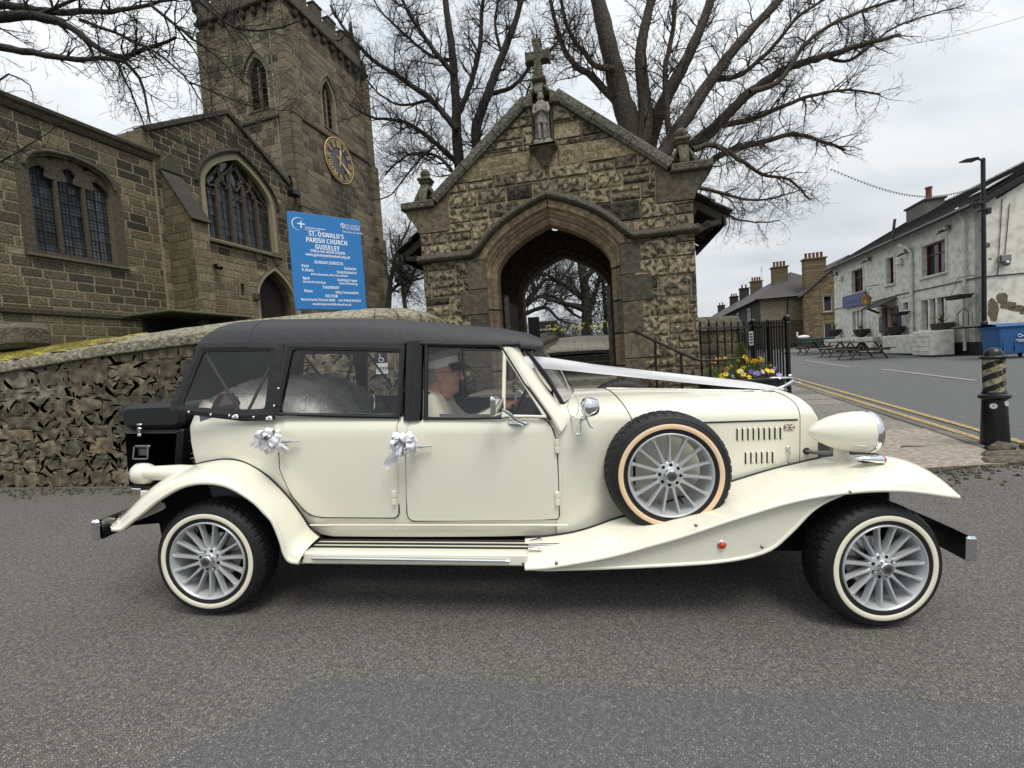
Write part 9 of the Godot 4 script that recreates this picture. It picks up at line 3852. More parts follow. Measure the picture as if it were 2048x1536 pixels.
	bare_tree("bare_tree","dark bare boughs reaching in from the left above the church nave",[
		[[Vector3(-12.653,1.383,-7.2),Vector3(-12.097,3.872,-7.2),Vector3(-11.644,5.75,-7.2),Vector3(-10.84,6.965,-7.2),Vector3(-10.275,7.664,-7.2)],0.42,0.20],
		[[Vector3(-10.538,6.81,-7),Vector3(-8.725,6.984,-7),Vector3(-7.539,6.946,-7),Vector3(-6.797,6.921,-7),Vector3(-6.293,6.775,-7),Vector3(-5.919,6.465,-7),Vector3(-5.591,6.257,-7),Vector3(-5.07,6.362,-7),Vector3(-4.683,6.482,-7)],0.14,0.02,40],
		[[Vector3(-10.495,6.391,-6.8),Vector3(-8.811,6.496,-6.8),Vector3(-7.512,6.45,-6.8),Vector3(-6.665,6.258,-6.8),Vector3(-6.026,6.127,-6.8),Vector3(-5.435,6.083,-6.8),Vector3(-5.141,5.847,-6.8),Vector3(-5.063,5.489,-6.8),Vector3(-5.039,5.168,-6.8)],0.11,0.012,40],
		[[Vector3(-10.791,7.329,-7.3),Vector3(-8.905,7.509,-7.3),Vector3(-7.683,7.374,-7.3),Vector3(-6.771,7.214,-7.3),Vector3(-5.769,7.152,-7.3),Vector3(-5.218,7.222,-7.3),Vector3(-4.587,7.316,-7.3)],0.12,0.015,36],
		[[Vector3(-5.978,6.741,-6.9),Vector3(-5.348,6.454,-6.9),Vector3(-4.795,6.115,-6.9),Vector3(-4.463,5.758,-6.9),Vector3(-4.231,5.262,-6.9)],0.028,0.008,26],
		[[Vector3(-5.687,6.314,-7.1),Vector3(-5.499,5.817,-7.1),Vector3(-5.37,5.32,-7.1),Vector3(-5.28,5.166,-7.1)],0.022,0.007,16],
		[[Vector3(-5.146,7.142,-7.2),Vector3(-4.693,6.716,-7.2),Vector3(-4.218,6.317,-7.2),Vector3(-3.883,5.953,-7.2),Vector3(-3.592,5.77,-7.2)],0.028,0.008,26],
		[[Vector3(-4.463,5.758,-6.9),Vector3(-4.039,5.553,-6.9),Vector3(-3.466,5.337,-6.9),Vector3(-3.026,5.273,-6.9)],0.014,0.006,14],
		[[Vector3(-6.797,6.921,-7),Vector3(-6.335,7.049,-7),Vector3(-5.72,7.225,-7)],0.03,0.015,12],
		[[Vector3(-4.938,7.641,-7.4),Vector3(-4.36,7.154,-7.4),Vector3(-3.994,6.866,-7.4),Vector3(-3.448,6.794,-7.4),Vector3(-2.963,6.916,-7.4)],0.03,0.010,22],
		[[Vector3(-9.215,5.693,-6.7),Vector3(-7.923,5.682,-6.7),Vector3(-7.272,5.711,-6.7),Vector3(-6.89,5.895,-6.7),Vector3(-6.622,5.739,-6.7)],0.04,0.008,20],
		[[Vector3(-9.677,4.53,-6.9),Vector3(-8.164,4.654,-6.9),Vector3(-7.553,4.761,-6.9),Vector3(-6.925,5.012,-6.9),Vector3(-6.525,5.24,-6.9)],0.03,0.006,18],
	],29,20,0.85,3,dark*0.9,15000,0.05)
	var far:=[
		["tall bare tree with straight trunk seen through the lychgate arch",[[Vector3(3.348,1.14,-20),Vector3(3.49,2.899,-20),Vector3(3.475,4.216,-20),Vector3(3.341,5.748,-20),Vector3(3.208,7.267,-20),Vector3(3.063,8.56,-20)],[Vector3(3.446,2.902,-20),Vector3(4.037,4.398,-20),Vector3(4.557,5.887,-20),Vector3(4.855,7.377,-20)],[Vector3(3.451,3.78,-20),Vector3(2.609,4.49,-20),Vector3(1.756,4.98,-20),Vector3(0.865,4.819,-20)],[Vector3(3.471,3.34,-20),Vector3(2.778,3.604,-20),Vector3(1.91,3.879,-20),Vector3(1.264,4.139,-20)],[Vector3(3.305,4.576,-19.5),Vector3(4.089,5.162,-19.5),Vector3(4.752,5.543,-19.5)]],0.30,41,2.0],
		["spreading old bare tree low in the lychgate arch",[[Vector3(0.359,1.33,-23),Vector3(0.599,3.095,-23),Vector3(0.916,4.085,-23),Vector3(1.603,4.922,-23)],[Vector3(0.916,4.085,-23),Vector3(1.959,4.522,-23),Vector3(2.949,4.081,-23),Vector3(3.828,3.899,-23)],[Vector3(1.185,4.32,-23),Vector3(2.005,5.272,-23),Vector3(2.762,5.224,-23),Vector3(3.576,6.172,-23)],[Vector3(0.742,3.543,-22.5),Vector3(1.879,3.84,-22.5),Vector3(2.586,3.177,-22.5),Vector3(3.565,2.866,-22.5)],[Vector3(1.469,4.805,-23),Vector3(1.279,5.819,-23),Vector3(1.844,6.781,-23)],[Vector3(2.75,4.272,-23.4),Vector3(3.479,3.456,-23.4),Vector3(4.368,3.141,-23.4)]],0.26,43,1.9],
		["bare tree with curving bough between the tower and the lychgate",[[Vector3(-6.618,2.312,-24),Vector3(-6.36,3.883,-24),Vector3(-6.177,5.186,-24),Vector3(-5.89,6.474,-24),Vector3(-5.557,7.363,-24)],[Vector3(-6.114,5.313,-24),Vector3(-5.553,5.722,-24),Vector3(-5.173,5.514,-24),Vector3(-5.015,5.164,-24)],[Vector3(-6.115,5.967,-24),Vector3(-5.759,6.466,-24),Vector3(-5.063,6.942,-24),Vector3(-4.368,7.417,-24)],[Vector3(-5.87,6.733,-24),Vector3(-5.396,7.742,-24),Vector3(-4.944,8.489,-24),Vector3(-4.721,8.99,-24)],[Vector3(-5.897,6.023,-24.4),Vector3(-4.828,5.955,-24.4),Vector3(-3.73,6.282,-24.4)]],0.24,47,1.9],
		["pale distant bare tree over the wall beside the tower",[[Vector3(-7,1.801,-30),Vector3(-6.729,4.433,-30),Vector3(-6.775,6.407,-30),Vector3(-6.82,8.366,-30),Vector3(-6.76,9.982,-30)],[Vector3(-6.76,5.75,-30),Vector3(-5.886,7.656,-30),Vector3(-5.272,9.241,-30)],[Vector3(-6.724,7.057,-30),Vector3(-7.286,8.721,-30),Vector3(-7.322,10.341,-30)]],0.22,53,2.6],
	]
	for q in far:
		var limbs:=[]
		for k in q[1].size():
			limbs.append([q[1][k],q[2] if k==0 else q[2]*0.5,q[2]*0.32 if k==0 else 0.03,26])
		bare_tree("bare_tree",q[0],limbs,q[3],26,q[4],3,Color(0.07,0.062,0.05) if q[3] != 53 else Color(0.12,0.11,0.10),9000)
	for q in [[Vector3(1.533,1.954,-21),2.0,1.5,61,"twiggy bare shrub behind the daffodils seen through the arch"],[Vector3(-5.324,3.553,-24),2.6,1.6,67,"brown twiggy hedge over the wall between tower and lychgate"],[Vector3(3.192,2.01,-26),1.8,1.8,71,"bare shrub left of the tall trunk seen through the arch"]]:
		var t:=thing("bare_shrub",q[4],"shrub")
		var w:=Wood.new()
		w.r.seed=q[3]
		w.bark=Color(0.105,0.08,0.05)
		w.most=5000
		for k in 60:
			var o: Vector3=q[0]+Vector3(w.r.randf_range(-1,1)*q[1],-0.5,w.r.randf_range(-0.6,0.6))
			w.shoot(o,Vector3(w.r.randf_range(-0.5,0.5),1,w.r.randf_range(-0.4,0.4)).normalized(),q[2]*w.r.randf_range(0.6,1.1),0.022,3)
		obj("branches",w.mesh(),M.bark,t)
	var h:=thing("holly_tree","dark evergreen holly at the right of the lychgate arch","tree")
	var hw:=Wood.new()
	hw.r.seed=81
	hw.bark=dark
	var hb: Vector3=Vector3(3.62,1.501,-17)
	hw.limb([hb,hb+Vector3(0.05,1.5,0),hb+Vector3(0.0,3.2,0.1),hb+Vector3(0.1,4.6,0)],0.11,0.03,16,0.9,1)
	obj("trunk",hw.mesh(),M.bark,h)
	var g:=Geo.new()
	var hr:=RandomNumberGenerator.new()
	hr.seed=83
	for k in 9000:
		var e:=hr.randf()
		var a:=hr.randf()*TAU
		var lump:=1.0+0.45*nz.get_noise_3d(cos(a)*4,e*9,sin(a)*4)
		var r:=sqrt(hr.randf())*(1.15 - 0.55*absf(e - 0.35))*lump
		var o:=hb+Vector3(r*cos(a)*0.9+0.25,0.2+4.8*e,r*sin(a)*0.9)
		var d:=Vector3(hr.randf_range(-1,1),hr.randf_range(-1,0.6),hr.randf_range(-1,1)).normalized()*0.075
		var s:=d.cross(Vector3(hr.randf_range(-1,1),1,hr.randf_range(-1,1))).normalized()*0.03
		g.col=Color(0.022,0.035,0.018).lerp(Color(0.075,0.095,0.06),hr.randf()*hr.randf())
		g.tri(o,o+d*0.5+s,o+d)
		g.tri(o,o+d,o+d*0.5 - s)
	obj("crown",g,M.leaf,h)
	g=Geo.new()
func yard_y(x: float,z: float) -> float:
	var d:=-z
	var y:=1.62+0.055*maxf(d - 5.6,0.0)
	y+=0.02*maxf(-x - 1.0,0.0)
	return minf(y,2.6)+0.03*nz.get_noise_2d(x*0.6,z*0.6)
func path_y(d: float) -> float:
	return lerpf(1.43,2.08,clampf((d - 8.9)/8.0,0,1))
func yard() -> void:
	var g:=Geo.new()
	g.col=Color(0.055,0.06,0.022)
	var rows:=[]
	for i in 46:
		var z:=-5.55 - i*i*0.032
		var row:=PackedVector3Array()
		for k in 60:
			var x:=lerpf(-16.0 - i*0.5,2.2+maxf(0.0,(-z - 8.0)*0.30),k/59.0)
			var y:=yard_y(x,z)
			var u:=(x - 0.67)*0.978+(-6.3 - z)*-0.208
			var dd:=(-6.3 - z)*0.978+(x - 0.67)*0.208
			if z > -9.4 and x > -1.5 and x < 3.2:
				y=0.3
			elif absf(u) < 1.25:
				y=minf(y,path_y(-z) - 0.04)
			elif z > -9.0 and x > -1.5:
				y=0.3
			row.append(Vector3(x,y,z))
		rows.append(row)
	g.grid(rows)
	struct("churchyard_lawn",g,M.mortar)
	g=Geo.new()
	var r:=RandomNumberGenerator.new()
	r.seed=91
	for k in 26000:
		var x:=r.randf_range(-8.5,-3.5)
		var z:=r.randf_range(-9.5,-5.65)
		if k > 20000:
			x=r.randf_range(0.9,4.5)
			z=r.randf_range(-17,-10)
			var u:=(x - 0.67)*0.978+(-6.3 - z)*-0.208
			if u < 1.2:
				continue
		var y:=yard_y(x,z)
		var l:=r.randf_range(0.04,0.11)
		var a:=r.randf()*TAU
		g.col=Color(0.06,0.10,0.02).lerp(Color(0.15,0.20,0.05),r.randf())
		var s:=Vector3(cos(a),0,sin(a))*0.006
		var o:=Vector3(x,y,z)
		g.tri(o - s,o+Vector3(sin(a)*0.04,l,cos(a)*0.04),o+s)
	tag(obj("grass",g,M.leaf),"short green grass of the churchyard behind the mossy wall","grass","","stuff")
	var pth:=Node3D.new()
	pth.name="churchyard_path"
	add_child(pth)
	pth.set_meta("kind","structure")
	var X:=porch_xf()
	var d:=2.9
	var k2:=0
	while d < 11.0:
		var step:=0.40
		var off:=-1.02
		while off < 1.0:
			var w:=minf(r.randf_range(0.35,0.85),1.02 - off)
			if w < 0.12:
				break
			var gg:=Geo.new()
			gg.col=Color(0.25,0.225,0.185)*r.randf_range(0.82,1.12)
			var P:=[]
			for e in [[off+0.008,d+0.008],[off+w - 0.008,d+0.008],[off+w - 0.008,d+step - 0.008],[off+0.008,d+step - 0.008]]:
				var q:=X*Vector3(e[0],0,-e[1])
				P.append(Vector3(q.x,path_y(6.3+e[1] - 0.6)+0.03 - 0.03*e[0]*e[0],q.z))
			gg.quad(P[3],P[2],P[1],P[0])
			for e in 4:
				gg.quad(P[e],P[(e+1) % 4],P[(e+1) % 4] - Vector3(0,0.06,0),P[e] - Vector3(0,0.06,0))
			obj("paving_slab",gg,M.flag,pth)
			off+=w
		d+=step
		k2+=1
	for s in [-1.0,1.0]:
		for k in 12:
			var gg:=Geo.new()
			gg.col=Color(0.13,0.11,0.075)*r.randf_range(0.8,1.25)
			var q:=X*Vector3(1.12*s,0,-3.0 - 0.62*k)
			gg.bx(Vector3(q.x,path_y(8.7+0.6*k)+0.06,q.z),Vector3(0.24,0.26,0.6),0.06,Vector3(0,-0.21,0.1*s))
			obj("edging_stone",gg,M.stone,pth)
	g=Geo.new()
	for k in 70:
		var c: Array=[[1.75,-17.5,0.8],[2.6,-16.5,0.7],[3.3,-15.5,0.6],[-0.4,-18.0,0.5],[1.2,-19.5,1.0]][k % 5]
		var x: float=c[0]+r.randfn(0,0.35)*c[2]
		var z: float=c[1]+r.randfn(0,0.4)*c[2]
		var y:=yard_y(x,z)+r.randf_range(0.1,0.32)
		g.col=Color(0.50,0.45,0.10)
		var a:=r.randf()*TAU
		for e in 3:
			var b0:=a+TAU*e/3
			g.tri(Vector3(x,y,z),Vector3(x+0.05*cos(b0),y+0.05*sin(b0),z+0.01),Vector3(x+0.05*cos(b0+1.2),y+0.05*sin(b0+1.2),z))
		g.col=Color(0.07,0.11,0.03)
		g.tri(Vector3(x - 0.008,y - 0.3,z),Vector3(x,y,z),Vector3(x+0.008,y - 0.3,z))
	tag(obj("daffodil_drift",g,M.leaf),"drift of pale yellow daffodils under the churchyard trees","daffodils","","stuff")
	var pt:=thing("gate_post","green lichened stone post just inside the arch on the left","post",Transform3D(Basis(),Vector3(0.361,1.594,-11.5)))
	g=Geo.new()
	g.col=Color(0.19,0.18,0.075)
	g.bx(Vector3(0,0.55,0),Vector3(0.14,1.7,0.14),0.02)
	g.bx(Vector3(0,1.42,0),Vector3(0.20,0.07,0.20),0.02)
	obj("shaft",g,M.stone,pt)
	var nt:=thing("notice_case","dark notice case on a post beyond the lychgate arch","notice case",Transform3D(Basis(),Vector3(0.764,2.282,-13.5)))
	g=Geo.new()
	g.bx(Vector3(0,0,0),Vector3(0.34,0.62,0.06),0.01)
	g.bx(Vector3(0,-0.7,0),Vector3(0.06,0.9,0.05),0.01)
	obj("case",g,M.iron,nt)
	g=Geo.new()
	g.bx(Vector3(-0.19,-0.1,0.02),Vector3(0.05,0.45,0.05),0.01)
	obj("case_edge",g,mat(Color(0.6,0.62,0.64),0.5),nt)
	var bn:=thing("bench","dark wooden bench far along the churchyard path","bench",Transform3D(Basis(),Vector3(1.48,2.298,-18)))
	g=Geo.new()
	g.col=Color(0.04,0.035,0.03)
	g.bx(Vector3(0,0.1,0),Vector3(1.0,0.08,0.4),0.01)
	obj("seat",g,M.wood,bn)
	g=Geo.new()
	g.col=Color(0.04,0.035,0.03)
	g.bx(Vector3(0,0.38,-0.2),Vector3(1.0,0.3,0.05),0.01)
	obj("backrest",g,M.wood,bn)
	for s in [-1,1]:
		g=Geo.new()
		g.col=Color(0.04,0.035,0.03)
		g.bx(Vector3(0.42*s,-0.15,0),Vector3(0.08,0.5,0.4),0.01)
		obj("leg",g,M.wood,bn)
func field(bones: Array,eggs: Array,p: Vector3,k: float) -> float:
	var d:=1e9
	for q in bones:
		var a: Vector3=q[0]
		var ba: Vector3=q[1] - a
		var h:=clampf((p - a).dot(ba)/maxf(1e-9,ba.length_squared()),0.0,1.0)
		var e:=(p - a - ba*h).length() - lerpf(q[2],q[3],h)
		var m:=maxf(k - absf(d - e),0.0)/k
		d=minf(d,e) - m*m*k*0.25
	for q in eggs:
		var r: Vector3=q[1]
		var w: Vector3=(p - q[0])/r
		var l:=w.length()
		var e:=(l - 1.0)*minf(r.x,minf(r.y,r.z)) if l > 0.0 else -minf(r.x,minf(r.y,r.z))
		if q.size() > 2:
			var m2:=maxf(k - absf(-d - e),0.0)/k
			d=-(minf(-d,e) - m2*m2*k*0.25)
			continue
		var m:=maxf(k - absf(d - e),0.0)/k
		d=minf(d,e) - m*m*k*0.25
	return d
func nets(g: Geo,bones: Array,eggs: Array,lo: Vector3,hi: Vector3,cell: float,k: float,wob:=0.0,wf:=14.0) -> void:
	var n:=Vector3i(((hi - lo)/cell).ceil())+Vector3i.ONE
	var f:=PackedFloat32Array()
	f.resize(n.x*n.y*n.z)
	var i:=0
	for z in n.z:
		for y in n.y:
			for x in n.x:
				var p:=lo+Vector3(x,y,z)*cell
				f[i]=field(bones,eggs,p,k)
				if wob > 0.0 and absf(f[i]) < 0.05:
					f[i]+=wob*nz.get_noise_3d(p.x*wf,p.y*wf*0.6,p.z*wf)
				i+=1
	var sx:=1
	var sy:=n.x
	var sz:=n.x*n.y
	var at:={}
	var base:=g.v.size()
	for z in n.z - 1:
		for y in n.y - 1:
			for x in n.x - 1:
				var o:=x+y*sy+z*sz
				var mask:=0
				var c:=[f[o],f[o+sx],f[o+sy],f[o+sx+sy],f[o+sz],f[o+sx+sz],f[o+sy+sz],f[o+sx+sy+sz]]
				for q in 8:
					if c[q] < 0.0:
						mask |=1 << q
				if mask==0 or mask==255:
					continue
				var s:=Vector3.ZERO
				var m:=0
				for e in [[0,1],[2,3],[4,5],[6,7],[0,2],[1,3],[4,6],[5,7],[0,4],[1,5],[2,6],[3,7]]:
					var a: float=c[e[0]]
					var b: float=c[e[1]]
					if (a < 0.0)==(b < 0.0):
						continue
					var t:=a/(a - b)
					var pa:=Vector3(e[0] & 1,(e[0] >> 1) & 1,e[0] >> 2)
					var pb:=Vector3(e[1] & 1,(e[1] >> 1) & 1,e[1] >> 2)
					s+=pa.lerp(pb,t)
					m+=1
				at[o]=g.v.size()
				g.v.append(lo+(Vector3(x,y,z)+s/m)*cell)
				var gr:=Vector3(c[1]+c[3]+c[5]+c[7] - c[0] - c[2] - c[4] - c[6],c[2]+c[3]+c[6]+c[7] - c[0] - c[1] - c[4] - c[5],c[4]+c[5]+c[6]+c[7] - c[0] - c[1] - c[2] - c[3])
				g.n.append(gr.normalized())
				g.c.append(g.col)
				g.u.append(Vector2.ZERO)
	for z in range(1,n.z - 1):
		for y in range(1,n.y - 1):
			for x in range(1,n.x - 1):
				var o:=x+y*sy+z*sz
				var inside:=f[o] < 0.0
				for ax in 3:
					var st: int=[sx,sy,sz][ax]
					if (f[o+st] < 0.0)==inside:
						continue
					var u: int=[sy,sz,sx][ax]
					var w: int=[sz,sx,sy][ax]
					var q:=[o,o - u,o - u - w,o - w]
					if not (at.has(q[0]) and at.has(q[1]) and at.has(q[2]) and at.has(q[3])):
						continue
					var a: int=at[q[0]]
					var b: int=at[q[1]]
					var d: int=at[q[2]]
					var e: int=at[q[3]]
					if inside:
						for t in [a,d,b,a,e,d]:
							g.ix.append(t)
					else:
						for t in [a,b,d,a,d,e]:
							g.ix.append(t)
	for t in range(0,g.ix.size(),3):
		if g.ix[t] < base:
			continue
		var p0:=g.v[g.ix[t]]
		var nn:=(g.v[g.ix[t+2]] - p0).cross(g.v[g.ix[t+1]] - p0)
		if nn.dot(g.n[g.ix[t]]) < 0.0:
			var s:=g.ix[t+1]
			g.ix[t+1]=g.ix[t+2]
			g.ix[t+2]=s
func driver() -> void:
	var t:=thing("person","driver in a cream jacket and peaked cap seated at the wheel, facing forward","person",CAR)
	var Z:=0.33
	var H:=Vector3(1.222,1.283,Z)
	var g:=Geo.new()
	var hip:=Vector3(1.14,0.80,Z)
	var chest:=Vector3(1.115,1.0,Z)
	var neck:=Vector3(1.150,1.155,Z)
	var shR:=Vector3(1.145,1.10,Z+0.175)
	var shL:=Vector3(1.145,1.10,Z - 0.175)
	var elR:=Vector3(1.30,0.93,Z+0.22)
	var elL:=Vector3(1.32,0.93,Z - 0.20)
	var wrR:=Vector3(1.555,1.060,Z+0.135)
	var wrL:=Vector3(1.55,1.05,Z - 0.13)
	var bones:=[[hip,chest,0.13,0.14],[chest,neck,0.13,0.065],[neck,H+Vector3(-0.015,-0.02,0),0.06,0.058],[shR,shL,0.07,0.07],
		[shR,elR,0.055,0.043],[elR,wrR,0.042,0.028],[shL,elL,0.055,0.043],[elL,wrL,0.042,0.028],
		[hip+Vector3(0.02,-0.03,0.09),Vector3(1.56,0.80,Z+0.12),0.085,0.06],[Vector3(1.56,0.80,Z+0.12),Vector3(1.72,0.50,Z+0.12),0.058,0.042],
		[hip+Vector3(0.02,-0.03,-0.09),Vector3(1.56,0.80,Z - 0.10),0.085,0.06],[Vector3(1.56,0.80,Z - 0.10),Vector3(1.72,0.50,Z - 0.10),0.058,0.042]]
	nets(g,bones,[],Vector3(0.93,0.42,Z - 0.32),Vector3(1.80,1.30,Z+0.32),0.016,0.05)
	var hb:=[[H+Vector3(0.0,-0.11,0),H+Vector3(-0.01,-0.02,0),0.054,0.056],[H+Vector3(0.092,0.014,0),H+Vector3(0.112,-0.020,0),0.008,0.0125],[H+Vector3(0.072,0.034,0.034),H+Vector3(0.082,0.036,0.004),0.012,0.012],[H+Vector3(0.072,0.034,-0.034),H+Vector3(0.082,0.036,-0.004),0.012,0.012],
		[H+Vector3(0.078,-0.048,-0.018),H+Vector3(0.078,-0.048,0.018),0.011,0.011],[H+Vector3(0.075,-0.061,-0.015),H+Vector3(0.075,-0.061,0.015),0.011,0.011],[H+Vector3(0.045,-0.005,0.045),H+Vector3(0.05,-0.045,0.038),0.022,0.024],[H+Vector3(0.045,-0.005,-0.045),H+Vector3(0.05,-0.045,-0.038),0.022,0.024],
		[H+Vector3(-0.005,-0.075,0.05),H+Vector3(0.055,-0.092,0.02),0.02,0.022],[H+Vector3(-0.005,-0.075,-0.05),H+Vector3(0.055,-0.092,-0.02),0.02,0.022]]
	var he:=[[H+Vector3(-0.012,0.035,0),Vector3(0.100,0.098,0.077)],[H+Vector3(0.028,-0.035,0),Vector3(0.062,0.078,0.060)],[H+Vector3(0.064,-0.092,0),Vector3(0.024,0.022,0.026)],
		[H+Vector3(-0.012,0.0,0.074),Vector3(0.019,0.034,0.011)],[H+Vector3(-0.012,0.0,-0.074),Vector3(0.019,0.034,0.011)],
		[H+Vector3(0.093,0.012,0.031),Vector3(0.016,0.012,0.016),true],[H+Vector3(0.093,0.012,-0.031),Vector3(0.016,0.012,0.016),true],[H+Vector3(0.100,-0.0545,0),Vector3(0.02,0.0025,0.022),true],[H+Vector3(-0.008,0.0,0.086),Vector3(0.007,0.016,0.006),true]]
	nets(g,hb,he,H+Vector3(-0.125,-0.17,-0.10),H+Vector3(0.14,0.15,0.10),0.0045,0.018)
	for s in [1.0,-1.0]:
		var w: Vector3=wrR if s > 0 else wrL
		var rim:=Vector3(1.645,1.095,Z+0.10*s) if s > 0 else Vector3(1.64,1.08,Z - 0.10)
		var palm:=w.lerp(rim,0.62)+Vector3(0,0.012,0)
		var fb:=[[w,palm,0.027,0.033],[palm+Vector3(0.0,0.0,-0.02*s),palm+Vector3(0.01,0.004,0.022*s),0.026,0.024]]
		var ln:=[0.036,0.041,0.038,0.030]
		for k in 4:
			var z0:=palm+Vector3(0.022,0.020,(-0.030+0.0195*k)*s)
			var j1: Vector3=z0+Vector3(ln[k]*0.95,0.008,0.002*s)
			var j2: Vector3=j1+Vector3(0.014,-0.024,0)
			var j3: Vector3=j2+Vector3(-0.016,-0.020,0)
			fb.append([palm+Vector3(0,0.005,(-0.022+0.015*k)*s),z0,0.011,0.0098])
			fb.append([z0,j1,0.0098,0.0090])
			fb.append([j1,j2,0.0090,0.0085])
			fb.append([j2,j3,0.0085,0.0074])
		var th:=palm+Vector3(-0.005,-0.008,-0.030*s)
		fb.append([palm+Vector3(-0.02,0,-0.015*s),th,0.016,0.0125])
		fb.append([th,th+Vector3(0.032,0.016,-0.006*s),0.0122,0.0105])
		fb.append([th+Vector3(0.032,0.016,-0.006*s),th+Vector3(0.056,0.012,0.006*s),0.0105,0.008])
		var c:=palm+Vector3(0.015,0,0)
		nets(g,fb,[],c - Vector3(0.13,0.085,0.085),c+Vector3(0.12,0.085,0.085),0.0042,0.007)
	obj("body",g,M.skin,t)
	for s in [1.0,-1.0]:
		g=Geo.new()
		g.ball(H+Vector3(0.0745,0.012,0.031*s),Vector3(0.012,0.011,0.012),14,10)
		obj("eye",g,mat(Color(0.80,0.78,0.75),0.3),t)
		g=Geo.new()
		g.ball(H+Vector3(0.084,0.011,0.031*s),Vector3(0.0035,0.0055,0.0055),10,8)
		obj("iris",g,mat(Color(0.12,0.10,0.09),0.2),t)
	g=Geo.new()
	for s in [1.0,-1.0]:
		var lp:=[]
		for k in 21:
			var a:=TAU*k/20
			lp.append(H+Vector3(0.103 - 0.006*absf(cos(a)),0.010+0.019*sin(a),(0.033+0.024*cos(a))*s))
		g.tube(lp,0.0015,5,false)
		g.tube([H+Vector3(0.098,0.018,0.057*s),H+Vector3(0.06,0.02,0.076*s),H+Vector3(-0.012,0.02,0.082*s),H+Vector3(-0.025,0.005,0.08*s)],0.0017,5)
	g.tube([H+Vector3(0.104,0.013,0.009),H+Vector3(0.107,0.016,0),H+Vector3(0.104,0.013,-0.009)],0.0015,5)
	obj("spectacles",g,M.black,t)
	g=Geo.new()
	nets(g,[],[[H+Vector3(-0.022,0.022,0),Vector3(0.098,0.086,0.079)],[H+Vector3(-0.058,-0.035,0),Vector3(0.055,0.05,0.058)],[H+Vector3(0.072,-0.03,0),Vector3(0.075,0.14,0.2),true],[H+Vector3(0.0,-0.01,0.09),Vector3(0.028,0.042,0.03),true],[H+Vector3(0.0,-0.01,-0.09),Vector3(0.028,0.042,0.03),true]],H+Vector3(-0.14,-0.10,-0.10),H+Vector3(0.08,0.12,0.10),0.006,0.008,0.004,60.0)
	obj("hair",g,M.hair,t)
	var tilt:=Transform3D(Basis(Vector3(0,0,1),0.24),H+Vector3(-0.008,0.052,0))
	var oval:=Transform3D(tilt.basis*Basis.from_scale(Vector3(1.16,1,0.93)),tilt.origin)
	g=Geo.new()
	g.lathe([Vector2(0.087,-0.006),Vector2(0.089,0.0),Vector2(0.091,0.020),Vector2(0.093,0.042),Vector2(0.091,0.048)],40,oval)
	obj("cap_band",g,M.cap_white,t)
	g=Geo.new()
	g.lathe([Vector2(0.092,0.044),Vector2(0.104,0.058),Vector2(0.115,0.074),Vector2(0.117,0.082),Vector2(0.108,0.092),Vector2(0.07,0.098),Vector2(0,0.10)],40,oval)
	obj("cap_crown",g,mat(Color(0.50,0.50,0.48),0.8),t)
	g=Geo.new()
	var rows:=[]
	for k in 15:
		var a:=-1.05+2.1*k/14.0
		var row:=PackedVector3Array()
		for q in 5:
			var e:=q/4.0
			row.append(oval*Vector3((0.089+0.055*e*cos(a*0.9))*cos(a),0.004 - 0.040*e - 0.01*e*e,(0.089+0.02*e)*sin(a)))
		rows.append(row)
	g.grid(rows)
	obj("cap_peak",g,M.black_gloss,t)
	g=Geo.new()
	var jb:=[[hip+Vector3(-0.01,-0.02,0),chest,0.155,0.160],[chest,neck+Vector3(-0.012,-0.035,0),0.155,0.075],[shR+Vector3(-0.005,0,0),shL+Vector3(-0.005,0,0),0.083,0.083],
		[shR,elR,0.073,0.060],[elR,wrR.lerp(elR,0.07),0.059,0.044],[shL,elL,0.073,0.060],[elL,wrL.lerp(elL,0.07),0.059,0.044]]
	nets(g,jb,[],Vector3(0.90,0.62,Z - 0.34),Vector3(1.66,1.24,Z+0.34),0.013,0.06,0.012,22.0)
	obj("jacket",g,M.suit,t)
	g=Geo.new()
	nets(g,[[neck+Vector3(0.012,-0.012,0),neck+Vector3(-0.01,0.012,0),0.073,0.069]],[[neck+Vector3(0.02,0.075,0),Vector3(0.09,0.06,0.09),true]],neck - Vector3(0.1,0.1,0.1),neck+Vector3(0.1,0.08,0.1),0.008,0.01)
	obj("collar",g,M.cap_white,t)
	g=Geo.new()
	g.bx(shR+Vector3(0.02,0.083,0.015),Vector3(0.025,0.012,0.03),0.004,Vector3(0.2,0,0.3))
	obj("epaulette_stud",g,M.black,t)
	g=Geo.new()
	var tb:=[[hip+Vector3(0.0,-0.03,0.09),Vector3(1.57,0.80,Z+0.12),0.10,0.075],[Vector3(1.57,0.80,Z+0.12),Vector3(1.72,0.53,Z+0.12),0.073,0.058],[hip+Vector3(0.0,-0.03,-0.09),Vector3(1.57,0.80,Z - 0.10),0.10,0.075],[Vector3(1.57,0.80,Z - 0.10),Vector3(1.72,0.53,Z - 0.10),0.073,0.058]]
	nets(g,tb,[],Vector3(0.98,0.44,Z - 0.26),Vector3(1.84,0.96,Z+0.28),0.018,0.04)
	obj("trousers",g,mat(Color(0.10,0.10,0.11),0.85),t)
	var c:=thing("hooked_lever","small white hooked lever above the driver's hand","lever",CAR)
	g=Geo.new()
	g.tube(resample([Vector3(1.655,1.11,Z+0.06),Vector3(1.672,1.17,Z+0.06),Vector3(1.675,1.205,Z+0.06)],8),0.005,8)
	g.tube(resample([Vector3(1.652,1.215,Z+0.06),Vector3(1.665,1.212,Z+0.06),Vector3(1.68,1.20,Z+0.06),Vector3(1.695,1.185,Z+0.06)],10),0.0042,8)
	obj("lever",g,M.cap_white,c)
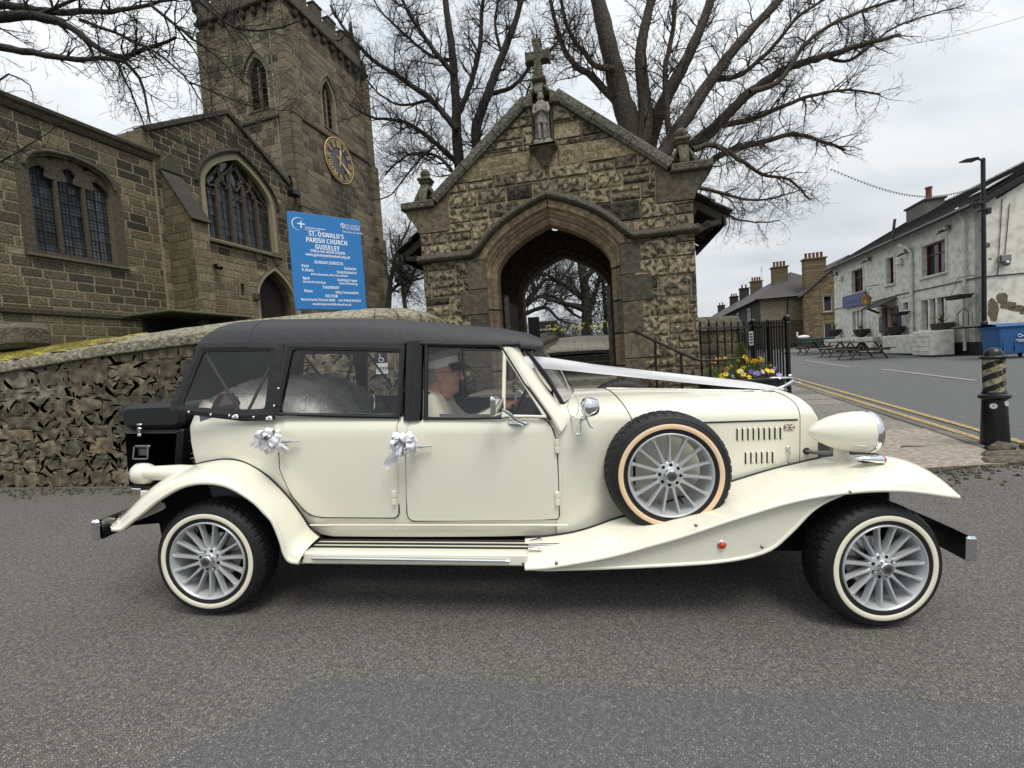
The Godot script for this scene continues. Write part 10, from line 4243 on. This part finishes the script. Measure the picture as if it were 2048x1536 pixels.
func band(a: Array,b: Array,n: int) -> Geo:
	var g:=Geo.new()
	var ra:=resample(a,n)
	var rb:=resample(b,n)
	var rows:=[]
	for i in n:
		var m: Vector3=(ra[i]+rb[i])/2
		var o:=Vector3(0,0,0.004*sin(i*0.35))
		rows.append(PackedVector3Array([ra[i],ra[i].lerp(rb[i],0.25)+o,m+Vector3(0,0,0.004)+o,ra[i].lerp(rb[i],0.75)+o,rb[i]]))
	g.grid(rows)
	return g
func loop_strip(g: Geo,c: Vector3,dir: Vector3,up: Vector3,len: float,w: float) -> void:
	var s:=dir.cross(up).normalized()
	var rows:=[]
	for k in 11:
		var t:=k/10.0
		var a:=PI*2.0*t
		var p:=c+dir*len*(0.5 - 0.5*cos(a))+up*len*0.27*sin(a)
		var e:=w*(0.35+0.65*sin(PI*minf(1.0,t*1.0)))
		rows.append(PackedVector3Array([p - s*e*0.5,p+up*0.002,p+s*e*0.5]))
	g.grid(rows)
func bow(label: String,c: Vector3,r: float,tails: Array,seed_: int) -> void:
	var t:=thing("ribbon_bow",label,"bow",CAR,"white ribbon bows on the door handles")
	var q:=RandomNumberGenerator.new()
	q.seed=seed_
	for k in 19:
		var a:=TAU*k/19.0*2.0+q.randf_range(-0.2,0.2)
		var e:=q.randf_range(0.0,1.1)
		var d:=Vector3(cos(a)*cos(e),sin(a)*cos(e),sin(e)*0.8+0.15).normalized()
		var up:=d.cross(Vector3(q.randf_range(-1,1),q.randf_range(-1,1),q.randf_range(-1,1))).normalized()
		var g:=Geo.new()
		loop_strip(g,c,d,up,r*q.randf_range(0.75,1.05),r*0.42)
		obj("loop",g,M.ribbon,t)
	for w in tails:
		var g:=Geo.new()
		var pts:=[c,c.lerp(w[0],0.5)+Vector3(0,0.012,0.015),w[0]]
		var f:=resample(pts,9)
		var d: Vector3=(w[0] - c).normalized()
		var s=d.cross(Vector3(0,0,1)).normalized()*w[1]*0.5
		var rows:=[]
		for i in 9:
			var tw:=Vector3(0,0,0.35*w[1]*sin(i*0.8))
			rows.append(PackedVector3Array([f[i] - s+tw,f[i],f[i]+s - tw]))
		rows.append(PackedVector3Array([f[8] - s+d*w[1]*0.7,f[8],f[8]+s+d*w[1]*0.7]))
		g.grid(rows)
		obj("tail",g,M.ribbon,t)
func trimmings() -> void:
	var top:=[Vector3(1.672,1.383,0.535),Vector3(1.766,1.384,0.5),Vector3(1.863,1.376,0.45),Vector3(2.014,1.351,0.405),Vector3(2.164,1.326,0.36),Vector3(2.476,1.284,0.27),Vector3(2.805,1.241,0.17),Vector3(3.148,1.196,0.08),Vector3(3.389,1.145,0.02)]
	var low:=[Vector3(1.688,1.323,0.535),Vector3(1.771,1.316,0.5),Vector3(1.862,1.31,0.45),Vector3(2.014,1.292,0.405),Vector3(2.164,1.273,0.36),Vector3(2.475,1.234,0.27),Vector3(2.806,1.192,0.17),Vector3(3.148,1.153,0.08),Vector3(3.395,1.134,0.02)]
	for s in [1.0,-1.0]:
		var t:=thing("wedding_ribbon","wide white satin ribbon from the near screen pillar to the mascot" if s > 0 else "white satin ribbon from the far screen pillar to the mascot","ribbon",CAR,"wedding ribbons over the bonnet")
		obj("band",band(mz(top,s),mz(low,s),40),M.ribbon,t)
		var g:=Geo.new()
		var rows:=[]
		for k in 9:
			var a:=k/8.0
			var p0: Vector3=top[0]
			var p1: Vector3=low[0]
			var off:=Vector3(-0.035*sin(PI*a*0.5),0.0,0.03*sin(PI*a) - 0.13*a)
			rows.append(PackedVector3Array([Vector3(p0.x+off.x,p0.y,(p0.z+off.z)*s),Vector3(p1.x+off.x,p1.y,(p1.z+off.z)*s)]))
		g.grid(rows)
		obj("pillar_turn",g,M.ribbon,t)
	bow("white ribbon bow tied to the rear door handle",Vector3(0.345,0.965,0.715),0.088,[[Vector3(0.22,0.925,0.72),0.016],[Vector3(0.25,0.912,0.725),0.010],[Vector3(0.40,0.885,0.72),0.014],[Vector3(0.44,0.905,0.72),0.010]],5)
	bow("white ribbon bow with long tails on the front door handle",Vector3(1.095,0.945,0.735),0.085,[[Vector3(0.985,0.815,0.74),0.034],[Vector3(1.02,0.83,0.73),0.030],[Vector3(1.15,0.875,0.73),0.010],[Vector3(1.165,0.895,0.73),0.008]],9)
	var ft:=thing("fur_throw","shaggy white and grey fur throw over the car's rear seat","throw",CAR)
	var top_y:=[[-0.30,1.11],[-0.22,1.20],[-0.05,1.255],[0.12,1.265],[0.30,1.255],[0.42,1.20],[0.52,1.10],[0.60,1.00]]
	var gg:=Geo.new()
	var rows:=[]
	for i in 31:
		var x:=lerpf(-0.26,0.58,i/30.0)
		var row:=PackedVector3Array()
		for k in 21:
			var z:=lerpf(-0.52,0.47,k/20.0)
			var y:=smooth_at(top_y,x) - 0.16*pow(absf(z+0.02)/0.5,4.0)+0.012*nz.get_noise_2d(x*14,z*14)
			row.append(Vector3(x,y,z))
		row.append(Vector3(x,0.7,0.50))
		rows.append(row)
	gg.col=Color(0.78,0.76,0.72)
	gg.grid(rows)
	obj("pelt",gg,M.fur,ft)
	gg=Geo.new()
	var q:=RandomNumberGenerator.new()
	q.seed=3
	for k in 11000:
		var x:=q.randf_range(-0.27,0.60)
		var z:=q.randf_range(-0.45,0.50)
		var y:=smooth_at(top_y,x) - 0.16*pow(absf(z+0.02)/0.5,4.0)
		if z > 0.40:
			y-=q.randf()*0.28
		var fl:=nz.get_noise_2d(x*9,z*9+y*6)
		var d:=Vector3(-0.5+fl*1.6+(x - 0.1)*2.0,-0.15+q.randf_range(-0.3,0.7),0.5+q.randf_range(-0.4,0.5)).normalized()*q.randf_range(0.035,0.075)
		gg.col=Color(0.88,0.86,0.83).lerp(Color(0.42,0.40,0.38),clampf(0.35+fl+q.randf_range(-0.3,0.3),0,1))
		var s:=Vector3(d.y,-d.x,0).normalized()*0.0018
		var o:=Vector3(x,y - 0.005,z)
		var m:=o+d*0.5+Vector3(0,0.010,0)
		gg.quad(o - s,m - s*0.8,m+s*0.8,o+s)
		gg.tri(m - s*0.8,o+d,m+s*0.8)
	obj("hair",gg,M.fur,ft).set_meta("kind","stuff")
